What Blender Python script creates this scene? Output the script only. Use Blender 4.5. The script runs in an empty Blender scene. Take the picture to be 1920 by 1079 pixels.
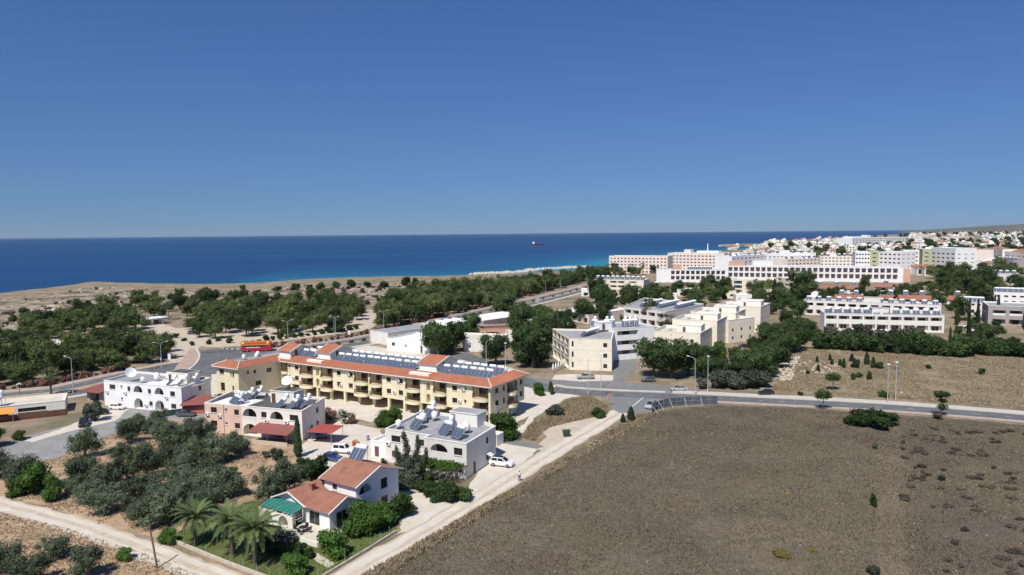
import bpy, bmesh, math, random
import numpy as np
from mathutils import Vector, Matrix, noise as mnoise
from mathutils.geometry import tessellate_polygon
rnd = random.Random(7)
SC = bpy.context.scene
C = SC.collection
R = math.radians

# ------------------------------------------------------------------ camera
FPX, HCAM = 1321.0, 42.0
TH, RO = math.atan(102.3/FPX), R(0.52)
_f = np.array([0, math.cos(TH), -math.sin(TH)]); _r0 = np.array([1., 0, 0]); _u0 = np.array([0, math.sin(TH), math.cos(TH)])
_r = math.cos(RO)*_r0-math.sin(RO)*_u0; _u = math.sin(RO)*_r0+math.cos(RO)*_u0
cd = bpy.data.cameras.new('camera'); cam = bpy.data.objects.new('camera', cd); C.objects.link(cam)
cd.sensor_width = 36; cd.lens = 36*FPX/1920; cd.clip_start = 0.5; cd.clip_end = 120000
cam.matrix_world = Matrix(((_r[0], _u[0], -_f[0], 0), (_r[1], _u[1], -_f[1], 0), (_r[2], _u[2], -_f[2], HCAM), (0, 0, 0, 1)))
SC.camera = cam

# ------------------------------------------------------------------ sky, sun, exposure
SUN_EL, SUN_AZ = 55.0, 205.0     # compass style: 0 = +Y, clockwise; the sun stands behind the camera and a little to its left
w = bpy.data.worlds.new('World'); SC.world = w; w.use_nodes = True
nt = w.node_tree; bg = nt.nodes['Background']
sky = nt.nodes.new('ShaderNodeTexSky'); sky.sky_type = 'NISHITA'; sky.sun_disc = False
sky.sun_elevation = R(SUN_EL); sky.sun_rotation = R(SUN_AZ)
sky.altitude = 1500; sky.air_density = 1.7; sky.dust_density = 1.0; sky.ozone_density = 10.0
_tc = nt.nodes.new('ShaderNodeTexCoord'); _va = nt.nodes.new('ShaderNodeVectorMath'); _va.operation = 'ADD'; _va.inputs[1].default_value = (0, 0, 0.065)
_vn = nt.nodes.new('ShaderNodeVectorMath'); _vn.operation = 'NORMALIZE'
nt.links.new(_tc.outputs['Generated'], _va.inputs[0]); nt.links.new(_va.outputs[0], _vn.inputs[0]); nt.links.new(_vn.outputs[0], sky.inputs[0])   # the hazeless horizon of a dry day
_tint = nt.nodes.new('ShaderNodeMix'); _tint.data_type = 'RGBA'; _tint.blend_type = 'MULTIPLY'; _tint.inputs[0].default_value = 1; _tint.inputs[7].default_value = (.71, .865, 1.17, 1)
nt.links.new(sky.outputs[0], _tint.inputs[6]); nt.links.new(_tint.outputs[2], bg.inputs[0]); bg.inputs[1].default_value = 0.061
sd = bpy.data.lights.new('sun', 'SUN'); sd.energy = 4.6; sd.angle = R(0.53); sd.color = (1, 0.945, 0.85)
so = bpy.data.objects.new('sun', sd); C.objects.link(so)
_sv = Vector((math.sin(R(SUN_AZ))*math.cos(R(SUN_EL)), math.cos(R(SUN_AZ))*math.cos(R(SUN_EL)), math.sin(R(SUN_EL))))
so.rotation_euler = (-_sv).to_track_quat('-Z', 'Y').to_euler(); so.location = (0, 0, 300)
vs = SC.view_settings; vs.view_transform = 'Standard'; vs.look = 'None'; vs.exposure = 0.22; vs.gamma = 1; vs.use_curve_mapping = False

# ------------------------------------------------------------------ measuring helpers
def G(px, py, z=0.0):
    """the place on the level z that the photograph shows at this pixel"""
    d = _f+_r*(px-960)/FPX-_u*(py-539.5)/FPX
    t = (z-HCAM)/d[2]
    return Vector((d[0]*t, d[1]*t))
def GW(pts, z=0.0): return [G(x, y, z) for x, y in pts]

# ------------------------------------------------------------------ object helpers
def tag(o, label=None, cat=None, group=None, kind=None):
    if label: o['label'] = label
    if cat: o['category'] = cat
    if group: o['group'] = group
    if kind: o['kind'] = kind
    return o
def empty(name, loc=(0, 0, 0), rz=0.0, scale=None):
    o = bpy.data.objects.new(name, None); C.objects.link(o)
    o.location = loc if len(loc) == 3 else (loc[0], loc[1], 0); o.rotation_euler = (0, 0, rz)
    o.empty_display_size = 0.3
    if scale: o.scale = scale if hasattr(scale, '__len__') else (scale,)*3
    return o
def inst(name, me, parent=None, loc=(0, 0, 0), rot=(0, 0, 0), scale=None):
    o = bpy.data.objects.new(name, me); C.objects.link(o); o.parent = parent
    o.location = loc; o.rotation_euler = rot
    if scale: o.scale = scale if hasattr(scale, '__len__') else (scale,)*3
    return o
KIDS = {}
def copy_tree(o, parent=None):
    c = o.copy(); C.objects.link(c); c.parent = parent
    for ch in list(o.children): copy_tree(ch, c)
    return c
def put(proto, used, loc, rz=0.0, scale=None, label=None, group=None, cat=None):
    """first use moves the prototype itself, later uses copy it with its parts"""
    if proto.name in used: o = copy_tree(proto)
    else: o = proto; used.add(proto.name)
    o.location = loc if len(loc) == 3 else (loc[0], loc[1], 0); o.rotation_euler = (0, 0, rz)
    if scale: o.scale = scale if hasattr(scale, '__len__') else (scale,)*3
    if label: o['label'] = label
    if group: o['group'] = group
    if cat: o['category'] = cat
    return o
USED = set()

class MB:
    """collects faces for one mesh; every face carries a material slot"""
    def __init__(s): s.v = []; s.f = []; s.m = []; s.sm = []
    def add(s, vs, fs, m=0, smooth=False):
        b = len(s.v); s.v += [tuple(p) for p in vs]
        for q in fs: s.f.append([b+i for i in q]); s.m.append(m); s.sm.append(smooth)
    def quad(s, a, b, c, d, m=0): s.add([a, b, c, d], [(0, 1, 2, 3)], m)
    def box(s, x0, x1, y0, y1, z0, z1, m=0, M=None):
        vs = [(x, y, z) for z in (z0, z1) for x, y in ((x0, y0), (x1, y0), (x1, y1), (x0, y1))]
        if M: vs = [M @ Vector(p) for p in vs]
        s.add(vs, [(3, 2, 1, 0), (4, 5, 6, 7), (0, 1, 5, 4), (1, 2, 6, 5), (2, 3, 7, 6), (3, 0, 4, 7)], m)
    def prism(s, poly, z0, z1, m=0, top=True, bottom=True):
        n = len(poly); vs = [(p[0], p[1], z0) for p in poly]+[(p[0], p[1], z1) for p in poly]
        fs = [(i, (i+1) % n, n+(i+1) % n, n+i) for i in range(n)]
        s.add(vs, fs, m)
        tri = tessellate_polygon([[Vector((p[0], p[1], 0)) for p in poly]])
        if top: s.add([(p[0], p[1], z1) for p in poly], [up(t, poly) for t in tri], m)
        if bottom: s.add([(p[0], p[1], z0) for p in poly], [up(t, poly)[::-1] for t in tri], m)
    def tube(s, p0, p1, r0, r1=None, n=8, m=0, caps=True, smooth=True):
        p0, p1 = Vector(p0), Vector(p1); r1 = r0 if r1 is None else r1
        q = (p1-p0).to_track_quat('Z', 'Y').to_matrix()
        vs = []
        for c, r in ((p0, r0), (p1, r1)):
            for i in range(n):
                a = 2*math.pi*i/n; vs.append(c+q @ Vector((r*math.cos(a), r*math.sin(a), 0)))
        s.add(vs, [(i, (i+1) % n, n+(i+1) % n, n+i) for i in range(n)], m, smooth)
        if caps:
            s.add(vs[:n], [tuple(range(n))[::-1]], m); s.add(vs[n:], [tuple(range(n))], m)
    def path(s, pts, rs, n=6, m=0):
        for i in range(len(pts)-1): s.tube(pts[i], pts[i+1], rs[i], rs[i+1], n, m, caps=(i in (0, len(pts)-2)))
    def lathe(s, prof, n=12, m=0, M=None, smooth=True):
        vs = []
        for r, z in prof:
            for i in range(n):
                a = 2*math.pi*i/n; p = Vector((r*math.cos(a), r*math.sin(a), z)); vs.append(M @ p if M else p)
        fs = [(k*n+i, k*n+(i+1) % n, (k+1)*n+(i+1) % n, (k+1)*n+i) for k in range(len(prof)-1) for i in range(n)]
        s.add(vs, fs, m, smooth)
    def mesh(s, name, mats):
        me = bpy.data.meshes.new(name); me.from_pydata(s.v, [], s.f)
        for x in (mats if isinstance(mats, (list, tuple)) else [mats]): me.materials.append(x)
        me.polygons.foreach_set('material_index', s.m); me.polygons.foreach_set('use_smooth', s.sm)
        me.update(); return me
    def build(s, name, mats, parent=None, loc=(0, 0, 0), rot=(0, 0, 0)):
        return inst(name, s.mesh(name, mats), parent, loc, rot)
def up(t, poly):
    a, b, c = [poly[i] for i in t]
    return t if (b[0]-a[0])*(c[1]-a[1])-(b[1]-a[1])*(c[0]-a[0]) > 0 else t[::-1]
def fast_mesh(name, V, k, mat):
    """V: (n*k,3) array of loose k-gons"""
    n = len(V)//k; me = bpy.data.meshes.new(name)
    me.vertices.add(len(V)); me.vertices.foreach_set('co', np.asarray(V, np.float32).ravel())
    me.loops.add(n*k); me.loops.foreach_set('vertex_index', np.arange(n*k, dtype=np.int32))
    me.polygons.add(n); me.polygons.foreach_set('loop_start', np.arange(0, n*k, k, dtype=np.int32))
    if mat: me.materials.append(mat)
    me.update(calc_edges=True); return me
def inset(poly, d):
    """move the edges of a counter-clockwise polygon inwards by d"""
    out = []; n = len(poly)
    for i in range(n):
        a, b, c = [Vector(poly[j % n][:2]) for j in (i-1, i, i+1)]
        e1, e2 = (b-a).normalized(), (c-b).normalized()
        n1, n2 = Vector((-e1.y, e1.x)), Vector((-e2.y, e2.x))
        k = 1+n1.dot(n2)
        out.append(b+(n1+n2)*(d/max(k, 0.3)))
    return out
def ccw(poly):
    a = sum(poly[i-1][0]*poly[i][1]-poly[i][0]*poly[i-1][1] for i in range(len(poly)))
    return poly if a > 0 else poly[::-1]
def inpoly(X, Y, poly):
    c = np.zeros(len(X), bool); n = len(poly)
    for i in range(n):
        x0, y0 = poly[i-1][:2]; x1, y1 = poly[i][:2]
        cond = ((y0 > Y) != (y1 > Y)) & (X < (x1-x0)*(Y-y0)/((y1-y0) or 1e-9)+x0)
        c ^= cond
    return c
def scatter(poly, n, seed):
    g = np.random.default_rng(seed); xs = [p[0] for p in poly]; ys = [p[1] for p in poly]
    X = np.zeros(0); Y = np.zeros(0)
    while len(X) < n:
        x = g.uniform(min(xs), max(xs), n*2); y = g.uniform(min(ys), max(ys), n*2); k = inpoly(x, y, poly)
        X = np.concatenate([X, x[k]]); Y = np.concatenate([Y, y[k]])
    return X[:n], Y[:n]

# ------------------------------------------------------------------ materials
def srgb(h):
    h = h.lstrip('#'); c = [int(h[i:i+2], 16)/255 for i in (0, 2, 4)]
    return tuple(x/12.92 if x <= .04045 else ((x+.055)/1.055)**2.4 for x in c)
def new_mat(name):
    m = bpy.data.materials.new(name); m.use_nodes = True
    return m, m.node_tree, m.node_tree.nodes['Principled BSDF']
def mix(nt, fac, a, b, typ='MIX'):
    n = nt.nodes.new('ShaderNodeMix'); n.data_type = 'RGBA'; n.blend_type = typ
    for sock, val in ((0, fac), (6, a), (7, b)):
        if hasattr(val, 'is_linked'): nt.links.new(val, n.inputs[sock])
        else: n.inputs[sock].default_value = val if sock == 0 else (*val[:3], 1)
    return n.outputs[2]
def noise_tex(nt, scale, detail=4, rough=.6, coord=None, stretch=None):
    n = nt.nodes.new('ShaderNodeTexNoise'); n.inputs['Scale'].default_value = scale; n.inputs['Detail'].default_value = detail; n.inputs['Roughness'].default_value = rough
    if coord is None:
        g = nt.nodes.new('ShaderNodeNewGeometry'); coord = g.outputs['Position']
    if stretch:
        mp = nt.nodes.new('ShaderNodeMapping'); mp.inputs['Scale'].default_value = stretch; nt.links.new(coord, mp.inputs[0]); coord = mp.outputs[0]
    nt.links.new(coord, n.inputs['Vector']); return n.outputs['Fac']
def ramp(nt, src, a, b):
    n = nt.nodes.new('ShaderNodeMapRange'); n.inputs[1].default_value = a; n.inputs[2].default_value = b; n.clamp = True
    nt.links.new(src, n.inputs[0]); return n.outputs[0]
def surf(name, layers, rough=.9, bump=None, spec=.3, metallic=0.0):
    """layers: first a colour, then (colour, noise scale, low, high[, stretch]) painted over it where the noise is high"""
    m, nt, b = new_mat(name); col = layers[0]
    for i, L in enumerate(layers[1:]):
        s = noise_tex(nt, L[1], 5, .65, stretch=L[4] if len(L) > 4 else None); col = mix(nt, ramp(nt, s, L[2], L[3]), col, L[0])
    if hasattr(col, 'is_linked'): nt.links.new(col, b.inputs['Base Color'])
    else: b.inputs['Base Color'].default_value = (*col, 1)
    b.inputs['Roughness'].default_value = rough; b.inputs['Specular IOR Level'].default_value = spec; b.inputs['Metallic'].default_value = metallic
    if bump:
        s = noise_tex(nt, bump[0], 6, .7); bn = nt.nodes.new('ShaderNodeBump'); bn.inputs['Strength'].default_value = bump[1]; bn.inputs['Distance'].default_value = bump[2] if len(bump) > 2 else .1
        nt.links.new(s, bn.inputs['Height']); nt.links.new(bn.outputs[0], b.inputs['Normal'])
    return m
def leafmat(name, a, b2, c=None, trans=.36):
    """every leaf face has its own tint; every tree too"""
    m, nt, b = new_mat(name)
    g = nt.nodes.new('ShaderNodeNewGeometry'); oi = nt.nodes.new('ShaderNodeObjectInfo')
    col = mix(nt, g.outputs['Random Per Island'], a, b2)
    if c: col = mix(nt, ramp(nt, oi.outputs['Random'], .35, 1.), col, c)
    hs = nt.nodes.new('ShaderNodeHueSaturation'); nt.links.new(col, hs.inputs['Color'])
    mr = nt.nodes.new('ShaderNodeMapRange'); mr.inputs[3].default_value = .62; mr.inputs[4].default_value = 1.42
    nt.links.new(oi.outputs['Random'], mr.inputs[0]); nt.links.new(mr.outputs[0], hs.inputs['Value'])
    nt.links.new(hs.outputs[0], b.inputs['Base Color']); b.inputs['Roughness'].default_value = .65; b.inputs['Specular IOR Level'].default_value = .25
    tr = nt.nodes.new('ShaderNodeBsdfTranslucent'); nt.links.new(hs.outputs[0], tr.inputs[0])
    ms = nt.nodes.new('ShaderNodeMixShader'); ms.inputs[0].default_value = trans
    nt.links.new(b.outputs[0], ms.inputs[1]); nt.links.new(tr.outputs[0], ms.inputs[2])
    nt.links.new(ms.outputs[0], nt.nodes['Material Output'].inputs[0]); return m
def wallmat(name, col, stain=(.25, .22, .19), amt=.35):
    """painted render with rain streaks and blotches"""
    m, nt, b = new_mat(name)
    s1 = noise_tex(nt, 1.0, 5, .6, stretch=(1.6, 1.6, .12)); s2 = noise_tex(nt, .35, 4, .6)
    c = mix(nt, ramp(nt, s2, .45, .75), col, tuple(x*.86 for x in col))
    k = nt.nodes.new('ShaderNodeMath'); k.operation = 'MULTIPLY'; nt.links.new(ramp(nt, s1, .56, .8), k.inputs[0]); k.inputs[1].default_value = amt
    c = mix(nt, k.outputs[0], c, tuple(x*.55+y*.2 for x, y in zip(col, stain)))
    nt.links.new(c, b.inputs['Base Color']); b.inputs['Roughness'].default_value = .9; b.inputs['Specular IOR Level'].default_value = .2
    s3 = noise_tex(nt, 6, 4, .7); bn = nt.nodes.new('ShaderNodeBump'); bn.inputs['Strength'].default_value = .15; bn.inputs['Distance'].default_value = .05
    nt.links.new(s3, bn.inputs['Height']); nt.links.new(bn.outputs[0], b.inputs['Normal']); return m
def gloss(name, col, rough=.3, metallic=0.0, coat=0.0, spec=.5):
    m, nt, b = new_mat(name); b.inputs['Base Color'].default_value = (*col, 1); b.inputs['Roughness'].default_value = rough
    b.inputs['Metallic'].default_value = metallic; b.inputs['Coat Weight'].default_value = coat; b.inputs['Specular IOR Level'].default_value = spec; return m

M = {}
M['soil'] = surf('soil', [(.26, .195, .135), ((.34, .27, .195), .25, .45, .65), ((.15, .135, .08), .06, .45, .62), ((.13, .12, .065), 1.3, .54, .7)], bump=(3, .5, .15))
M['grove'] = surf('grove_soil', [(.37, .245, .155), ((.44, .32, .22), .3, .42, .62), ((.22, .18, .11), .16, .52, .7), ((.19, .165, .09), 1.6, .58, .72)], bump=(3, .5, .15))
M['field'] = surf('dry_field', [(.132, .106, .078), ((.182, .150, .108), .035, .42, .58), ((.098, .080, .062), .09, .5, .62), ((.125, .110, .065), .03, .5, .66), ((.085, .068, .055), .5, .48, .66), ((.175, .14, .105), .28, .54, .7), ((.12, .08, .058), .09, .56, .7), ((.36, .33, .29), 2.6, .64, .73)], bump=(2.5, .6, .25))
M['field3'] = surf('field_edge', [(.158, .128, .09), ((.19, .158, .112), .2, .4, .62), ((.15, .125, .09), .6, .52, .7)], bump=(2.5, .5, .2))
M['field4'] = surf('ploughed_field', [(.108, .086, .065), ((.135, .110, .084), .06, .42, .62), ((.092, .076, .06), .3, .5, .68), ((.13, .118, .075), .04, .5, .66)], bump=(2.5, .6, .2))
M['field2'] = surf('stubble_field', [(.225, .175, .112), ((.275, .222, .145), .10, .4, .6), ((.17, .132, .09), .5, .5, .7), ((.17, .145, .085), .06, .56, .7)], bump=(2.0, .6, .2))
M['rockland'] = surf('coastal_rock', [(.30, .235, .175), ((.40, .325, .245), .05, .42, .6), ((.14, .11, .082), .16, .48, .62), ((.105, .10, .062), .03, .47, .6), ((.085, .08, .05), .3, .56, .66), ((.44, .38, .31), .6, .62, .72)], bump=(.8, .8, .6))
M['track'] = surf('dirt_track', [(.45, .375, .29), ((.52, .45, .365), .35, .42, .62), ((.36, .29, .215), .8, .55, .75)], bump=(5, .3, .06))
M['concrete'] = surf('pale_concrete', [(.53, .475, .40), ((.60, .555, .485), .3, .4, .65), ((.40, .35, .29), .7, .58, .78)], bump=(6, .2, .04))
M['gravel'] = surf('grey_gravel', [(.235, .23, .225), ((.30, .295, .285), .3, .4, .65), ((.18, .175, .17), 1.2, .52, .75)], bump=(9, .4, .05))
M['asphalt'] = surf('asphalt', [(.115, .12, .125), ((.15, .153, .155), .15, .4, .65), ((.085, .087, .09), .5, .52, .72), ((.075, .077, .08), .09, .58, .62)], rough=.85, bump=(12, .2, .03))
M['asphalt2'] = surf('worn_asphalt', [(.175, .178, .178), ((.215, .212, .205), .2, .4, .65), ((.13, .13, .13), .7, .55, .75)], rough=.9, bump=(12, .2, .03))
M['pavement'] = surf('pavement_slabs', [(.46, .42, .36), ((.53, .49, .43), .4, .4, .65), ((.36, .32, .27), .9, .58, .78)])
M['redpave'] = surf('red_pavement', [(.36, .26, .215), ((.43, .34, .285), .5, .4, .65), ((.28, .2, .165), 1.1, .56, .76)])
M['lawn'] = surf('lawn_soil', [(.09, .115, .035), ((.14, .15, .055), .5, .4, .65), ((.19, .15, .085), .9, .56, .75)], bump=(8, .4, .08))
M['kerb'] = surf('kerb_stone', [(.52, .49, .44), ((.42, .39, .34), 1.5, .5, .75)])
M['paint'] = surf('road_paint', [(.68, .68, .66), ((.45, .45, .44), 2.5, .55, .75)], rough=.7)
M['stone'] = surf('pale_stone', [(.48, .42, .34), ((.58, .53, .45), .8, .4, .65), ((.3, .25, .19), 1.7, .55, .75)], bump=(3, .6, .2))
M['white'] = wallmat('white_render', (.80, .80, .79)); M['offwhite'] = wallmat('off_white_render', (.74, .715, .67))
M['cream'] = wallmat('cream_render', (.78, .72, .59)); M['cream2'] = wallmat('pale_cream_render', (.79, .755, .67)); M['yellow'] = wallmat('pale_yellow_render', (.75, .675, .475), amt=.28)
M['pink'] = wallmat('pink_render', (.68, .49, .40)); M['greywall'] = wallmat('weathered_render', (.70, .67, .62), amt=.6); M['grey'] = wallmat('grey_render', (.42, .40, .385))
M['hotelpink'] = wallmat('hotel_pink_render', (.78, .68, .61)); M['sage'] = wallmat('sage_render', (.42, .45, .29)); M['terra'] = wallmat('terracotta_render', (.62, .37, .26))
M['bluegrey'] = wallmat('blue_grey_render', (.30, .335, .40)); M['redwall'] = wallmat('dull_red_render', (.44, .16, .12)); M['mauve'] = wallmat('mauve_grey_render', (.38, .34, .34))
M['bitumen'] = surf('bitumen_roof', [(.075, .075, .078), ((.11, .11, .112), .5, .4, .65), ((.05, .05, .05), 1.2, .55, .75)])
M['roofgrey'] = surf('grey_flat_roof', [(.27, .275, .285), ((.34, .345, .35), .35, .4, .62), ((.19, .185, .18), .8, .55, .72)])
M['roofwhite'] = surf('white_flat_roof', [(.68, .67, .65), ((.75, .745, .73), .3, .4, .65), ((.5, .48, .45), .8, .56, .76)])
M['roofbeige'] = surf('beige_flat_roof', [(.52, .475, .40), ((.6, .56, .49), .3, .4, .65), ((.40, .36, .3), .8, .56, .76)])
M['glass'] = gloss('window_glass', (.022, .026, .03), .08, spec=.6); M['glassblue'] = gloss('blue_glass', (.05, .10, .17), .08, spec=.6)
M['darkin'] = surf('shaded_room', [(.10, .085, .075)]); M['brown'] = surf('brown_joinery', [(.115, .062, .038), ((.16, .09, .06), 3, .45, .7)], rough=.6)
M['alu'] = gloss('aluminium', (.55, .56, .57), .35, .8); M['steel'] = surf('galvanised_steel', [(.45, .47, .48), ((.36, .38, .39), 2, .45, .7)], rough=.45, metallic=.5)
M['whitepaint'] = gloss('white_paint', (.78, .78, .77), .45); M['tank'] = surf('white_tank', [(.82, .82, .81), ((.68, .67, .65), 2.2, .5, .75)], rough=.45)
M['collector'] = gloss('solar_collector', (.065, .088, .13), .18, spec=.9); M['black'] = gloss('black_plastic', (.02, .02, .02), .5)
M['rust'] = surf('rusty_metal', [(.25, .11, .06), ((.14, .07, .045), 3, .45, .7)]); M['redsheet'] = surf('red_sheet', [(.36, .075, .06), ((.28, .065, .055), .7, .45, .7)], rough=.6)
M['redbrown'] = surf('red_brown_sheet', [(.25, .085, .072), ((.19, .075, .065), .7, .45, .7)], rough=.7); M['orange'] = surf('orange_canvas', [(.70, .30, .06), ((.58, .25, .06), .8, .45, .7)])
M['teal'] = surf('teal_sheet', [(.02, .19, .165), ((.03, .24, .205), .9, .4, .65)], rough=.5); M['wood'] = surf('weathered_wood', [(.17, .115, .08), ((.24, .175, .125), 2, .45, .7)])
M['fencewood'] = surf('brown_stained_wood', [(.115, .05, .034), ((.15, .075, .05), 1.5, .45, .7)]); M['bark'] = surf('bark', [(.15, .115, .085), ((.085, .065, .05), 4, .45, .65)], bump=(9, .8, .05))
M['palmbark'] = surf('palm_bark', [(.15, .12, .095), ((.075, .06, .05), 5, .45, .65, (1, 1, 3))], bump=(9, .9, .08))
def tile_mat(name, c1, c2, c3):
    m, nt, b = new_mat(name)
    tc = nt.nodes.new('ShaderNodeTexCoord'); at = nt.nodes.new('ShaderNodeAttribute'); at.attribute_name = 'tile'
    s = noise_tex(nt, .6, 5, .6); s2 = noise_tex(nt, 4.5, 3, .6)
    g = nt.nodes.new('ShaderNodeNewGeometry')
    c = mix(nt, ramp(nt, s, .38, .66), c1, c2); c = mix(nt, ramp(nt, s2, .56, .72), c, c3); c = mix(nt, g.outputs['Random Per Island'], c, mix(nt, .5, c, c2))
    nt.links.new(c, b.inputs['Base Color']); b.inputs['Roughness'].default_value = .85; b.inputs['Specular IOR Level'].default_value = .2; return m
M['tile'] = tile_mat('terracotta_tile', (.37, .135, .078), (.44, .185, .115), (.26, .10, .065))
M['tile2'] = tile_mat('aged_terracotta_tile', (.28, .118, .078), (.35, .175, .122), (.18, .088, .064))
M['olive'] = leafmat('olive_leaf', (.074, .104, .056), (.150, .190, .115), (.105, .14, .08))
M['pine'] = leafmat('pine_needle', (.040, .070, .022), (.095, .138, .045), (.11, .135, .046))
M['acacia'] = leafmat('acacia_leaf', (.043, .078, .022), (.102, .150, .048), (.12, .145, .05))
M['dark'] = leafmat('ficus_leaf', (.032, .060, .020), (.078, .122, .040))
M['citrus'] = leafmat('citrus_leaf', (.045, .100, .018), (.10, .185, .036))
M['hedge'] = leafmat('hedge_leaf', (.030, .062, .018), (.068, .115, .034))
M['cypress'] = leafmat('cypress_leaf', (.020, .040, .016), (.046, .076, .028))
M['grey_leaf'] = leafmat('grey_green_leaf', (.070, .088, .055), (.135, .150, .105))
M['vine'] = leafmat('vine_leaf', (.055, .130, .02), (.12, .23, .04))
M['frond'] = leafmat('palm_frond', (.060, .100, .032), (.145, .19, .075), trans=.15)
M['fan'] = leafmat('fan_palm_leaf', (.055, .08, .03), (.13, .15, .07), trans=.15)
M['fruit'] = leafmat('date_stalk', (.42, .19, .03), (.55, .29, .05), trans=.05)
M['bloomw'] = leafmat('white_bloom', (.62, .58, .52), (.75, .70, .64), trans=.1); M['bloomp'] = leafmat('pink_bloom', (.45, .12, .15), (.58, .24, .26), trans=.1)
M['scrub'] = leafmat('scrub_leaf', (.085, .076, .054), (.145, .126, .09)); M['drygrass'] = None
def grass_mat(name, cols):
    m, nt, b = new_mat(name); g = nt.nodes.new('ShaderNodeNewGeometry')
    s = noise_tex(nt, .04, 5, .65); s2 = noise_tex(nt, .14, 4, .6)
    c = mix(nt, ramp(nt, s, .38, .62), cols[0], cols[1]); c = mix(nt, ramp(nt, s2, .5, .7), c, cols[2])
    c = mix(nt, g.outputs['Random Per Island'], c, mix(nt, .55, c, cols[3]))
    nt.links.new(c, b.inputs['Base Color']); b.inputs['Roughness'].default_value = .9; b.inputs['Specular IOR Level'].default_value = .1; return m
M['drygrass'] = grass_mat('dry_grass', [(.130, .104, .078), (.185, .152, .105), (.102, .082, .064), (.215, .18, .132)])
M['strawgrass'] = grass_mat('straw_grass', [(.235, .185, .118), (.285, .232, .148), (.185, .145, .095), (.335, .28, .185)])
M['greengrass'] = grass_mat('lawn_grass', [(.10, .16, .04), (.15, .19, .06), (.20, .17, .08), (.13, .2, .05)])
# ------------------------------------------------------------------ land, sea, hills
def smooth(pts, n=6):
    P = [Vector(p) for p in pts]; out = []
    for i in range(len(P)-1):
        a, b, c, d = P[max(i-1, 0)], P[i], P[i+1], P[min(i+2, len(P)-1)]
        for k in range(n):
            t = k/n; out.append(0.5*((2*b)+(c-a)*t+(2*a-5*b+4*c-d)*t*t+(3*b-a-3*c+d)*t*t*t))
    out.append(P[-1]); return out
COAST = [(-500, 622), (-200, 583), (0, 558.5), (60, 552), (110, 545), (150, 538.5), (200, 536.5), (300, 540), (400, 541.5), (470, 540), (560, 533), (640, 529), (700, 527), (800, 526), (850, 525), (900, 522.5), (950, 521), (1000, 519), (1060, 514.5), (1100, 510), (1140, 503), (1200, 488), (1280, 480), (1360, 474), (1420, 470.5), (1438, 466.5), (1425, 463), (1345, 462.4), (1345, 461), (1420, 459.5), (1440, 456), (1500, 451.5), (1560, 448), (1600, 446), (1640, 443), (1690, 440), (1720, 438.5)]
coast = GW(COAST, -5)
cfine = []
for i in range(len(coast)-1):
    a, b = coast[i], coast[i+1]; n = max(1, int((b-a).length/12)) if i < 22 else 2
    for k in range(n):
        p = a.lerp(b, k/n); s = min(4.0, (b-a).length*.05) if 0 < k else 0
        cfine.append(p+Vector((mnoise.noise(Vector((p.x*.06, p.y*.06, 1))), mnoise.noise(Vector((p.x*.06, p.y*.06, 7)))))*s*1.5)
cfine.append(coast[-1])
land = ccw([tuple(p) for p in cfine]+[(9500, 14000), (9500, -600), (-1200, -600), (-1200, coast[0].y-60)])
l1, l2 = inset(land, 5), inset(land, 12)
mb = MB(); n = len(land)
zz = [-.9-1.3*abs(mnoise.noise(Vector((p[0]*.05, p[1]*.05, 3)))) for p in l1]
mb.add([(p[0], p[1], -7) for p in land]+[(p[0], p[1], z) for p, z in zip(l1, zz)]+[(p[0], p[1], 0) for p in l2],
       [(k*n+i, k*n+(i+1) % n, (k+1)*n+(i+1) % n, (k+1)*n+i) for k in (0, 1) for i in range(n)], 0)
mb.add([(p[0], p[1], 0) for p in l2], [up(t, l2) for t in tessellate_polygon([[Vector((p[0], p[1], 0)) for p in l2]])], 1)
tag(mb.build('ground', [M['rockland'], M['soil']]), kind='structure')

# the sea: shallow sand shows turquoise near the beach, deep water elsewhere (a property of the bed, stored per vertex)
NA, NR = 200, 150
ang = np.radians(np.linspace(-62, 62, NA)); rad = 260*np.power(45000/260, np.linspace(0, 1, NR)**1.15)
A, Rr = np.meshgrid(ang, rad); X = (Rr*np.sin(A)).ravel(); Y = (Rr*np.cos(A)).ravel()
cpts = np.array([tuple(p) for p in coast[2:26]]); dmin = np.full(len(X), 1e9)
wsh = np.zeros(len(X))
for i in range(len(cpts)-1):
    a, b = cpts[i], cpts[i+1]; ab = b-a; t = np.clip(((X-a[0])*ab[0]+(Y-a[1])*ab[1])/(ab@ab), 0, 1)
    d = np.hypot(X-a[0]-t*ab[0], Y-a[1]-t*ab[1]); k = d < dmin
    dmin[k] = d[k]; wsh[k] = np.clip((i-3)/5., .12, 1)
shal = np.exp(-dmin/160)*wsh
me = bpy.data.meshes.new('sea')
me.from_pydata(np.stack([X, Y, np.full(len(X), -5.)], 1).tolist(), [], [(k*NA+i, k*NA+i+1, (k+1)*NA+i+1, (k+1)*NA+i) for k in range(NR-1) for i in range(NA-1)])
at = me.attributes.new('shallow', 'FLOAT', 'POINT'); at.data.foreach_set('value', shal.astype(np.float32))
m, nt, b = new_mat('sea_water'); an = nt.nodes.new('ShaderNodeAttribute'); an.attribute_name = 'shallow'
s = noise_tex(nt, .0028, 5, .62, stretch=(.35, 1.6, 1)); s2 = noise_tex(nt, .02, 4, .6, stretch=(.4, 1.3, 1))
c = mix(nt, ramp(nt, s, .40, .66), (.004, .034, .105), (.008, .052, .142)); c = mix(nt, ramp(nt, s2, .5, .75), c, (.006, .043, .124))
c = mix(nt, ramp(nt, an.outputs['Fac'], .02, .75), c, (.010, .115, .20)); c = mix(nt, ramp(nt, an.outputs['Fac'], .5, 1.05), c, (.026, .235, .30))
nt.links.new(c, b.inputs['Base Color']); b.inputs['Roughness'].default_value = .35; b.inputs['Specular IOR Level'].default_value = .18
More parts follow.
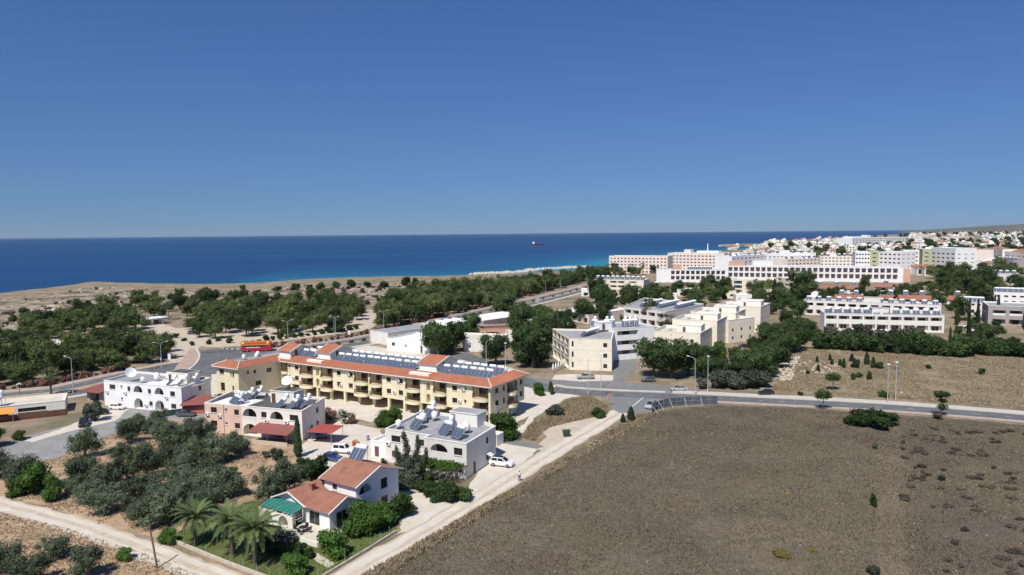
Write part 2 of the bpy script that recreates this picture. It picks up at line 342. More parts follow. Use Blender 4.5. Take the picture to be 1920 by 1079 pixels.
s3 = noise_tex(nt, .22, 5, .7, stretch=(.6, 1.3, 1)); bn = nt.nodes.new('ShaderNodeBump'); bn.inputs['Strength'].default_value = .8; bn.inputs['Distance'].default_value = .8
nt.links.new(s3, bn.inputs['Height']); nt.links.new(bn.outputs[0], b.inputs['Normal'])
me.materials.append(m); tag(inst('sea', me), kind='structure')

# far hills along the bay
hx = np.linspace(2900, 12500, 90); hy = np.linspace(9000, 17500, 40)
HX, HY = np.meshgrid(hx, hy); HZ = np.zeros_like(HX)
for i in range(HX.shape[0]):
    for j in range(HX.shape[1]):
        x, y = HX[i, j], HY[i, j]; pxl = 960+FPX*x/y
        env = max(0, min(1, (pxl-1680)/430.))**1.25; dep = math.sin(math.pi*min(1, max(0, (y-9000)/8500.)))
        HZ[i, j] = -8+env*(330*dep*(.75+.5*mnoise.fractal(Vector((x*.0004, y*.0004, 0)), 1., 2., 4))+25*dep)+14*min(1, env*30)*dep
me = bpy.data.meshes.new('hills'); nx = len(hx)
me.from_pydata(np.stack([HX.ravel(), HY.ravel(), HZ.ravel()], 1).tolist(), [], [(k*nx+i, k*nx+i+1, (k+1)*nx+i+1, (k+1)*nx+i) for k in range(len(hy)-1) for i in range(nx-1)])
me.polygons.foreach_set('use_smooth', [True]*len(me.polygons))
me.materials.append(surf('hill_scrub', [(.13, .115, .085), ((.075, .08, .052), .004, .4, .58), ((.19, .16, .12), .0016, .52, .68), ((.62, .6, .57), .022, .62, .68)]))
tag(inst('hills', me), kind='structure')

# ------------------------------------------------------------------ ground sheets
def rough_edge(poly, step=1.2, amp=.45, seed=0):
    out = []; n = len(poly)
    for i in range(n):
        a, b = Vector(poly[i]), Vector(poly[(i+1) % n]); k = max(1, int((b-a).length/step)); nn = Vector((-(b-a).y, (b-a).x)).normalized()
        for j in range(k):
            p = a.lerp(b, j/k); out.append(p+nn*amp*(mnoise.noise(Vector((p.x*.35, p.y*.35, seed)))+.6*mnoise.noise(Vector((p.x*1.3, p.y*1.3, seed)))))
    return out
def sheet(name, px, mat, z, amp=.5, step=1.2, world=False):
    poly = ccw([tuple(p) for p in (px if world else GW(px))]); poly = rough_edge(poly, step, amp, z*50) if amp else poly
    mb = MB(); mb.add([(p[0], p[1], z) for p in poly], [up(t, poly) for t in tessellate_polygon([[Vector((p[0], p[1], 0)) for p in poly]])])
    return tag(mb.build(name, mat), kind='structure')
def strip(name, line, o0, o1, z, mat, thick=0.0, amp=0.0, kind='structure'):
    L = [Vector(p) for p in line]; mb = MB(); a0 = []; a1 = []
    for i, p in enumerate(L):
        t = (L[min(i+1, len(L)-1)]-L[max(i-1, 0)]).normalized(); nn = Vector((-t.y, t.x))
        j = amp*mnoise.noise(Vector((p.x*.4, p.y*.4, z))) if amp else 0; k = amp*mnoise.noise(Vector((p.x*.4, p.y*.4, z+9))) if amp else 0
        a0.append(p+nn*(o0+j)); a1.append(p+nn*(o1+k))
    n = len(L); sgn = o1 > o0
    for i in range(n-1):
        q = [(*a0[i], z), (*a0[i+1], z), (*a1[i+1], z), (*a1[i], z)]
        mb.quad(*(q if sgn else q[::-1]))
        if thick:
            for e in (a0, a1): mb.quad((*e[i], z-thick), (*e[i+1], z-thick), (*e[i+1], z), (*e[i], z))
    return tag(mb.build(name, mat), kind=kind)
GROVE = [(-160, 985), (-60, 925), (0, 928), (120, 962), (250, 1003), (322, 1012), (400, 1005), (480, 955), (600, 885), (600, 860), (560, 835), (455, 818), (385, 812), (335, 785), (240, 797), (215, 814), (150, 840), (110, 862), (0, 868), (-160, 890)]
sheet('grove_ground', GROVE, M['grove'], .012)
sheet('roadside_ground', [(-200, 1010), (0, 962), (120, 990), (260, 1035), (370, 1079), (420, 1120), (300, 1300), (-300, 1300)], M['grove'], .012)
LOT = [(-120, 885), (0, 866), (60, 865), (108, 860), (150, 838), (215, 812), (238, 796), (330, 786), (388, 806), (392, 778), (330, 773), (215, 765), (195, 766), (175, 780), (140, 795), (60, 815), (0, 838), (-120, 862)]
sheet('gravel_lot', LOT, M['gravel'], .02, .35)
sheet('pale_gravel', [(48, 827), (110, 806), (170, 783), (205, 766), (240, 768), (215, 790), (160, 802), (100, 817), (60, 830)], M['concrete'], .03, .6)
FIELD = [(600, 1140), (672, 1084), (760, 1034), (830, 993), (905, 948), (985, 905), (1075, 852), (1150, 803), (1190, 781), (1230, 770), (1345, 760), (1450, 762), (1600, 772), (1750, 783), (1920, 797), (2120, 813), (2300, 1200), (1700, 1500), (700, 1500)]
sheet('dry_field', FIELD, M['field'], .014, .9)
FIELD2 = [(1445, 738), (1462, 700), (1470, 668), (1500, 650), (1600, 650), (1760, 655), (1920, 660), (2100, 668), (2200, 790), (1920, 768), (1671, 748), (1560, 741)]
sheet('stubble_field', FIELD2, M['field2'], .014, .9)
sheet('open_plot', [(1395, 585), (1470, 575), (1540, 590), (1500, 605), (1440, 600)], M['field2'], .02, 1.2)
sheet('open_plot', [(960, 592), (1060, 575), (1090, 590), (1040, 605), (960, 612)], M['soil'], .018, 1.2)
sheet('yard', [(385, 812), (400, 740), (440, 735), (500, 745), (620, 775), (720, 797), (880, 812), (940, 806), (1010, 772), (1042, 742), (985, 715), (960, 690), (640, 640), (500, 655), (398, 690)], M['concrete'], .016, .4)
sheet('yard', [(556, 868), (566, 835), (608, 800), (640, 788), (712, 806), (726, 840), (720, 885), (640, 890), (590, 876)], M['concrete'], .024, .5)
sheet('yard', [(735, 925), (790, 910), (830, 925), (862, 935), (905, 870), (903, 830), (960, 828), (1008, 843), (965, 885), (905, 925), (850, 962), (800, 988), (745, 1003), (748, 975), (775, 950)], M['concrete'], .026, .5)
sheet('driveway', [(985, 795), (1000, 742), (1050, 737), (1100, 745), (1045, 757), (1000, 785), (985, 812), (930, 815)], M['concrete'], .03, .4)
sheet('dirt_lot', [(1012, 805), (1060, 792), (1140, 774), (1162, 778), (1090, 832), (1040, 862), (1000, 838), (1024, 820)], M['track'], .022, .6)
sheet('patch_of_weeds', [(978, 822), (990, 800), (1035, 772), (1060, 750), (1105, 742), (1143, 765), (1138, 778), (1080, 790), (1030, 802), (1012, 815), (1003, 828)], M['field2'], .028, .5)
sheet('side_path', [(905, 822), (935, 822), (1005, 832), (1022, 838), (1005, 842), (930, 830)], M['asphalt2'], .03, .15)
# lane and track
LANE = smooth(GW([(1172, 768), (1120, 800), (1060, 835), (1000, 872), (930, 917), (850, 966), (760, 1021), (680, 1066), (600, 1115), (500, 1180)]))
strip('lane', LANE, -2.4, 2.3, .034, M['track'], amp=.7)
strip('lane_wheel_track', LANE, -1.9, -.4, .038, M['concrete'], amp=.5); strip('lane_wheel_track', LANE, .4, 1.8, .038, M['concrete'], amp=.5)
TRACK = smooth(GW([(-200, 905), (-60, 930), (0, 946), (100, 972), (200, 1005), (300, 1042), (400, 1078), (520, 1135)]))
strip('dirt_track', TRACK, -2.1, 2.0, .034, M['track'], amp=.7); strip('track_wheel_rut', TRACK, -1.6, -.35, .038, M['concrete'], amp=.4); strip('track_wheel_rut', TRACK, .5, 1.5, .038, M['concrete'], amp=.4)
# plaza and parking by the woods
sheet('plaza', [(262, 642), (275, 612), (300, 606), (330, 616), (400, 612), (520, 615), (640, 608), (680, 580), (714, 584), (712, 606), (690, 619), (600, 631), (520, 641), (455, 649), (400, 652), (378, 650), (352, 665), (332, 692), (318, 690), (318, 665), (300, 648)], M['track'], .02, .8)
sheet('car_park', [(15, 662), (60, 640), (130, 631), (250, 627), (272, 640), (240, 655), (150, 664), (60, 672)], M['concrete'], .022, 1.)
# coast road: two carriageways, a planted median and raised pavements
CR = smooth(GW([(-160, 772), (-60, 757), (0, 748), (115, 736), (200, 718), (300, 696), (380, 681), (450, 670), (520, 662), (600, 652), (693, 638), (770, 621), (850, 601), (930, 582), (1009, 564), (1076, 547), (1112, 537), (1150, 527)]), 8)
strip('coast_road', CR, -7.8, 7.8, .04, M['asphalt'])
sheet('road_junction', [(335, 702), (352, 676), (372, 658), (420, 653), (470, 656), (560, 652), (620, 645), (610, 660), (480, 692), (400, 702)], M['asphalt'], .046, .1)
def part(line, a, b): return line[int(a*len(line)):int(b*len(line))]
for a, b in ((0, .28), (.50, 1)):
    seg = part(CR, a, b)
    strip('road_median', seg, -1.2, 1.2, .16, M['grove'], .12); strip('kerb', seg, 1.2, 1.5, .18, M['kerb'], .14); strip('kerb', seg, -1.5, -1.2, .18, M['kerb'], .14)
    strip('lane_line', seg, 7.2, 7.35, .05, M['paint']); strip('lane_line', seg, -7.35, -7.2, .05, M['paint'])
for a, b in ((0, .34), (.44, 1)):
    seg = part(CR, a, b)
    strip('pavement', seg, 8.1, 11.4, .16, M['redpave'], .12); strip('kerb', seg, 7.8, 8.1, .18, M['kerb'], .14)
    for k in range(0, len(seg)-2, 3): strip('lane_dash', [seg[k], seg[k].lerp(seg[k+1], .5)], 4.4, 4.54, .05, M['paint']); strip('lane_dash', [seg[k], seg[k].lerp(seg[k+1], .5)], -4.54, -4.4, .05, M['paint'])
for a, b in ((0, .24), (.5, 1)):
    seg = part(CR, a, b); strip('pavement', seg, -10.4, -8.1, .16, M['pavement'], .12); strip('kerb', seg, -8.1, -7.8, .18, M['kerb'], .14)
sheet('curved_pavement', [(322, 702), (330, 688), (348, 668), (356, 656), (366, 655), (372, 664), (368, 678), (352, 693), (338, 704)], M['redpave'], .14, .1)
arc = smooth(GW([(338, 705), (354, 694), (370, 679), (374, 665), (368, 655)])); strip('kerb', arc, -.3, .5, .17, M['kerb'], .15)
# black and white kerb stones of the bus bay
bw = smooth(GW([(415, 654), (455, 655), (520, 649), (600, 637), (690, 622)]), 12)
# cross road
XR = smooth(GW([(860, 662), (905, 682), (950, 702), (992, 719), (1022, 727), (1060, 733.5), (1160, 739.5), (1260, 743.5), (1360, 748.5), (1440, 752.5), (1671, 765), (1915, 784), (2150, 806)]), 8)
sheet('lay_by', [(975, 705), (1030, 711), (1100, 716), (1150, 716), (1230, 722), (1300, 730), (1378, 739), (1378, 746), (1260, 741), (1160, 737), (1022, 725)], M['asphalt2'], .032, .2)
sheet('apron', [(1150, 676), (1188, 672), (1200, 686), (1172, 712), (1165, 724), (1095, 722), (1148, 706)], M['asphalt2'], .036, .3)
sheet('forecourt', [(1040, 704), (1068, 702), (1150, 704), (1150, 714), (1090, 716), (1035, 712)], M['concrete'], .038, .2)
sheet('road_mouth', [(1110, 739), (1250, 746), (1240, 757), (1226, 772), (1196, 777), (1162, 775), (1140, 764), (1150, 752)], M['asphalt2'], .04, .2)
strip('cross_road', XR, -3.3, 3.3, .048, M['asphalt'])
xr = part(XR, .33, 1); strip('lane_line', xr, 2.9, 3.02, .056, M['paint']); strip('lane_line', part(XR, .62, 1), -3.02, -2.9, .056, M['paint'])
for k in range(int(.3*len(XR)), len(XR)-2, 2): strip('lane_dash', [XR[k], XR[k].lerp(XR[k+1], .45)], -.06, .06, .056, M['paint'])
seg = part(XR, .64, 1); strip('pavement', seg, -5.0, -3.6, .16, M['redpave'], .12); strip('kerb', seg, -3.6, -3.3, .17, M['kerb'], .13)
seg = part(XR, .58, 1); strip('pavement', seg, 3.6, 6.8, .16, M['pavement'], .12, amp=.25); strip('kerb', seg, 3.3, 3.6, .17, M['kerb'], .13)
seg = part(XR, .33, .58); strip('traffic_island', seg, 3.5, 5.0, .15, M['pavement'], .11)
strip('stop_line', GW([(1186, 763), (1206, 746)]), -.12, .12, .052, M['paint'])
# rocky headland with real relief
HEAD = ccw([tuple(p) for p in GW([(-250, 625), (-100, 583), (0, 563), (60, 556), (110, 549), (150, 542), (200, 540), (300, 543.5), (400, 545), (470, 544), (560, 537), (640, 533), (700, 531), (800, 529.5), (860, 525), (905, 523), (880, 533), (800, 548), (700, 570), (640, 566), (560, 557), (430, 558), (330, 556), (235, 565), (200, 590), (90, 606), (0, 640), (-250, 700)])])
st = 2.6; xs = np.arange(min(p[0] for p in HEAD), max(p[0] for p in HEAD), st); ys = np.arange(min(p[1] for p in HEAD), max(p[1] for p in HEAD), st)
HX, HY = np.meshgrid(xs, ys); fx, fy = HX.ravel(), HY.ravel(); ins = inpoly(fx, fy, HEAD)
dd = np.full(len(fx), 1e9)
for i in range(len(HEAD)):
    a, b = np.array(HEAD[i-1]), np.array(HEAD[i]); ab = b-a; t = np.clip(((fx-a[0])*ab[0]+(fy-a[1])*ab[1])/max(ab@ab, 1e-6), 0, 1)
    dd = np.minimum(dd, np.hypot(fx-a[0]-t*ab[0], fy-a[1]-t*ab[1]))
fz = np.full(len(fx), -1.)
for i in np.nonzero(ins)[0]:
    p = Vector((fx[i]*.035, fy[i]*.035, 0)); h = mnoise.ridged_multi_fractal(p, .9, 2.1, 5, 1., 2.)-1.0; q = mnoise.noise(Vector((fx[i]*.01, fy[i]*.01, 4)))
    s = math.floor(max(0, h)*3)/3.*.5+max(0, h)*.6
    fz[i] = min(1, dd[i]/10)*(s*(1.4+q)+.05)+.02
keep = ins & (dd > 1.5); nx = len(xs); idx = -np.ones(len(fx), int); idx[keep] = np.arange(keep.sum())
fcs = []
for r_ in range(len(ys)-1):
    for c_ in range(nx-1):
        q = [r_*nx+c_, r_*nx+c_+1, (r_+1)*nx+c_+1, (r_+1)*nx+c_]
        if all(keep[i] for i in q): fcs.append([int(idx[i]) for i in q])
me = bpy.data.meshes.new('headland'); me.from_pydata(np.stack([fx[keep], fy[keep], fz[keep]], 1).tolist(), [], fcs); me.materials.append(M['rockland'])
tag(inst('headland', me), kind='structure')
# ------------------------------------------------------------------ plants
def leaf_cloud(blobs, n, leaf, seed, shell=.45, jitter=.8, aspect=.6, core=.74, flat=0.0):
    """loose leaf faces spread through the outer volume of a set of ellipsoids, with an inner mass of foliage"""
    g = np.random.default_rng(seed); B = np.array(blobs, float)            # cx cy cz rx ry rz
    wt = (B[:, 3]*B[:, 4]*B[:, 5])**.667; k = g.choice(len(B), n, p=wt/wt.sum())
    d = g.normal(size=(n, 3)); d /= np.linalg.norm(d, axis=1)[:, None]
    lump = 1+.16*np.sin(d[:, 0]*5+k*1.7+seed)*np.sin(d[:, 1]*6+k)+.10*np.sin(d[:, 2]*9+k*2.3)
    rf = (1-shell*g.random(n)**1.6)*lump; far_ = g.random(n) < .16; rf[far_] *= g.uniform(1., 1.3, far_.sum())      # sprigs that break the outline
    P = B[k, :3]+d*B[k, 3:]*rf[:, None]
    nn = d+g.normal(size=(n, 3))*jitter; nn[:, 2] += flat; nn /= np.linalg.norm(nn, axis=1)[:, None]
    t = np.cross(nn, g.normal(size=(n, 3))); t /= np.linalg.norm(t, axis=1)[:, None]; b = np.cross(nn, t)
    s = leaf*g.uniform(.6, 1.25, n)[:, None]
    V = np.stack([P-t*s, P-b*s*aspect, P+t*s, P+b*s*aspect], 1).reshape(-1, 3)
    if core:
        us, vs_ = 8, 5; cv = []
        for bb in B:
            grid = []
            for j in range(vs_+1):
                for i in range(us):
                    a, e = 2*math.pi*i/us, -math.pi/2+math.pi*j/vs_; q = core*(1+.18*math.sin(3*a+bb[0]*7+e*4))
                    grid.append(bb[:3]+bb[3:]*q*np.array([math.cos(a)*math.cos(e), math.sin(a)*math.cos(e), math.sin(e)]))
            for j in range(vs_):
                for i in range(us): cv += [grid[j*us+i], grid[j*us+(i+1) % us], grid[(j+1)*us+(i+1) % us], grid[(j+1)*us+i]]
        V = np.concatenate([V, np.array(cv)])
    return V
def blobs_round(g, r, h0, h, n, spread=.55, size=.55):
    """lobes of a round crown of radius r between heights h0 and h"""
    out = [(0, 0, (h0+h)/2, r*.72, r*.72, (h-h0)*.46)]
    for i in range(n):
        a = 2*math.pi*(i+g.random()*.7)/n; q = r*spread*g.uniform(.65, 1.3); z = h0+(h-h0)*g.uniform(.2, .92); s = r*size*g.uniform(.45, 1.25)
        out.append((q*math.cos(a), q*math.sin(a), z, s, s, s*.85*min(1.4, (h-h0)/(2*r)+.25)))
    return out
def trunk_mesh(name, h, r, seed, limbs=4, spread=1.2, mat=None, fork=.35):
    g = random.Random(seed); mb = MB(); z = h*fork
    mid = (g.uniform(-.1, .1)*h*.3, g.uniform(-.1, .1)*h*.3, z)
    mb.path([(0, 0, -.15), (mid[0]*.4, mid[1]*.4, z*.5), mid], [r*1.25, r*.95, r*.85], 7)
    for i in range(limbs):
        a = 2*math.pi*(i+g.random()*.6)/limbs; e = (mid[0]+spread*math.cos(a), mid[1]+spread*math.sin(a), h*g.uniform(.72, .95))
        m = (mid[0]+spread*.45*math.cos(a), mid[1]+spread*.45*math.sin(a), z+(e[2]-z)*.45); mb.path([mid, m, e], [r*.6, r*.4, r*.14], 5)
    return mb.mesh(name, mat or M['bark'])
def tree_proto(name, V, leafm, trunk, label, cat, group, flowers=None, stem='trunk', crown='crown'):
    t = empty(name); tag(t, label, cat, group)
    if trunk: inst(stem, trunk, t)
    inst(crown, fast_mesh(crown, V, 4, leafm), t)
    if flowers: inst('blossom', fast_mesh('blossom', flowers[0], 4, flowers[1]), t)
    return t
g0 = random.Random(3)
def olive_set():
    out = []
    for i in range(4):
        g = random.Random(10+i); B = blobs_round(g, 2.5, .5, 4.2, 8, .62, .50)
        out.append(tree_proto('olive_tree', leaf_cloud(B, 3000, .17, 20+i, .5, .9, .42, core=.55), M['olive'], trunk_mesh('trunk', 3.2, .2, i, 5, 1.3), 'x', 'tree', 'x'))
    return out
def pine_set():
    out = []
    for i in range(4):
        g = random.Random(40+i); B = blobs_round(g, 3.6, 1.2, 7.2, 11, .64, .46)
        out.append(tree_proto('pine_tree', leaf_cloud(B, 2400, .27, 50+i, .55, .9, .5, core=.58), M['pine'], trunk_mesh('trunk', 5.2, .22, 60+i, 5, 1.6, fork=.45), 'x', 'tree', 'x'))
    return out
def dark_set():
    out = []
    for i in range(3):
        g = random.Random(70+i); B = blobs_round(g, 4.4, 1.0, 8.6, 12, .62, .44)
        out.append(tree_proto('broadleaf_tree', leaf_cloud(B, 4200, .27, 80+i, .45, .85, .6, core=.68), M['dark'], trunk_mesh('trunk', 6., .38, 90+i, 6, 2.2), 'x', 'tree', 'x'))
    return out
def bush_set(name, mat, seed, leaf=.16, n=1500, r=1.3, h=2.3, k=3, cat='bush', core=.74):
    out = []
    for i in range(k):
        g = random.Random(seed+i); B = blobs_round(g, r, .05, h, 7, .6, .5)
        out.append(tree_proto(name, leaf_cloud(B, n, leaf, seed+i, .42, .85, .6, core=core), mat, trunk_mesh('stem', h*.6, .08, seed+i, 4, r*.4), 'x', cat, 'x', stem='stem', crown='foliage'))
    return out
def spire(h, r, n, seed, leaf):
    g = np.random.default_rng(seed); t = g.random(n)**.85; a = g.random(n)*2*math.pi
    prof = r*np.minimum(1, t*7)*np.power(np.maximum(1-t, 0), .55)*(.82+.3*np.sin(a*4+t*19)*.5)
    rr = prof*(1-.45*g.random(n)**2); P = np.stack([rr*np.cos(a), rr*np.sin(a), t*h], 1)
    d = np.stack([np.cos(a), np.sin(a), np.full(n, .6)], 1)+g.normal(size=(n, 3))*.45; d /= np.linalg.norm(d, axis=1)[:, None]
    tt = np.cross(d, g.normal(size=(n, 3))); tt /= np.linalg.norm(tt, axis=1)[:, None]; b = np.cross(d, tt); s = leaf*g.uniform(.6, 1.25, n)[:, None]
    V = np.stack([P-tt*s, P-b*s*.5, P+tt*s, P+b*s*.5], 1).reshape(-1, 3)
    cv = []; us = 8; zs = np.linspace(.02, .96, 9)
    grid = [[(r*.7*min(1, z*7)*(1-z)**.55*math.cos(2*math.pi*i/us), r*.7*min(1, z*7)*(1-z)**.55*math.sin(2*math.pi*i/us), z*h) for i in range(us)] for z in zs]
    for j in range(8):
        for i in range(us): cv += [grid[j][i], grid[j][(i+1) % us], grid[j+1][(i+1) % us], grid[j+1][i]]
    return np.concatenate([V, np.array(cv)])
def simple_trunk(h, r, mat=None):
    mb = MB(); mb.path([(0, 0, -.15), (0.03, 0, h*.5), (0, .03, h)], [r*1.2, r, r*.5], 7); return mb.mesh('trunk', mat or M['bark'])
def acacia_set():
    out = []
    for i in range(4):
        g = random.Random(45+i); B = blobs_round(g, 3.5, .9, 7.0, 11, .66, .44)
        out.append(tree_proto('acacia_tree', leaf_cloud(B, 2400, .27, 55+i, .55, .9, .5, core=.58), M['acacia'], trunk_mesh('trunk', 5., .2, 65+i, 5, 1.6, fork=.4), 'x', 'tree', 'x'))
    return out
OLIVE, PINE, DARK, ACACIA = olive_set(), pine_set(), dark_set(), acacia_set()
CITRUS = bush_set('citrus_tree', M['citrus'], 100, .17, 2400, 1.7, 3.4, 3, 'tree')
HEDGE = bush_set('evergreen_bush', M['hedge'], 120, .2, 1500, 1.5, 2.4, 3)
GREYB = bush_set('grey_leaved_bush', M['grey_leaf'], 130, .2, 1500, 1.5, 2.6, 2)
SCRUB = bush_set('scrub_bush', M['scrub'], 140, .12, 500, .8, 1.0, 3)
CYP = [tree_proto('cypress_tree', spire(8, .95, 2600, 5, .19), M['cypress'], simple_trunk(1.5, .14), 'x', 'tree', 'x')]
JUN = [tree_proto('young_conifer', spire(3.2, 1.05, 1300, 6, .17), M['cypress'], simple_trunk(.8, .08), 'x', 'tree', 'x')]
def oleander(mat, seed):
    g = random.Random(seed); B = blobs_round(g, 1.7, .1, 3.2, 8, .6, .5)
    f = leaf_cloud(B, 900, .13, seed+5, .18, .6, .9, core=0)
    return tree_proto('oleander_bush', leaf_cloud(B, 1500, .18, seed, .4, .8, .4), M['hedge'], trunk_mesh('stem', 1.8, .07, seed, 5, .6), 'x', 'bush', 'x', flowers=(f, mat), stem='stem', crown='foliage')
OLW, OLP = [oleander(M['bloomw'], 150)], [oleander(M['bloomp'], 160)]
# feather palm: every frond is a part
def frond_mesh(L, seed, droop):
    g = random.Random(seed); V = []; n = 30; pts = []
    for i in range(n+1):
        t = i/n; pts.append(Vector((L*(t-.12*t*t*droop), 0, L*(.55*t-droop*.85*t*t))))
    for i in range(n):
        a, b = pts[i], pts[i+1]; w = .035*(1-i/n)+.008
        V += [a+Vector((0, -w, 0)), a+Vector((0, w, 0)), b+Vector((0, w, 0)), b+Vector((0, -w, 0))]
        if i < 3: continue
        t = i/n; l = L*.17*math.sin(math.pi*min(1, .12+t*.86))**.6
        for s in (-1, 1):
            tip = a+(b-a).normalized()*l*.55+Vector((0, s*l*.72, g.uniform(-.05, .16)*l)); e = (b-a)*.42
            V += [a-e*.9, a+e*1.3, tip+e*.6, tip-e*.25]
    return fast_mesh('frond', np.array([tuple(p) for p in V]), 4, M['frond'])
FR = [frond_mesh(3.6, 1, .55), frond_mesh(3.5, 2, .75), frond_mesh(3.2, 3, 1.0)]
def feather_palm(loc, h, scale, rz, label, group, n=52):
    t = empty('feather_palm', loc, rz); tag(t, label, 'palm tree', group); g = random.Random(int(h*100)+n)
    mb = MB(); k = 12; prof = []
    for i in range(k+1):
        z = h*i/k; prof += [(.36-.08*i/k+.03, z), (.30-.08*i/k, z+h/k*.55)]
    mb.lathe([(.42, -.2)]+prof+[(.34, h+.1), (.1, h+.45)], 10); mb.build('trunk', M['palmbark'], t)
    fm = leaf_cloud([(0, 0, h+.15, .62, .62, .4)], 170, .2, 77, .5, .5, .25, core=.5); inst('fruit_stalks', fast_mesh('fruit_stalks', fm, 4, M['fruit']), t)
    for i in range(n):
        el = -0.75+1.55*(i/n)**.8; a = i*2.39996+g.uniform(-.15, .15); me = FR[0 if el > .25 else 1 if el > -.3 else 2]
        f = inst('frond', me, t, (0.12*math.cos(a), 0.12*math.sin(a), h+.3), (0, -el*.75, a), scale*g.uniform(.85, 1.08)); f.rotation_mode = 'XYZ'
    return t
def fan_palm_mesh(seed):
    g = random.Random(seed); V = []
    for i in range(34):
        a = i*2.39996; el = 1.2-2.3*(i/34)**.8; d = Vector((math.cos(a)*math.cos(el), math.sin(a)*math.cos(el), math.sin(el))); c = d*g.uniform(.7, 1.1)
        s = d.cross(Vector((0, 0, 1))).normalized(); up_ = s.cross(d)
        for k in range(9):
            b = -1.25+2.5*k/8; tip = c+(d*math.cos(b)+s*math.sin(b))*g.uniform(.85, 1.05)+up_*(-.25*abs(b)); sd = (d*-math.sin(b)+s*math.cos(b))*.085
            V += [c-sd*.3, c+sd*.3, tip*.97+sd, tip]
    return fast_mesh('crown', np.array([tuple(p) for p in V]), 4, M['fan'])
def fan_proto():
    t = empty('fan_palm'); tag(t, 'x', 'palm tree', 'x'); mb = MB(); mb.lathe([(.34, -.2), (.27, .6), (.2, 3), (.19, 6.2), (.26, 6.6), (.15, 7.1)], 9); mb.build('trunk', M['palmbark'], t)
    inst('crown', fan_palm_mesh(4), t, (0, 0, 7.0), (0, 0, 0), 1.35)
    sk = leaf_cloud([(0, 0, 6.3, .5, .5, .7)], 160, .3, 3, .4, .4, .25, core=.6); inst('dry_skirt', fast_mesh('dry_skirt', sk, 4, M['wood']), t); return t
FAN = [fan_proto()]

def grow(protos, spots, label, group, name=None, cat=None, seed=0):
    """spots: (x, y, scale) or (x, y, (sx, sy, sz))"""
    g = random.Random(seed+len(spots))
    for s in spots:
        p = g.choice(protos); sc = s[2] if len(s) > 2 else 1.
        sc = sc if hasattr(sc, '__len__') else (sc*g.uniform(.8, 1.22), sc*g.uniform(.8, 1.22), sc*g.uniform(.75, 1.25))
        o = put(p, USED, (s[0], s[1], 0), g.uniform(0, 6.28), sc, label, group, cat)
        if name: o.name = name
def by_px(lst):
    """(px of the foot x, y, scale)"""
    return [(*G(a[0], a[1]), a[2]) for a in lst]
def poisson(poly, d, seed, nmax=999, avoid=()):
    X, Y = scatter(poly, nmax*12, seed); out = []
    for x, y in zip(X, Y):
        if all((x-a)**2+(y-b)**2 > d*d for a, b in out) and not any(inpoly(np.array([x]), np.array([y]), p)[0] for p in avoid):
            out.append((x, y))
            if len(out) >= nmax: break
    return out
# ------------------------------------------------------------------ building kit
_wc = {}
def window_mesh(w, h, fr, gl, mull=True, split=False):
    k = (round(w, 1), round(h, 1), fr, gl, mull, split)
    if k not in _wc:
        mb = MB(); t = .07; d = .06
        for x0, x1, z0, z1 in ((-w/2, w/2, 0, t), (-w/2, w/2, h-t, h), (-w/2, -w/2+t, t, h-t), (w/2-t, w/2, t, h-t)): mb.box(x0, x1, -d, 0, z0, z1)
        if mull and w > .85:
            for i in range(1, max(2, int(w/1.0)) if w > 1.9 else 2): 
                x = -w/2+w*i/(max(2, int(w/1.0)) if w > 1.9 else 2); mb.box(x-t/2, x+t/2, -d, 0, t, h-t)
        g = MB() if split else mb
        g.quad((-w/2+t, -.015, t), (w/2-t, -.015, t), (w/2-t, -.015, h-t), (-w/2+t, -.015, h-t), 0 if split else 1)
        _wc[k] = (mb.mesh('window', [M[fr]]), g.mesh('pane', [M[gl]])) if split else (mb.mesh('window', [M[fr], M[gl]]), None)
    return _wc[k]
def plain_mesh(kind, w, h, d, mat):
    k = (kind, round(w, 2), round(h, 2), round(d, 2), mat)
    if k not in _wc:
        mb = MB(); mb.box(-w/2, w/2, -d, 0, 0, h); _wc[k] = mb.mesh(kind, M[mat])
    return _wc[k]
def rail_mesh(w, mat):
    k = ('rail', round(w, 1), mat)
    if k not in _wc:
        mb = MB(); mb.box(-w/2, w/2, -.05, 0, .88, .95); mb.box(-w/2, w/2, -.05, 0, .08, .13); n = max(3, int(w/.22))
        for i in range(n+1): x = -w/2+.02+(w-.04)*i/n; mb.box(x-.015, x+.015, -.04, -.01, .13, .88)
        _wc[k] = mb.mesh('railing', M[mat])
    return _wc[k]
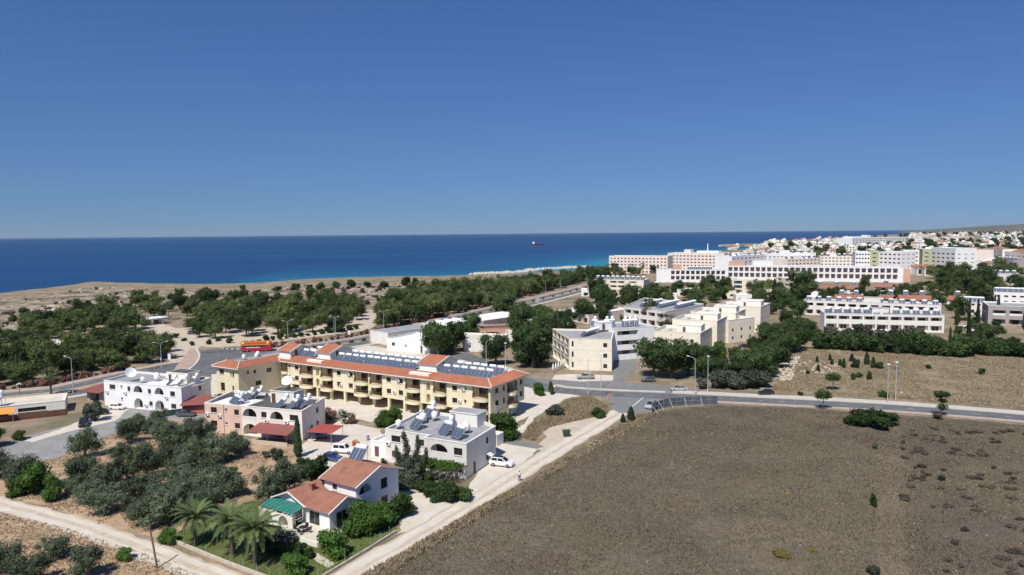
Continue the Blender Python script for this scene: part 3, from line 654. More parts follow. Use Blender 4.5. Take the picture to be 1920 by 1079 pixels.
def facade(mb, a, b, z0, z1, ops, root, fr='brown', gl='glass', split=False, rail='solid', backm=0, recm=0):
    """one outside wall from a to b (counter-clockwise plan) with real openings; windows, doors and balustrades become parts of root.
    ops: (kind, centre along the wall, sill height, width, height)"""
    a, b = Vector(a), Vector(b); L = (b-a).length; t = (b-a)/L; n = Vector((t.y, -t.x)); rz = math.atan2(t.y, t.x)
    ops = [o for o in ops if o[1]-o[3]/2 > .05 and o[1]+o[3]/2 < L-.05 and o[2]+o[4] < z1-.02]
    def P(s, z, d=0.0): p = a+t*s-n*d; return (p.x, p.y, z)
    xs = sorted({0., L}|{round(v, 3) for o in ops for v in (o[1]-o[3]/2, o[1]+o[3]/2)}); zs = sorted({z0, z1}|{round(v, 3) for o in ops for v in (max(z0, o[2]), o[2]+o[4])})
    for i in range(len(xs)-1):
        for j in range(len(zs)-1):
            cx, cz = (xs[i]+xs[i+1])/2, (zs[j]+zs[j+1])/2
            if any(abs(cx-o[1]) < o[3]/2 and o[2] < cz < o[2]+o[4] for o in ops): continue
            mb.quad(P(xs[i], zs[j]), P(xs[i+1], zs[j]), P(xs[i+1], zs[j+1]), P(xs[i], zs[j+1]))
    for o in ops:
        k, s, z, w_, h_ = o[:5]; z = max(z, z0); x0, x1, zt = s-w_/2, s+w_/2, z+h_
        d = .16 if k in 'wd' else .35 if k == 'v' else 1.35
        f2 = o[5] if len(o) > 5 and o[5] else fr; g2 = o[6] if len(o) > 6 else gl
        mb.quad(P(x0, z), P(x0, z, d), P(x0, zt, d), P(x0, zt)); mb.quad(P(x1, z, d), P(x1, z), P(x1, zt), P(x1, zt, d))
        mb.quad(P(x0, zt), P(x0, zt, d), P(x1, zt, d), P(x1, zt)); mb.quad(P(x0, z, d), P(x0, z), P(x1, z), P(x1, z, d))
        if k in 'ac':                                   # round-headed opening: fill the corners above the springing
            r_ = min(w_/2, h_*.62); zc = zt-r_; N = 8
            for sgn in (-1, 1):
                cor = P(s+sgn*w_/2, zt)
                arc = [P(s+sgn*w_/2*math.cos(math.pi/2*i/N), zc+r_*math.sin(math.pi/2*i/N)) for i in range(N+1)]
                arc2 = [P(s+sgn*w_/2*math.cos(math.pi/2*i/N), zc+r_*math.sin(math.pi/2*i/N), .22) for i in range(N+1)]
                for i in range(N):
                    mb.add([cor, arc[i], arc[i+1]], [(0, 1, 2) if sgn > 0 else (0, 2, 1)]); mb.quad(arc[i], arc2[i], arc2[i+1], arc[i+1])
        def at(me, name, s_, z_, dep): p = P(s_, z_, dep); return inst(name, me, root, p, (0, 0, rz))
        if k in 'wv':
            me, pn = window_mesh(w_, h_, f2, g2, True, split); wo = at(me, 'window', s, z, d-.01)
            if split: inst('pane', pn, wo); inst('sill', plain_mesh('sill', w_+.2, .07, .12, 'whitepaint'), wo, (0, -d+.0, -.075))
        elif k == 'd': at(plain_mesh('door', w_-.02, h_-.02, .06, f2), 'door', s, z+.01, d-.01)
        elif k in 'abc':
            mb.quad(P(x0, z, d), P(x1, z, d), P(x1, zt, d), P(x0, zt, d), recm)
            dw = min(w_*.72, 2.6); dh = min(h_-.25, 2.15)
            if k != 'c':
                me, pn = window_mesh(dw, dh, f2, g2, True, split); wo = at(me, 'balcony_door', s, z+.02, d-.03)
                if split: inst('pane', pn, wo)
            if z > .6 and k != 'c':
                at(plain_mesh('balustrade', w_-.02, .85, .1, rail) if rail in M else rail_mesh(w_-.02, 'brown'), 'balustrade', s, z+.01, .13)
def building(name, label, cat, group, pts, h, wall, roof, ops=None, fr='brown', gl='glass', split=False, parapet=.4, coping=None, z0=0.0, rail=None, root=None, over=.06, recm=None, lev=None):
    pts = [Vector(p) for p in pts]; e = pts[1]-pts[0]; ang = math.atan2(e.y, e.x)
    rt = root
    if rt is None:
        rt = empty(name, (pts[0].x, pts[0].y, 0), ang); tag(rt, label, cat, group)
        Q = [Vector(((p-pts[0]).x*math.cos(ang)+(p-pts[0]).y*math.sin(ang), -(p-pts[0]).x*math.sin(ang)+(p-pts[0]).y*math.cos(ang))) for p in pts]
    else: Q = pts
    mb = MB(); n = len(Q); ops = ops or {}
    for i in range(n): facade(mb, Q[i], Q[(i+1) % n], z0 if z0 else -.1, h, ops.get(i, []), rt, fr, gl, split, rail or wall, recm=1 if recm else 0)
    q = inset(Q, .28); r_ = [(p.x, p.y) for p in q]
    if z0: mb.add([(p.x, p.y, z0) for p in Q], [up(t, Q)[::-1] for t in tessellate_polygon([[Vector((p.x, p.y, 0)) for p in Q]])])
    mb.build('wall', [M[wall]]+([M[recm]] if recm else []), rt)
    d = MB(); d.add([(x, y, h-parapet) for x, y in r_], [up(t, r_) for t in tessellate_polygon([[Vector((x, y, 0)) for x, y in r_]])]); d.build('roof', M[roof], rt)
    c = MB(); o = inset(Q, -over)
    for i in range(n):
        j = (i+1) % n; c.quad((*o[i], h), (*o[j], h), (*o[j], h+.14), (*o[i], h+.14)); c.quad((*o[i], h+.14), (*o[j], h+.14), (*q[j], h+.14), (*q[i], h+.14)); c.quad((*q[j], h-parapet), (*q[i], h-parapet), (*q[i], h+.14), (*q[j], h+.14))
        c.quad((*Q[i], h), (*Q[j], h), (*o[j], h), (*o[i], h))
    c.build('coping', M[coping or wall], rt)
    for zl in lev or []:
        s_ = MB(); oo = inset(Q, -.05)
        for i in range(n): j = (i+1) % n; s_.quad((*oo[i], zl), (*oo[j], zl), (*oo[j], zl+.16), (*oo[i], zl+.16)); s_.quad((*oo[i], zl+.16), (*oo[j], zl+.16), (*Q[j], zl+.16), (*Q[i], zl+.16))
        s_.build('string_course', M[wall], rt)
    return rt
def roof_box(rt, x0, x1, y0, y1, z0, z1, wall, roof='roofwhite', door=None, name='stair_house'):
    mb = MB(); mb.box(x0, x1, y0, y1, z0, z1); mb.box(x0-.12, x1+.12, y0-.12, y1+.12, z1, z1+.16); o = mb.build(name, M[wall], rt)
    d = MB(); d.box(x0+.1, x1-.1, y0+.1, y1-.1, z1+.16, z1+.18); d.build('stair_roof', M[roof], o)
    if door: inst('door', plain_mesh('door', .95, 2.0, .05, 'brown'), o, (door, y0-.001, z0+.02))
    return o
def tiled(mb, a, b, c, d, col=.32, crs=.42, m=0, lift=.075):
    """barrel-tile slope: a-b along the eave, d-c along the top"""
    a, b, c, d = [Vector(p) for p in (a, b, c, d)]; nrm = (b-a).cross(d-a).normalized()
    nc = max(1, round((b-a).length/col)); nr = max(1, round((d-a).length/crs))
    def Pt(u, v, h): return a.lerp(b, u).lerp(d.lerp(c, u), v)+nrm*h
    for j in range(nr):
        v0, v1 = j/nr, min(1, (j+1.06)/nr)
        for i in range(nc):
            u0, um, um2, u1 = i/nc, (i+.32)/nc, (i+.68)/nc, (i+1)/nc
            mb.add([Pt(u0, v0, .02), Pt(um, v0, lift), Pt(um2, v0, lift), Pt(u1, v0, .02), Pt(u0, v1, .0), Pt(um, v1, lift*.6), Pt(um2, v1, lift*.6), Pt(u1, v1, .0)], [(0, 1, 5, 4), (1, 2, 6, 5), (2, 3, 7, 6)], m)
# solar water heater
def heater_proto(kind):
    t = empty('solar_water_heater'); tag(t, 'x', 'water heater', 'x'); c, s = math.cos(R(42)), math.sin(R(42))
    for x in (-.55, .55):
        mb = MB(); Mx = Matrix.Translation((x, -.9, .22)) @ Matrix.Rotation(R(42), 4, 'X')
        mb.box(-.5, .5, 0, 2.0, 0, .09, 1, Mx); mb.box(-.42, .42, .08, 1.92, .088, .094, 0, Mx)
        mb.box(-.03, .03, .08, 1.92, .094, .1, 1, Mx); mb.build('collector', [M['collector'], M['alu']], t)
    f = MB()
    for x in (-.95, .95):
        f.tube((x, -.85, 0), (x, -.85, .3), .025, n=5); f.tube((x, .6, 0), (x, .6, 1.6), .025, n=5); f.tube((x, -.85, .2), (x, .6, 1.55), .025, n=5)
    f.tube((-.95, .6, 1.5), (.95, .6, 1.5), .025, n=5)
    hz = 1.78 if kind else 1.7; tk = MB(); Mr = Matrix.Translation((-.85, .72, hz)) @ Matrix.Rotation(R(90), 4, 'Y')
    tk.lathe([(0, 0), (.27, .03), (.35, .12), (.35, 1.58), (.27, 1.67), (0, 1.7)], 12, 0, Mr); tk.build('hot_tank', M['tank'], t)
    if kind:
        for x in (-.45, .45):
            for y in (.95, 1.75): f.tube((x, y, 0), (x, y, 2.0), .03, n=5)
        f.box(-.5, .5, .9, 1.8, 1.98, 2.04)
        ck = MB(); ck.lathe([(0, 2.04), (.38, 2.05), (.44, 2.12), (.44, 2.72), (.36, 2.88), (.12, 2.96), (0, 2.97)], 14, 0, Matrix.Translation((0, 1.35, 0))); ck.build('cold_tank', M['tank'], t)
    f.build('frame', M['steel'], t); return t
HEAT = [heater_proto(0), heater_proto(1)]
def heater(loc, rz, label, group, kind=1, sc=1.0): put(HEAT[kind], USED, loc, rz, sc, label, group)
def tank_proto():
    t = empty('water_tank'); tag(t, 'x', 'water tank', 'x'); mb = MB(); mb.lathe([(0, .5), (.52, .51), (.58, .6), (.58, 1.4), (.45, 1.6), (.16, 1.7), (.16, 1.78), (0, 1.78)], 14); mb.build('tank', M['tank'], t)
    f = MB()
    for x in (-.4, .4):
        for y in (-.4, .4): f.tube((x, y, 0), (x, y, .5), .03, n=5)
    f.box(-.5, .5, -.5, .5, .45, .5); f.build('stand', M['steel'], t); return t
TANK = [tank_proto()]
def dish_proto():
    t = empty('satellite_dish'); tag(t, 'x', 'satellite dish', 'x'); mb = MB(); Mr = Matrix.Translation((0, 0, 1.5)) @ Matrix.Rotation(R(58), 4, 'X')
    mb.lathe([(0, 0), (.4, .05), (.75, .17), (1.0, .32), (1.02, .32), (.76, .15), (.4, .02), (0, -.03)], 20, 0, Mr); mb.build('dish', M['whitepaint'], t)
    p = MB(); p.tube((0, .1, 0), (0, .1, 1.5), .05); p.build('pole', M['steel'], t)
    a = MB(); a.tube(Mr @ Vector((0, -.95, .3)), Mr @ Vector((0, 0, 1.0)), .025, n=5); a.tube(Mr @ Vector((0, 0, .95)), Mr @ Vector((0, 0, 1.12)), .06, n=6); a.build('feed_arm', M['steel'], t); return t
DISH = [dish_proto()]
def loc2w(o, ang, x, y, z=0.0):
    c, s = math.cos(ang), math.sin(ang); return (o[0]+x*c-y*s, o[1]+x*s+y*c, z)

# ------------------------------------------------------------------ yellow apartment building with red tiled eaves
YO, YA = (-64.5, 186.5), R(-31.2)
yb = empty('yellow_apartment_building', (YO[0], YO[1], 0), YA); tag(yb, 'long pale yellow two-storey apartment building on pillars with red tiled eaves', 'building')
mb = MB()
W1, W2, Bc = 9.6, 0, 4.4
def both(l): return [(k, x, z, w_, h_) for k, x, zz, w_, h_ in l for z in (2.95+zz, 5.75+zz)]
bal = [(10.3, 4.6), (17.7, 4.0), (29.4, 4.4), (34.2, 3.7), (45.6, 4.3), (53.5, 3.6), (64.6, 4.1)]      # along the wall from x = 2.0
fr_ops = both([('b', x, 0, w_*.92, 2.35) for x, w_ in bal]+[('b', 1.7, 0, 1.9, 2.35)]+[('w', x, .95, 1.35, 1.15) for x in (6.5, 21.7, 25.7, 38.1, 41.8, 57.5)]+[('w', x, 1.3, .6, .7) for x in (3.7, 60.4)]+[('c', x, 0, 1.1, 2.2) for x in (14.2, 50.0)])
fr_ops = [o for o in fr_ops]
facade(mb, (2.0, .9), (69.1, .9), 2.75, 8.6, fr_ops, yb, split=True, rail='none')
facade(mb, (69.1, .9), (69.1, 15.6), 2.75, 8.6, both([('w', 2.6, .95, 1.3, 1.15), ('w', 5.6, .8, .8, 1.3), ('b', 8.6, 0, 2.6, 2.3), ('w', 11.2, .9, .6, 1.2), ('w', 13.2, .9, 1.1, 1.2)]), yb, split=True, rail='none')
facade(mb, (69.1, 15.6), (-6.5, 15.6), 2.75, 8.6, [], yb)
facade(mb, (-6.5, 15.6), (-6.5, -12.1), -.1, 8.6, [('w', 8, 5, 1.4, 1.2), ('w', 16, 5, 1.4, 1.2)], yb, split=True)
facade(mb, (-6.5, -12.1), (2.0, -12.1), -.1, 8.6, [('w', 2.0, 6.6, 1.7, 1.3), ('w', 5.6, 6.5, .5, .9), ('w', 6.5, 6.2, .7, 1.3), ('v', 2.2, 2.2, 1.7, 2.2), ('v', 6.3, 1.9, .7, 2.1)], yb, split=True)
facade(mb, (2.0, -12.1), (2.0, .9), -.1, 8.6, [('w', 2.9, 6.7, .6, .9), ('w', 5.0, 6.6, .7, .9), ('w', 9.5, 6.1, 1.6, 1.1), ('w', 6.0, 3.3, 1.7, 1.1)], yb, split=True)
mb.quad((2, .9, 2.75), (2, 15.6, 2.75), (69.1, 15.6, 2.75), (69.1, .9, 2.75))
mb.quad((2, 12.2, 0), (69.1, 12.2, 0), (69.1, 12.2, 2.75), (2, 12.2, 2.75)); mb.quad((2, .9, 0), (2, 12.2, 0), (2, 12.2, 2.75), (2, .9, 2.75))
mb.build('wall', M['yellow'], yb)
for x in np.linspace(6.2, 68.75, 14):
    for y in (1.25, 6.8):
        c_ = MB(); c_.box(x-.28, x+.28, y-.28, y+.28, -.05, 2.75); c_.build('pillar', M['yellow'], yb)
gar = MB(); gar.box(69.0, 69.16, 9.0, 11.6, 0.0, 2.3); gar.box(69.0, 69.14, 1.3, 8.6, 0, 2.6, 1); gar.build('garage_wall', [M['glassblue'], M['yellow']], yb)
def curved_balcony(x, y, z, w_, proj, rot=0):
    N = 12; pts = [(-w_/2*math.cos(math.pi*i/N), -proj*math.sin(math.pi*i/N)**.75) for i in range(N+1)]
    mb = MB(); mb.prism(ccw(pts), -.55, .16); o = mb.build('balcony', M['yellow'], yb, (x, y, z), (0, 0, rot))
    rl = MB(); q = [Vector((p[0]*.96, p[1]*.94, 0)) for p in pts]
    for i in range(N):
        rl.tube(q[i]+Vector((0, 0, 1.0)), q[i+1]+Vector((0, 0, 1.0)), .045, n=5); rl.tube(q[i]+Vector((0, 0, .3)), q[i+1]+Vector((0, 0, .3)), .03, n=4)
        for k in range(3): p = q[i].lerp(q[i+1], k/3); rl.tube(p+Vector((0, 0, .16)), p+Vector((0, 0, 1.0)), .022, n=4, caps=False)
    rl.build('railing', M['brown'], o)
    if z > 5:
        for sx in (-.46, .46): 
            c_ = MB(); c_.box(sx*w_-.09, sx*w_+.09, -.32, -.14, .16, 2.75); c_.build('balcony_post', M['brown'], o)
for z in (2.95, 5.75):
    for x, w_ in bal: curved_balcony(x+2, .9, z, w_, 1.5)
    curved_balcony(4.0, .9, z, 2.2, .7); curved_balcony(69.1, 9.5, z, 3.4, 1.5, R(90))
out = [Vector(p) for p in [(-7.4, -13), (2.9, -13), (2.9, 0), (70, 0), (70, 16.5), (-7.4, 16.5)]]; inn = inset(out, 2.7)
tl = MB(); ev = MB()
for i in range(6):
    j = (i+1) % 6; a, b, c_, d_ = (*out[i], 8.72), (*out[j], 8.72), (*inn[j], 9.95), (*inn[i], 9.95); tiled(tl, a, b, c_, d_)
    ev.quad((*out[i], 8.5), (*out[j], 8.5), (*out[j], 8.72), (*out[i], 8.72)); 
    ev.quad((*inn[i], 9.95), (*inn[j], 9.95), (*inn[j], 9.4), (*inn[i], 9.4))
    e1, e2 = Vector(a), Vector(d_); ev.tube(e1+Vector((0, 0, .08)), e2+Vector((0, 0, .08)), .09, n=6)
ev.add([(p.x, p.y, 8.5) for p in out], [up(t, out)[::-1] for t in tessellate_polygon([[Vector((p.x, p.y, 0)) for p in out]])])
rf = tl.build('roof_tiles', M['tile'], yb); ev.build('eaves', M['cream2'], yb)
dk = MB(); dk.add([(p.x, p.y, 9.4) for p in inn], [up(t, inn) for t in tessellate_polygon([[Vector((p.x, p.y, 0)) for p in inn]])]); dk.build('roof_deck', M['roofgrey'], yb)
for x0, x1, y0, y1 in ((46.6, 51.6, 4.6, 13.6), (12.6, 17.0, 4.6, 12.8), (1.6, 5.6, 1.5, 8.5)):   # stair towers with their own little gable roofs
    t_ = MB(); ym = (y0+y1)/2; ze, zr = 11.3, 12.6
    t_.box(x0, x1, y0, y1, 8.8, ze); 
    for xx in (x0, x1): t_.add([(xx, y0, ze), (xx, y1, ze), (xx, ym, zr)], [(0, 1, 2)])
    o = t_.build('stair_tower', M['cream2'], yb); tt = MB(); k = .5
    tiled(tt, (x0-k, y0-k, ze-.1), (x1+k, y0-k, ze-.1), (x1+k, ym, zr+.12), (x0-k, ym, zr+.12)); tiled(tt, (x1+k, y1+k, ze-.1), (x0-k, y1+k, ze-.1), (x0-k, ym, zr+.12), (x1+k, ym, zr+.12)); tt.build('tower_tiles', M['tile'], o)
    vb = MB()
    for xx in (x0-k, x1+k):
        for ya, yb_ in ((y0-k, ym), (y1+k, ym)):
            A_, B_ = Vector((xx, ya, ze-.12)), Vector((xx, yb_, zr+.10)); vb.add([A_+Vector((-.09, 0, -.14)), A_+Vector((.09, 0, -.14)), A_+Vector((.09, 0, .16)), A_+Vector((-.09, 0, .16)), B_+Vector((-.09, 0, -.14)), B_+Vector((.09, 0, -.14)), B_+Vector((.09, 0, .16)), B_+Vector((-.09, 0, .16))], [(0, 1, 5, 4), (1, 2, 6, 5), (2, 3, 7, 6), (3, 0, 4, 7), (0, 3, 2, 1), (4, 5, 6, 7)])
    vb.build('verge', M['cream2'], o); inst('door', plain_mesh('door', .9, 2.0, .05, 'brown'), o, (x1+.001, (y0+y1)/2-1.5, 9.4), (0, 0, R(90)))
    lp = MB(); lp.box(x0-.2, x1+.6, .9, y0, 8.9, 9.75); lp.build('landing_parapet', M['cream2'], o)
gY = 'solar heaters on the yellow building'
for row, y in ((0, 4.9), (1, 9.4)):
    for x in list(np.arange(20.5, 45.5, 2.4))+list(np.arange(54.3, 66.5, 2.35))+list(np.arange(7.5, 11.8, 2.7)):
        x += .3*row
        heater(loc2w(YO, YA, x+rnd.uniform(-.15, .15), y+rnd.uniform(-.2, .2), 9.4), YA+R(rnd.uniform(-3, 3)), 'solar water heater with white tank in rows on the yellow building roof', gY, 0, 1.05)
for i, (x, y) in enumerate([(19.3, 7.6), (24, 7.4), (29.6, 7.5), (33.2, 7.3), (37, 7.7), (41.5, 7.4), (44.6, 7.6), (57, 7.6), (60.5, 7.4), (64.5, 7.6), (27, 12.6), (35, 12.7), (42, 12.5), (58, 12.6), (62, 12.4), (66, 12.2), (9, 7.4), (12, 9), (-3.5, -6), (-2, -3.2), (-4.2, -1)]):
    put(TANK[0], USED, loc2w(YO, YA, x, y, 9.4), rnd.random(), .85, 'round white water tank among the heaters on the yellow building roof', 'water tanks on the yellow building')

# ------------------------------------------------------------------ white house with arches (A)
a0, a1 = Vector((-102, 173.4)), Vector((-78.3, 164.0)); ad = (a1-a0).normalized(); an_ = Vector((-ad.y, ad.x)); AA = math.atan2(ad.y, ad.x)
def quad_from(p0, p1, depth, skew=0.0):
    d = (p1-p0).normalized(); n_ = Vector((-d.y, d.x)); return [p0, p1, p1+n_*depth+d*skew, p0+n_*depth+d*skew]
hA = building('white_house', 'white two-storey house with arched balconies beside the red-roofed shed', 'house', None, quad_from(a0, a1, 11.5, -2.4), 6.2, 'white', 'roofgrey',
    {0: [('w', 2.9, 4.3, 2.0, 1.15, 'brown'), ('w', 6.0, 4.9, .6, .55), ('w', 8.5, 4.2, .95, 1.15), ('a', 11.5, 3.25, 2.9, 2.5), ('w', 15.3, 4.1, 1.0, 1.1), ('a', 18.4, 3.25, 2.9, 2.5), ('w', 22.7, 4.0, 1.5, 1.2),
         ('w', 6.0, 1.9, .7, .5), ('a', 11.5, .05, 2.9, 2.6), ('w', 15.6, 1.1, 1.1, 1.1), ('a', 18.4, .05, 2.9, 2.6), ('w', 22.9, 1.0, 1.6, 1.2)],
     1: [('w', 7.2, 4.1, 1.1, 1.1), ('w', 7.2, 1.1, 1.1, 1.1), ('d', 4.5, .05, 1, 2.1)]}, split=True, rail='white', coping='offwhite')
rW = MB(); rW.box(11, 25, .5, 8, 5.81, 5.83); rW.build('roof_coating', M['roofwhite'], hA)
roof_box(hA, 15.2, 21.4, 5.6, 9.8, 5.8, 8.2, 'cream2', 'bitumen', 16.0)
def A_(x, y, z=5.82): return loc2w(a0, AA, x, y, z)
gA = 'solar heaters on the white house'
for x, y in ((19.6, 2.4), (22.2, 3.2), (23.6, 5.0)): heater(A_(x, y), AA+R(-28), 'solar heater with white ball tank on the white arched house roof', gA, 1, .95)
for x, y, s in ((11.8, 5.4, 1.25), (13.4, 7.4, 1.1), (10.2, 2.6, .9), (14.2, 9.3, 1.)): put(TANK[0], USED, A_(x, y), .3, s, 'white water tank standing on the white arched house roof', 'tanks on the white house')
put(DISH[0], USED, A_(5.4, 3.2), AA+R(70), 1.35, 'large white satellite dish on the white arched house roof', None)

# ------------------------------------------------------------------ pink and cream house (B)
b0, b1 = Vector((-66.2, 148.8)), Vector((-43.0, 141.0)); bd = (b1-b0).normalized(); BA = math.atan2(bd.y, bd.x)
hB = building('pink_and_cream_house', 'two-storey house, pink on one half and cream on the other, black roof', 'house', None, quad_from(b0, b1, 11.5, -2.2), 6.2, 'cream2', 'bitumen',
    {0: [('w', 2.4, 4.3, 1.6, 1.2), ('w', 5.6, 4.9, .6, .55), ('w', 8.3, 4.2, 1.2, 1.2), ('a', 11.6, 3.3, 3.5, 2.55), ('w', 15.2, 4.2, 1.3, 1.2, 'brown'), ('a', 18.3, 3.2, 3.2, 2.5), ('w', 22.3, 4.1, 1.6, 1.2),
         ('w', 2.4, 1.4, 1.6, 1.2), ('w', 5.6, 2.0, .6, .5), ('w', 8.4, 1.3, 1.3, 1.2), ('a', 11.6, .1, 3.5, 2.5), ('w', 15.0, 1.6, 1.0, 1.0), ('a', 18.3, .05, 3.0, 2.3)],
     1: [('w', 7.6, 4.0, 1.2, 1.2), ('w', 7.6, 1.0, 1.2, 1.2), ('d', 4.6, .05, 1, 2.1)]}, split=True, rail='greywall')
pk = MB()
def skin(mb, x0, x1, z0, z1, cuts):          # painted render coat a few millimetres proud of the wall, cut round the openings
    xs = sorted({x0, x1}|{v for c in cuts for v in c[:2]}); zs = sorted({z0, z1}|{v for c in cuts for v in c[2:]})
    for i in range(len(xs)-1):
        for j in range(len(zs)-1):
            cx, cz = (xs[i]+xs[i+1])/2, (zs[j]+zs[j+1])/2
            if not any(c[0] < cx < c[1] and c[2] < cz < c[3] for c in cuts): mb.quad((xs[i], -.012, zs[j]), (xs[i+1], -.012, zs[j]), (xs[i+1], -.012, zs[j+1]), (xs[i], -.012, zs[j+1]))
skin(pk, .0, 9.6, 0, 6.0, [(1.6, 3.2, 4.3, 5.5), (5.3, 5.9, 4.9, 5.45), (7.7, 8.9, 4.2, 5.4), (1.6, 3.2, 1.4, 2.6), (5.3, 5.9, 2.0, 2.5), (7.75, 9.05, 1.3, 2.5)]); pk.build('pink_render', M['pink'], hB)
rW = MB(); rW.box(.3, 9.5, .3, 7.5, 5.81, 5.83); rW.build('roof_coating', M['roofwhite'], hB)
roof_box(hB, 12.2, 18.2, 6.2, 9.8, 5.8, 8.3, 'cream2', 'bitumen', 13.0)
dp = MB(); dp.tube((5.0, -.06, 0), (5.0, -.06, 6.2), .05, n=6); dp.build('drainpipe', M['redbrown'], hB)
def B_(x, y, z=5.82): return loc2w(b0, BA, x, y, z)
for x, y in ((17.6, 2.6), (20.6, 2.2), (22.2, 3.8)): heater(B_(x, y), BA+R(-30), 'solar heater with white ball tank on the black roof half', 'solar heaters on the pink and cream house', 1, 1.0)
for x, y in ((5.2, 3.0), (6.6, 2.2), (5.8, 6.6), (6.6, 8.6)): heater(B_(x, y), BA+R(-30), 'grey solar heater on the white-coated roof half above the pink wall', 'heaters above the pink wall', 1, .9)
put(DISH[0], USED, B_(14.8, 8.6, 8.48), BA+R(20), 1.1, 'round white satellite dish on the stair house of the black-roofed house', None)
pr = empty('porch', B_(14.2, -4.2, 0), BA); tag(pr, 'red-brown lean-to porch roof on posts in front of the cream arched wall', 'porch')
q = MB(); q.add([(0, 0, 2.2), (9.6, 0, 2.2), (9.6, 4.1, 3.1), (0, 4.1, 3.1), (0, 0, 2.28), (9.6, 0, 2.28), (9.6, 4.1, 3.18), (0, 4.1, 3.18)], [(3, 2, 1, 0), (4, 5, 6, 7), (0, 1, 5, 4), (1, 2, 6, 5), (2, 3, 7, 6), (3, 0, 4, 7)]); q.build('sheet_roof', M['redbrown'], pr)
for x in (.15, 4.8, 9.4): q = MB(); q.tube((x, .15, -.05), (x, .15, 2.2), .06, n=6); q.build('post', M['rust'], pr)
q = MB(); q.box(0, 9.6, .0, .2, 0, .75); q.build('low_wall', M['stone'], pr)
cp = empty('carport', (*G(575, 832), 0), BA+R(4)); tag(cp, 'flat bright red carport roof on thin posts over a blue car', 'carport')
q = MB(); q.add([(0, 0, 2.35), (5.6, 0, 2.35), (5.6, 5.2, 2.6), (0, 5.2, 2.6), (0, 0, 2.42), (5.6, 0, 2.42), (5.6, 5.2, 2.67), (0, 5.2, 2.67)], [(3, 2, 1, 0), (4, 5, 6, 7), (0, 1, 5, 4), (1, 2, 6, 5), (2, 3, 7, 6), (3, 0, 4, 7)]); q.build('sheet_roof', M['redsheet'], cp)
for x, y in ((.2, .2), (5.4, .2), (.2, 5), (5.4, 5)): q = MB(); q.tube((x, y, -.05), (x, y, 2.4+y*.04), .05, n=6); q.build('post', M['steel'], cp)

# ------------------------------------------------------------------ weathered house with the vine pergola (C)
c0, c1 = Vector((-24.2, 126.5)), Vector((-7.9, 118.2)); cdir = (c1-c0).normalized(); CA = math.atan2(cdir.y, cdir.x)
hC = building('weathered_house', 'weathered off-white two-storey house with grey roof and cluttered water tanks', 'house', None,
    [c0+Vector(loc2w((0, 0), CA, *p)[:2]) for p in ((0, 1.2), (9.6, 1.2), (9.6, -.3), (18.3, -.3), (17.6, 11.5), (10.5, 15.5), (-1.4, 15.5))], 6.1, 'greywall', 'roofgrey',
    {0: [('w', 2.4, 4.0, 2.0, 1.2), ('w', 8.0, 4.0, 1.6, 1.2), ('w', 2.4, 1.1, 1.9, 1.2), ('w', 8, 1.1, 1.5, 1.2)],
     2: [('a', 3.1, 3.2, 3.6, 2.2), ('w', 7.0, 3.9, 1.7, 1.3), ('a', 3.1, .05, 3.6, 2.4), ('w', 7.0, .9, 1.6, 1.2)], 3: [('w', 8.2, 3.9, 1.0, 1.2), ('w', 8.2, 1.0, 1.0, 1.2), ('d', 3.0, .05, 1, 2.1)]}, split=True, coping='offwhite', rail='greywall')
roof_box(hC, 8.2, 14.2, 9.4, 12.9, 5.7, 8.1, 'offwhite', 'roofgrey', 8.9)
def C_(x, y, z=5.72): return loc2w(loc2w(c0, CA, 0, 1.2)[:2], CA, x, y, z)
for x, y, k in ((11.2, 3.2, 1), (14.6, 2.0, 0), (4.4, 4.0, 0), (2.0, 11.2, 1)): heater(C_(x, y), CA+R(-14), 'solar heater among rusty frames on the weathered house roof', 'solar heaters on the weathered house', k, 1.1)
for x, y, s in ((1.2, 2.6, 1.), (11.4, 5.6, 1.15), (14.2, 5.4, 1.2), (3.2, 7.6, 1.2), (4.2, 10.2, 1.1), (2.6, 8.8, 1.)): put(TANK[0], USED, C_(x, y), .5, s, 'white water tank among rusty frames on the weathered house roof', 'tanks on the weathered house')
sh = building('side_shed', 'small white lean-to shed at the side of the weathered house', 'shed', None, quad_from(Vector(C_(-4.6, 1.5)[:2]), Vector(C_(-.6, 1.5)[:2]), 6.5), 3.0, 'white', 'roofwhite', {0: [('d', 1.4, .05, 1., 2.)]})
sb = building('outbuilding', 'tiny white outbuilding with a purple door beside the weathered house', 'shed', None, quad_from(Vector(G(907, 834)), Vector(G(932, 838)), 2.6), 2.2, 'offwhite', 'roofbeige', {0: [('d', .75, .05, .9, 1.8), ('w', 1.9, .6, .9, .9)]})
# vine pergola
pg = empty('vine_pergola', C_(9.0, -5.2, 0), CA); tag(pg, 'timber pergola grown over with bright green vine in front of the weathered house', 'pergola')
for x in (0, 3.1, 6.2, 9.2):
    for y in (0, 3.6): q = MB(); q.tube((x, y, -.05), (x, y, 2.35), .06, n=6); q.build('post', M['wood'], pg)
for x in np.linspace(-.2, 9.4, 13): q = MB(); q.box(x-.04, x+.04, -.3, 3.9, 2.36, 2.46); q.build('rafter', M['wood'], pg)
for y in (0, 3.6): q = MB(); q.box(-.3, 9.5, y-.05, y+.05, 2.25, 2.355); q.build('beam', M['wood'], pg)
vl = leaf_cloud([(1.2+1.4*i, 1.8+rnd.uniform(-.4, .4), 2.62, 1.25, 2.2, .42) for i in range(6)], 2600, .17, 9, .5, .8, .7, core=0); inst('vine', fast_mesh('vine', vl, 4, M['vine']), pg)

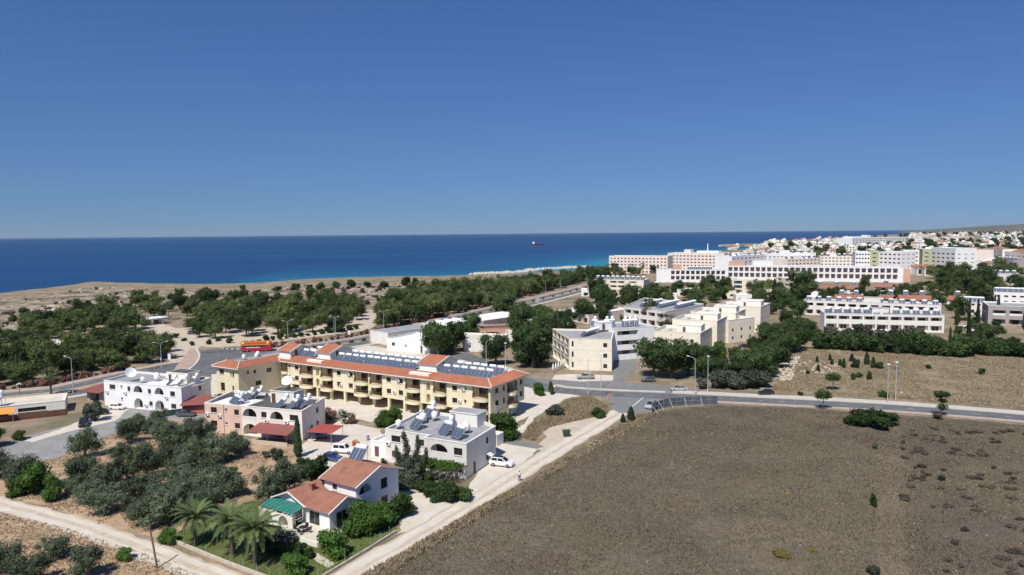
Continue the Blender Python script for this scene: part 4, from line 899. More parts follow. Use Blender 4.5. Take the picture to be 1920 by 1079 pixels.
# ------------------------------------------------------------------ villa with tiled gables
VO, VA = (-29.5, 104.5), R(-33.3)
vl_ = empty('tiled_villa', (VO[0], VO[1], 0), VA); tag(vl_, 'white villa with aged red tile gables, arches and a teal canopy', 'house')
mb = MB()
facade(mb, (.5, .5), (7.2, .5), 0, 5.1, [('w', 2.2, 3.7, 1.0, .9)], vl_, split=True)
facade(mb, (7.2, .5), (7.2, 9.6), 0, 5.1, [('a', 1.9, 2.65, 2.5, 2.2), ('w', 5.9, 3.0, 1.4, 1.6), ('w', 5.9, .6, 1.4, 1.2)], vl_, split=True, rail='white')
facade(mb, (7.2, 9.6), (.5, 9.6), 0, 5.1, [], vl_); facade(mb, (.5, 9.6), (.5, .5), 0, 5.1, [('w', 4, 3.6, 1.2, 1.1)], vl_, split=True)
for xx in (.5, 7.2): mb.add([(xx, .5, 5.1), (xx, 9.6, 5.1), (xx, 5.05, 6.75)], [(0, 1, 2) if xx > 1 else (0, 2, 1)])
facade(mb, (-4.4, -4.5), (2.2, -4.5), 0, 2.85, [('a', 1.6, .05, 2.0, 2.2), ('a', 4.7, .05, 2.0, 2.2)], vl_, split=True)
mb.add([(-4.4, -4.5, 2.85), (2.2, -4.5, 2.85), (-1.1, -4.5, 4.2)], [(0, 1, 2)])
facade(mb, (2.2, -4.5), (7.0, -4.5), 0, 2.85, [('w', 1.6, .1, 2.2, 2.2, 'alu')], vl_, split=True)
facade(mb, (7.0, -4.5), (7.0, .5), 0, 2.85, [('w', 2.5, .1, 2.4, 2.2, 'alu')], vl_, split=True); mb.add([(7.0, -4.5, 2.85), (7.0, 1.3, 2.85), (7.0, -1.6, 4.1)], [(0, 1, 2)])
facade(mb, (.5, 4.0), (-4.4, 4.0), 0, 2.85, [], vl_); facade(mb, (-4.4, 4.0), (-4.4, -4.5), 0, 2.85, [('w', 4, 1, 1.3, 1.1)], vl_, split=True)
mb.add([(-4.4, 4, 2.85), (2.2, 4, 2.85), (-1.1, 4, 4.2)], [(2, 1, 0)])
mb.build('wall', M['white'], vl_)
rt_ = MB(); T = M['tile2']
tiled(rt_, (-.1, -.1, 5.05), (7.75, -.1, 5.05), (7.75, 5.05, 6.9), (-.1, 5.05, 6.9), .3, .36); tiled(rt_, (7.75, 10.2, 5.05), (-.1, 10.2, 5.05), (-.1, 5.05, 6.9), (7.75, 5.05, 6.9), .3, .36)
ro = rt_.build('upper_roof', T, vl_)
rt_ = MB(); tiled(rt_, (-4.95, 4.4, 2.8), (-4.95, -5.1, 2.8), (-1.1, -5.1, 4.35), (-1.1, 4.4, 4.35), .3, .36); tiled(rt_, (2.65, -5.1, 2.85), (2.65, 1.0, 2.85), (-1.1, 1.0, 4.35), (-1.1, -5.1, 4.35), .3, .36); rt_.build('lower_roof', T, vl_)
rt_ = MB(); tiled(rt_, (2.3, -5.1, 2.83), (7.5, -5.1, 2.83), (7.5, -1.6, 4.22), (2.3, -1.6, 4.22), .3, .36); tiled(rt_, (7.5, 1.4, 2.95), (2.3, 1.4, 2.95), (2.3, -1.6, 4.22), (7.5, -1.6, 4.22), .3, .36); rt_.build('wing_roof', T, vl_)
def verge(p, q_, name='verge'):
    p, q_ = Vector(p), Vector(q_); v = MB(); s = (q_-p).normalized().cross(Vector((0, 0, 1))).normalized()*.08; z = Vector((0, 0, .09)); v.add([p-s-z, p+s-z, p+s+z, p-s+z, q_-s-z, q_+s-z, q_+s+z, q_-s+z], [(0, 1, 5, 4), (1, 2, 6, 5), (2, 3, 7, 6), (3, 0, 4, 7), (3, 2, 1, 0), (4, 5, 6, 7)]); v.build(name, M['offwhite'], vl_)
for p, q_ in (((7.8, -.1, 5.07), (7.8, 5.05, 6.92)), ((7.8, 10.2, 5.07), (7.8, 5.05, 6.92)), ((-.15, -.1, 5.07), (-.15, 5.05, 6.92)), ((-4.95, -5.15, 2.82), (-1.1, -5.15, 4.37)), ((2.65, -5.15, 2.87), (-1.1, -5.15, 4.37)), ((7.55, -5.1, 2.85), (7.55, -1.6, 4.24)), ((7.55, 1.4, 2.97), (7.55, -1.6, 4.24))): verge(p, q_)
vv = MB(); vv.add([(2.2, -5.1, 2.95), (2.75, -5.1, 2.95), (2.75, .4, 3.35), (2.2, .4, 3.35)], [(0, 1, 2, 3)]); vv.build('valley_flashing', M['whitepaint'], vl_)
ch = MB(); ch.box(-.3, .4, -1.9, -1.2, 3.7, 4.75); ch.box(-.4, .5, -2.0, -1.1, 4.75, 4.85); ch.build('chimney', M['tile2'], vl_)
cn = empty('teal_canopy', loc2w(VO, VA, -4.8, -7.2), VA); tag(cn, 'teal slatted canopy on posts over the villa terrace', 'canopy')
for i in range(9):
    x0 = .02+i*.8; q = MB(); q.add([(x0, 0, 2.35), (x0+.58, 0, 2.35), (x0+.58, 2.5, 2.85), (x0, 2.5, 2.85), (x0, 0, 2.39), (x0+.58, 0, 2.39), (x0+.58, 2.5, 2.89), (x0, 2.5, 2.89)], [(3, 2, 1, 0), (4, 5, 6, 7), (0, 1, 5, 4), (1, 2, 6, 5), (2, 3, 7, 6), (3, 0, 4, 7)]); q.build('slat', M['teal'], cn)
for i in range(10): x = i*.8-.03; q = MB(); q.add([(x-.03, -.15, 2.26), (x+.03, -.15, 2.26), (x+.03, 2.5, 2.78), (x-.03, 2.5, 2.78), (x-.03, -.15, 2.36), (x+.03, -.15, 2.36), (x+.03, 2.5, 2.92), (x-.03, 2.5, 2.92)], [(3, 2, 1, 0), (4, 5, 6, 7), (0, 1, 5, 4), (1, 2, 6, 5), (2, 3, 7, 6), (3, 0, 4, 7)]); q.build('rafter', M['wood'], cn)
for x in (.1, 3.6, 7.1): q = MB(); q.tube((x, .1, -.05), (x, .1, 2.3), .07, n=6); q.build('post', M['whitepaint'], cn)
wa = MB(); facade(wa, (-4.8, -7.4), (2.6, -7.4), 0, 2.2, [('c', 2.0, .05, 1.8, 1.9), ('c', 5.4, .05, 2.0, 1.9)], vl_); wa.build('arcade', M['cream2'], vl_)
pt = MB(); pt.box(2.2, 9.4, -8.9, -4.5, -.05, .42); pt.build('terrace', M['concrete'], vl_)
pw = MB(); pw.box(2.1, 9.5, -9.05, -8.9, -.05, .75); pw.box(9.4, 9.55, -8.9, -4.5, -.05, .75); pw.build('terrace_wall', M['cream2'], vl_)
heater(loc2w(VO, VA, 1.6, 6.6, 6.15), VA+R(8), 'solar water heater on stilts behind the villa ridge', None, 0, 1.25)
tb = empty('terrace_table', loc2w(VO, VA, 4.6, -7.2, .42), VA); tag(tb, 'dark round garden table on the villa terrace', 'table')
q = MB(); q.lathe([(0, .7), (.6, .7), (.62, .73), (.6, .76), (0, .76)], 16); q.build('tabletop', M['black'], tb); q = MB(); q.tube((0, 0, 0), (0, 0, .7), .05); q.lathe([(0, 0), (.32, 0), (.28, .05), (0, .05)], 12); q.build('pedestal', M['black'], tb)
def chair_proto():
    t = empty('terrace_chair'); tag(t, 'dark garden chair at the round table on the villa terrace', 'chair', 'chairs on the villa terrace')
    q = MB(); q.box(-.24, .24, -.24, .24, .4, .45); q.build('seat', M['black'], t); q = MB(); q.box(-.24, .24, .2, .25, .45, .92); q.build('backrest', M['black'], t)
    for x in (-.21, .21):
        for y in (-.21, .21): q = MB(); q.tube((x, y, 0), (x, y, .42), .02, n=5); q.build('leg', M['black'], t)
    return t
ch_ = chair_proto()
for k in range(4): a = k*math.pi/2+.4; put(ch_, USED, (lambda p: (p[0], p[1], .42))(loc2w(VO, VA, 4.6+.95*math.cos(a), -7.2+.95*math.sin(a))), VA+a-math.pi/2)
# garden of the villa: lawn, walls, posts
GARD = [(316, 1012), (330, 1000), (470, 940), (560, 935), (660, 960), (740, 965), (746, 992), (690, 1030), (612, 1076), (560, 1112), (500, 1085), (425, 1058)]
sheet('lawn', GARD, M['lawn'], .03, .3)
sheet('garden_path', [(576, 1042), (590, 1035), (628, 1058), (615, 1066)], M['concrete'], .045, .1)
def low_wall(px, h, w_, mat, label):
    L = GW(px); o = empty('garden_wall', (*L[0], 0)); tag(o, label, 'wall'); mb = MB()
    for i in range(len(L)-1):
        a, b = L[i]-L[0], L[i+1]-L[0]; t = (b-a).normalized(); n_ = Vector((-t.y, t.x))*w_/2; mb.prism(ccw([a-n_, b-n_, b+n_, a+n_]), -.1, h)
    mb.build('wall', mat, o)
    for i in range(len(L)-1):
        a, b = L[i]-L[0], L[i+1]-L[0]; k = int((b-a).length/2.6)
        for j in range(k+1): p = a.lerp(b, (j+.3)/(k+1)); q = MB(); q.tube((p.x, p.y, h-.02), (p.x, p.y, h+1.1), .03, n=5); q.build('fence_post', M['steel'], o)
low_wall([(318, 1014), (425, 1058), (500, 1086), (560, 1112)], .45, .25, M['stone'], 'low pale stone garden wall with thin posts along the dirt track')
low_wall([(566, 1108), (612, 1079), (690, 1032), (742, 999)], .35, .22, M['stone'], 'low pale garden wall with thin posts along the lane by the lawn')
# ------------------------------------------------------------------ low buildings at the edge of the lot, left
l0, l1 = G(12, 815), G(150, 772)
lb = building('low_cafe', 'low white flat-roofed cafe behind a brown board fence with an orange awning', 'building', None, quad_from(Vector((-125.5, 156.5)), Vector((-107.5, 166.5)), 9), 2.9, 'cream2', 'roofbeige', {0: [('w', 2.6, 1.1, 3.4, 1.1), ('b', 8.0, .1, 3.2, 2.2), ('w', 14.0, 1.2, 5.5, .9)]}, split=True)
LA = math.atan2(10, 18)
aw = empty('orange_awning', (-119.7, 157.6, 0), LA); tag(aw, 'faded orange canvas awning stretched out from the low cafe', 'awning')
q = MB(); q.add([(0, -2.4, 2.0), (5.2, -2.4, 2.0), (5.2, .9, 2.75), (0, .9, 2.75), (0, -2.4, 2.05), (5.2, -2.4, 2.05), (5.2, .9, 2.8), (0, .9, 2.8)], [(3, 2, 1, 0), (4, 5, 6, 7), (0, 1, 5, 4), (1, 2, 6, 5), (2, 3, 7, 6), (3, 0, 4, 7)]); q.build('canvas', M['orange'], aw)
for x in (.1, 5.1): q = MB(); q.tube((x, -2.3, -.05), (x, -2.3, 2.05), .05, n=6); q.build('post', M['steel'], aw)
heater((-121, 162, 2.5), LA+R(-40), 'solar heater with white ball tank on the low cafe roof', None, 1, 1.25)
fn = empty('board_fence', (-124.5, 153.2, 0), math.atan2(11, 19)); tag(fn, 'dark brown stained board fence in front of the low cafe', 'fence')
q = MB(); q.box(-.1, .1, -.02, .02, 0, 1.5); pm = q.mesh('board', M['fencewood'])
for i in range(105): inst('board', pm, fn, (i*.21, rnd.uniform(-.012, .012), rnd.uniform(-.04, .03)))
for x in np.arange(0, 22, 2.4): q = MB(); q.box(x-.05, x+.05, .04, .13, -.1, 1.6); q.build('fence_post', M['fencewood'], fn)
building('white_corner_building', 'plain white wall of a flat-roofed building at the gravel lot', 'building', None, quad_from(Vector((-137, 148)), Vector((-125.5, 154.5)), 8), 4.2, 'white', 'roofwhite', {0: [('w', 5, 1.2, 1.6, 1.2)]})
rs = building('red_roof_shed', 'open shed with a dull red sheet roof beside the white arched house', 'shed', None, quad_from(Vector((-109.5, 178.5)), Vector((-102.8, 175.2)), 8), 2.6, 'mauve', 'roofgrey', {0: [('b', 3.0, .05, 3.8, 2.2)]})
q = MB(); q.add([(-1.2, -1.5, 2.75), (6.8, -1.5, 2.75), (6.8, 8, 3.5), (-1.2, 8, 3.5), (-1.2, -1.5, 2.85), (6.8, -1.5, 2.85), (6.8, 8, 3.6), (-1.2, 8, 3.6)], [(3, 2, 1, 0), (4, 5, 6, 7), (0, 1, 5, 4), (1, 2, 6, 5), (2, 3, 7, 6), (3, 0, 4, 7)]); q.build('sheet_roof', M['redbrown'], rs)
rg = building('red_garage', 'small red garage between the white arched house and the pink wall', 'garage', None, quad_from(Vector(G(342, 778)), Vector(G(383, 776)), 5), 2.3, 'redwall', 'roofgrey', {0: [('b', 2.6, .9, 4.2, 1.0)]})
q = MB(); q.add([(-.3, -.8, 2.3), (5.5, -.8, 2.3), (5.5, 5.4, 3.2), (-.3, 5.4, 3.2), (-.3, -.8, 2.4), (5.5, -.8, 2.4), (5.5, 5.4, 3.3), (-.3, 5.4, 3.3)], [(3, 2, 1, 0), (4, 5, 6, 7), (0, 1, 5, 4), (1, 2, 6, 5), (2, 3, 7, 6), (3, 0, 4, 7)]); q.build('sheet_roof', M['redbrown'], rg)
# ------------------------------------------------------------------ long low restaurant along the coast road
rd = Vector((53, 59)).normalized()
def seg_b(s0, s1, h, dep, wall, roof, ops, label, name='restaurant', off=0.0):
    p = Vector((-55.3, 271.8)); n_ = Vector((rd.y, -rd.x)); a = p+rd*s0+n_*(dep-off); b = p+rd*s1+n_*(dep-off)
    return building(name, label, 'building', None, quad_from(a, b, dep), h, wall, roof, ops)
seg_b(0, 27, 4.6, 11, 'offwhite', 'roofgrey', {0: [('c', 4+3.4*i, 1.2, 2.6, 2.2) for i in range(7)], 3: []}, 'long low off-white building with grey roof and shallow arches by the coast road')
r2 = seg_b(27.2, 50, 4.2, 13, 'white', 'roofwhite', {0: [('c', 3+4.6*i, .1, 3.4, 3.2) for i in range(4)]}, 'white arcaded building with vaulted roof ribs by the coast road')
for i in range(4):
    q = MB(); N = 10; w_ = 2.0; pts = [(-w_*math.cos(math.pi*k/N), 1.5*math.sin(math.pi*k/N)) for k in range(N+1)]
    for k in range(N): q.quad((3+4.6*i+pts[k][0], -.1, 4.1+pts[k][1]), (3+4.6*i+pts[k+1][0], -.1, 4.1+pts[k+1][1]), (3+4.6*i+pts[k+1][0], 12.6, 4.1+pts[k+1][1]), (3+4.6*i+pts[k][0], 12.6, 4.1+pts[k][1]))
    q.add([(3+4.6*i+p[0], -.1, 4.1+p[1]) for p in pts], [tuple(range(N+1))[::-1]]); q.build('vault', M['white'], r2)
r3 = seg_b(50.2, 78, 4.4, 12, 'cream2', 'roofwhite', {0: [('c', 4+4*i, .6, 2.6, 2.4) for i in range(6)]}, 'cream arcaded pavilion with a low white pyramid roof by the coast road')
q = MB(); q.add([(-.6, -.6, 4.55), (28.4, -.6, 4.55), (28.4, 12.6, 4.55), (-.6, 12.6, 4.55), (9, 6, 6.4), (19, 6, 6.4)], [(0, 1, 5, 4), (1, 2, 5), (2, 3, 4, 5), (3, 0, 4)]); q.build('hip_roof', M['roofwhite'], r3)
building('restaurant_annex', 'plain white annex with a few dark slots in front of the arcaded buildings', 'building', None, [Vector((-45.6, 253.5)), Vector((-29, 244)), Vector((-20, 258)), Vector((-37, 268))], 4.3, 'white', 'roofwhite', {0: [('w', 3, 1.8, 1.4, 1.2), ('w', 8.6, 1.8, .7, .8), ('d', 15.6, .1, .9, 2.6)]})
# low houses in the trees
w1 = building('flat_roofed_house', 'cream flat-roofed house with tall blue-grey windows on its narrow side', 'house', None, [Vector((-17.2, 249)), Vector((-4.5, 246.5)), Vector((-1.5, 259)), Vector((-19.5, 264))], 4.6, 'offwhite', 'roofbeige', {3: [('w', 3+3*i, 1.0, 1.7, 2.6, 'whitepaint', 'glassblue') for i in range(4)], 0: [('w', 2.0, 1.2, .9, 2.0, 'whitepaint', 'glassblue')]})
w2 = building('cream_bungalow', 'cream bungalow with a red framed porch beam among dark trees', 'house', None, [Vector((-3, 262)), Vector((19, 258)), Vector((21, 272)), Vector((-2, 276))], 4.0, 'cream2', 'roofbeige', {0: [('b', 8, .1, 6, 2.6), ('w', 16, 1, 1.6, 1.2)]})
q = MB(); q.box(3.5, 12.5, -2.2, -1.7, 3.2, 4.0); q.box(12.0, 12.6, -2.2, -1.7, 0, 3.2); q.box(3.5, 4.0, -2.2, -1.7, 0, 3.2); q.box(3.5, 4, -1.7, 0, 3.3, 3.9); q.box(12, 12.5, -1.7, 0, 3.3, 3.9); q.build('porch_beam', M['terra'], w2)
building('arched_bungalow', 'cream bungalow with two tall arches and a dark flat roof', 'house', None, [Vector((4, 283)), Vector((24, 285)), Vector((23, 298)), Vector((3, 296))], 5.4, 'cream2', 'bitumen', {0: [('c', 7, .2, 2.2, 3.2), ('c', 11, .2, 2.2, 3.2), ('d', 3.5, .1, .7, 2.4)]})
building('red_banded_bungalow', 'bungalow with a dull red band under its dark flat roof', 'house', None, [Vector((-13, 279)), Vector((2.5, 283)), Vector((1, 295)), Vector((-14, 292))], 3.8, 'terra', 'bitumen', {0: [('b', 5, .1, 5, 2.4)]}, coping='terra')
# ------------------------------------------------------------------ three-storey cream apartment block and its white wing
a3 = building('cream_apartment_block', 'three-storey cream apartment block with blue-grey balconies down its narrow side', 'building', None, [Vector((17.4, 213.5)), Vector((30.0, 210.8)), Vector((33.6, 231)), Vector((13.6, 236))], 9.6, 'cream', 'roofgrey',
    {0: [(k, x, z, w_, h_) for z in (.8, 4.0, 7.2) for k, x, w_, h_ in (('w', 1.0, .6, 1.7), ('w', 10.9, 1.2, 1.3))], 3: [('b', 3.0+5.4*i, z, 5.0, 2.7, 'bluegrey', 'glassblue') for i in range(4) for z in (.2, 3.3, 6.5)], 1: [('w', 4, z, .8, 1.6) for z in (.9, 4.1, 7.3)]}, coping='cream', lev=[3.1, 6.3], rail='bluegrey', recm='bluegrey')
AO, AN = Vector((17.4, 213.5)), math.atan2(-2.7, 12.6)
for i in range(8): heater(loc2w(AO, AN, 3.6+.0*i+i*.42, 8+i*1.25, 9.2), AN+R(-62), 'solar heater in one long slanting row on the cream apartment block', 'long heater row on the cream block', 0, 1.0)
aw_ = building('white_apartment_wing', 'white three-storey wing with open access galleries beside the cream block', 'building', None, [Vector((33.0, 228)), Vector((47.5, 234)), Vector((43, 248)), Vector((27, 242))], 10.4, 'white', 'roofgrey',
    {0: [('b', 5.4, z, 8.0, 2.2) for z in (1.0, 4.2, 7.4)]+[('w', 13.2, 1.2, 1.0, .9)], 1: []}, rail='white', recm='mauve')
roof_box(aw_, -3.2, 1.2, 3, 7, 9.9, 12.3, 'white', 'roofwhite', -2)
AW, AWA = Vector((33.0, 228)), math.atan2(6, 14.5)
for i, (x, y) in enumerate([(2.5, 9), (4.8, 9.4), (8, 6), (10, 6.4), (12, 6.2), (-1, 11)]): heater(loc2w(AW, AWA, x, y, 10.0), AWA+R(-40), 'solar heater with a large white drum on the white gallery wing roof', 'heaters on the white wing', 1, 1.15)
for i in range(5):                                       # closed white parasols of the terrace below the balconies
    p = G(1037+5*i, 700-2.5*i); o = empty('parasol', (p.x, p.y, 0)); tag(o, 'closed white parasol on the terrace below the blue-grey balconies', 'parasol', 'closed parasols by the cream block')
    q = MB(); q.tube((0, 0, 0), (0, 0, 2.9), .04, n=6); q.build('pole', M['steel'], o); q = MB(); q.lathe([(.05, 2.95), (.22, 2.3), (.42, 1.1), (.36, 1.05)], 8); q.build('canopy', M['whitepaint'], o)
# ------------------------------------------------------------------ stepped cream apartments
def small_wins(n, fl, L, w_=.7, h_=1.2, z=1.2): return [('w', L*(i+.5)/n, z+3*f, w_, h_) for i in range(n) for f in range(fl)]
for i, (fl, frt, dep, h, lab) in enumerate([((48.5, 243), (63.5, 236), 17, 7.6, 'lowest cream block of the stepped apartments with white parapet ledges'), ((59, 258), (73.5, 251), 16, 9.8, 'cream block with a roof room, second step of the stepped apartments'), ((71, 279), (86.5, 271), 17, 10.2, 'cream block with two dark roof doors, third step of the apartments'), ((86, 298), (102.5, 289), 18, 10.6, 'tallest cream block at the far end of the stepped apartments'), ((81, 262), (93.5, 270), 12, 8.6, 'cream side block of the stepped apartments by the parked black car')]):
    q4 = quad_from(Vector(fl), Vector(frt), dep, 1.); L = (Vector(frt)-Vector(fl)).length
    b_ = building('stepped_apartment_block', lab, 'building', 'stepped cream apartments', q4, h, 'cream', 'roofbeige', {0: small_wins(3, 2, L, 1.0, 1.2), 1: small_wins(4, 3, dep, .7, 1.3, .9), 3: small_wins(2, 3, dep)}, coping='offwhite', parapet=.9)
    if i < 4: roof_box(b_, L*.45, L*.95, dep*.35, dep*.8, h-.9, h+1.7, 'cream2', 'roofwhite', L*.6)
    ang = math.atan2((Vector(frt)-Vector(fl)).y, (Vector(frt)-Vector(fl)).x)
    if i < 4: put(TANK[0], USED, loc2w(fl, ang, L*.25, dep*.6, h-.9), 0, 1.1, 'white tank on the roof of a stepped cream apartment block', 'tanks on the stepped apartments')
# ------------------------------------------------------------------ white balcony block and low house beyond
b5 = building('white_balcony_block', 'white two-storey block with a row of dark balconies under crowded heaters', 'building', None, [Vector((52, 327)), Vector((66.5, 304)), Vector((92, 336)), Vector((70, 371))], 7.2, 'offwhite', 'roofgrey', {0: [('b', 3+5.2*i, z, 4.2, 2.4) for i in range(5) for z in (.3, 3.8)], 1: []}, recm='mauve')
for r_ in range(3):
    for i in range(7): p = Vector((60, 327)).lerp(Vector((74, 318)), r_/2.)+Vector((12, 17))*(.1+i*.16); heater((p.x, p.y, 6.8), R(-55), 'solar heater in the crowded rows on the white balcony block', 'crowded heaters on the balcony block', 0, 1.2)
l6 = building('low_pink_villa', 'low white house with pinkish window surrounds and white tanks on a terrace roof', 'house', None, [Vector((22.5, 343)), Vector((35, 320)), Vector((58, 345)), Vector((45, 372))], 4.2, 'hotelpink', 'roofwhite', {0: [('b', 3+5*i, .2, 3.6, 2.6) for i in range(5)]})
for x, y in ((32, 346), (36, 342), (44, 352), (48, 358), (38, 336)): heater((x, y, 3.85), R(-40), 'solar heater with white tank on the low pinkish house terrace', 'heaters on the low pinkish house', 0, 1.4)
# ------------------------------------------------------------------ far buildings, placed by their roof corners
def far(name, label, cat, pl, pr_, z, dep, wall, roof, ops0, group=None, ops1=None, ops3=None, **k):
    a, b = G(*pl, z), G(*pr_, z); L = (b-a).length; o = {0: ops0(L)}
    if ops1: o[1] = ops1(dep)
    if ops3: o[3] = ops3(dep)
    r_ = building(name, label, cat, group, quad_from(a, b, dep), z, wall, roof, o, **k); return r_, a, b, L, math.atan2((b-a).y, (b-a).x)
def bays(n, fl, w_=.72, h_=2.3, fh=3.1, z=.4, kind='b', m0=.01): return lambda L: [(kind, L*(m0+(1-2*m0)*(i+.5)/n), z+fh*f, L*(1-2*m0)/n*w_, h_) for i in range(n) for f in range(fl)]
def roofs_tanks(n, a, b, dep, z, label, group, sc=1.3, kind=0, rows=1):
    d = (b-a); n_ = Vector((-d.y, d.x)).normalized()
    for r_ in range(rows):
        for i in range(n): p = a+d*((i+.5+.3*r_)/n)+n_*dep*(.3+.35*r_); heater((p.x, p.y, z-.4), math.atan2(d.y, d.x)+R(rnd.uniform(-8, 8)), label, group, kind, sc)
r_, a, b, L, an2 = far('cream_apartments', 'cream apartment house with blue balconies and white roof tanks', 'building', (1112, 524), (1207, 526), 9.4, 16, 'cream', 'roofgrey', lambda L: [('w', L*.13, z, 1.8, 1.2, None, 'glassblue') for z in (3.6, 6.6)]+[('b', L*x, z, L*.13, 2.2) for x in (.41, .56) for z in (.4, 3.4, 6.4)]+[('w', L*x, z, 3., 1.6, 'whitepaint', 'glassblue') for x in (.77, .92) for z in (.9, 3.9)]+[('b', L*.79, 6.6, 5., 1.9)], fr='whitepaint')
roofs_tanks(10, a, b, 16, 9.4, 'white-tanked heater on the cream apartments with blue balconies', 'heaters on the cream apartments', 1.4, 0)
far('striped_apartments', 'cream and blue striped apartment house behind the thin conifers', 'building', (1373, 524), (1412, 525), 9.4, 14, 'cream', 'roofwhite', lambda L: [('b', L*.28, z, L*.4, 2.0, 'whitepaint', 'glassblue') for z in (.5, 3.5, 6.5)], rail='glassblue')
far('beige_apartments', 'beige apartment house half hidden behind the big dark pine', 'building', (1455, 520), (1482, 523), 9.4, 14, 'cream', 'roofwhite', bays(2, 3, .5))
# pink hotel
far('pink_hotel_wing', 'long four-storey pink hotel wing of small square balconies by the sea', 'hotel', (1142, 480), (1252, 481), 17.5, 16, 'hotelpink', 'roofbeige', bays(16, 5, .5, 2.1, 3.2, .6), ops3=bays(3, 5, .4, 1.8, 3.2, .8))
r_, a, b, L, an2 = far('pink_hotel_block', 'taller pink hotel block with a white tower room, next to the pink wing', 'hotel', (1252, 474.5), (1358, 475.5), 19, 18, 'hotelpink', 'roofwhite', bays(15, 5, .55, 2.1, 3.4, .8))
roof_box(r_, L*.28, L*.40, 3, 12, 18.6, 22.5, 'hotelpink', 'roofwhite'); roof_box(r_, L*.50, L*.88, 4, 14, 18.6, 21.2, 'white', 'roofwhite')
q = MB(); q.tube((L*.67, 8, 21), (L*.67, 8, 29), .7, .4, 8); q.build('chimney', M['white'], r_)
# long white hotel with red bays
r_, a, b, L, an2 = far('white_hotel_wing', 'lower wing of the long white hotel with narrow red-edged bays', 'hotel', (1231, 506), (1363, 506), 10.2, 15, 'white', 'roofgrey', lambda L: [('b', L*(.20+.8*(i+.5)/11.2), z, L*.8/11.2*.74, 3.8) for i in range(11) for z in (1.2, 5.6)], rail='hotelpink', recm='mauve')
roofs_tanks(6, a.lerp(b, .45), a.lerp(b, .8), 15, 10.2, 'white tank on the lower wing of the long white hotel', 'tanks on the hotel wing', 1.5, 0); roof_box(r_, L*.24, L*.36, 4, 9, 9.8, 14, 'terra', 'terra')
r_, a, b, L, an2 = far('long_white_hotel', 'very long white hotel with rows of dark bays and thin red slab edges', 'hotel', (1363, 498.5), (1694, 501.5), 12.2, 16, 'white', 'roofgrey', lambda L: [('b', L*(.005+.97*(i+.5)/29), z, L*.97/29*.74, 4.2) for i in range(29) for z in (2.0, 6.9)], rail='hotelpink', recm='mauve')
roof_box(r_, L*.01, L*.11, 3, 11, 11.8, 15.5, 'terra', 'terra'); roof_box(r_, L*.155, L*.28, 3, 11, 11.8, 16.6, 'white', 'roofwhite')
q = MB(); q.box(L+.01, L+5, 0, 9, 0, 10.8); q.build('end_tower', M['terra'], r_)
# apartment blocks behind
gW = 'white apartment blocks behind the long hotel'
for i, (pl, pr_, z, n, wl, lab) in enumerate([((1372, 481), (1440, 477), 18, 9, 'white', 'white stepped apartment block between the pink hotel and the long hotel'), ((1440, 475.5), (1530, 474), 19, 12, 'white', 'white balconied block directly behind the middle of the long hotel'), ((1476, 486), (1540, 484), 14, 9, 'hotelpink', 'pinkish block with small windows behind the long hotel'), ((1538, 481), (1602, 481), 14, 9, 'cream2', 'cream block with roof tanks left of the sage-striped blocks')]):
    r_, a, b, L, an2 = far('apartment_block', lab, 'building', pl, pr_, z, 18, wl, 'roofwhite', bays(n, 5 if z > 15 else 4, .55, 2.0, 3.3, .8), gW)
    roof_box(r_, L*.3, L*.5, 4, 12, z-.4, z+2.6, wl); roofs_tanks(6, a, b, 18, z, 'white roof tank on an apartment block behind the long hotel', 'tanks on the far apartment blocks', 1.6, 0)
for i, (pl, pr_, z, lab) in enumerate([((1604, 472.5), (1632, 472.5), 21, 'white corner of the first sage-striped apartment block'), ((1648, 472), (1690, 473), 21, 'white half of the first apartment block beside its sage stripe'), ((1694, 470), (1730, 470), 21, 'white corner of the second sage-striped apartment block'), ((1746, 464.5), (1792, 466), 24, 'tall white apartment block beside the second sage stripe')]):
    far('white_tower_block', lab, 'building', pl, pr_, z, 20, 'white', 'roofwhite', bays(5, 5, .6, 2.3, 3.9, 1.3), 'sage-striped apartment blocks', ops1=bays(3, 5, .4, 1.6, 3.9, 1.6), ops3=bays(3, 5, .5, 2.0, 3.9, 1.4), recm='mauve')
for pl, pr_, z, lab in (((1632, 470), (1648, 470), 22, 'sage green stair tower of the first white block'), ((1730, 468), (1746, 468), 22.5, 'sage green stair tower of the second white block')):
    far('stair_tower', lab, 'building', pl, pr_, z, 18, 'sage', 'roofwhite', bays(1, 5, .45, 1.8, 3.9, 2.2))
for pl, pr_, z, lab, wl in (((1797, 467), (1830, 469), 18, 'terracotta apartment house with a small hipped roof', 'hotelpink'), ((1842, 466), (1880, 468), 18, 'second terracotta apartment house further inland', 'cream2'), ((1884, 472), (1925, 474), 19, 'pinkish apartment house at the inland end of the row', 'hotelpink')):
    r_, a, b, L, an2 = far('terracotta_apartments', lab, 'building', pl, pr_, z, 18, wl, 'roofbeige', bays(4, 4, .5, 1.7, 4.0, 1.6), 'terracotta apartment houses')
    q = MB(); q.add([(L*.2, 1, z+.2), (L*.8, 1, z+.2), (L*.8, 12, z+.2), (L*.2, 12, z+.2), (L*.42, 6, z+3.2), (L*.58, 7, z+3.2)], [(0, 1, 5, 4), (1, 2, 5), (2, 3, 4, 5), (3, 0, 4)]); q.build('hip_roof', M['tile2'], r_)
r_, a, b, L, an2 = far('big_seafront_hotel', 'big white many-windowed hotel far along the bay', 'hotel', (1598, 446.5), (1698, 444.5), 23, 40, 'white', 'roofwhite', bays(18, 5, .7, 2.8, 4.2, 1.2))
roof_box(r_, L*.30, L*.36, 5, 20, 22, 29, 'white'); roof_box(r_, L*.02, L*.28, 5, 25, 22, 26, 'white')
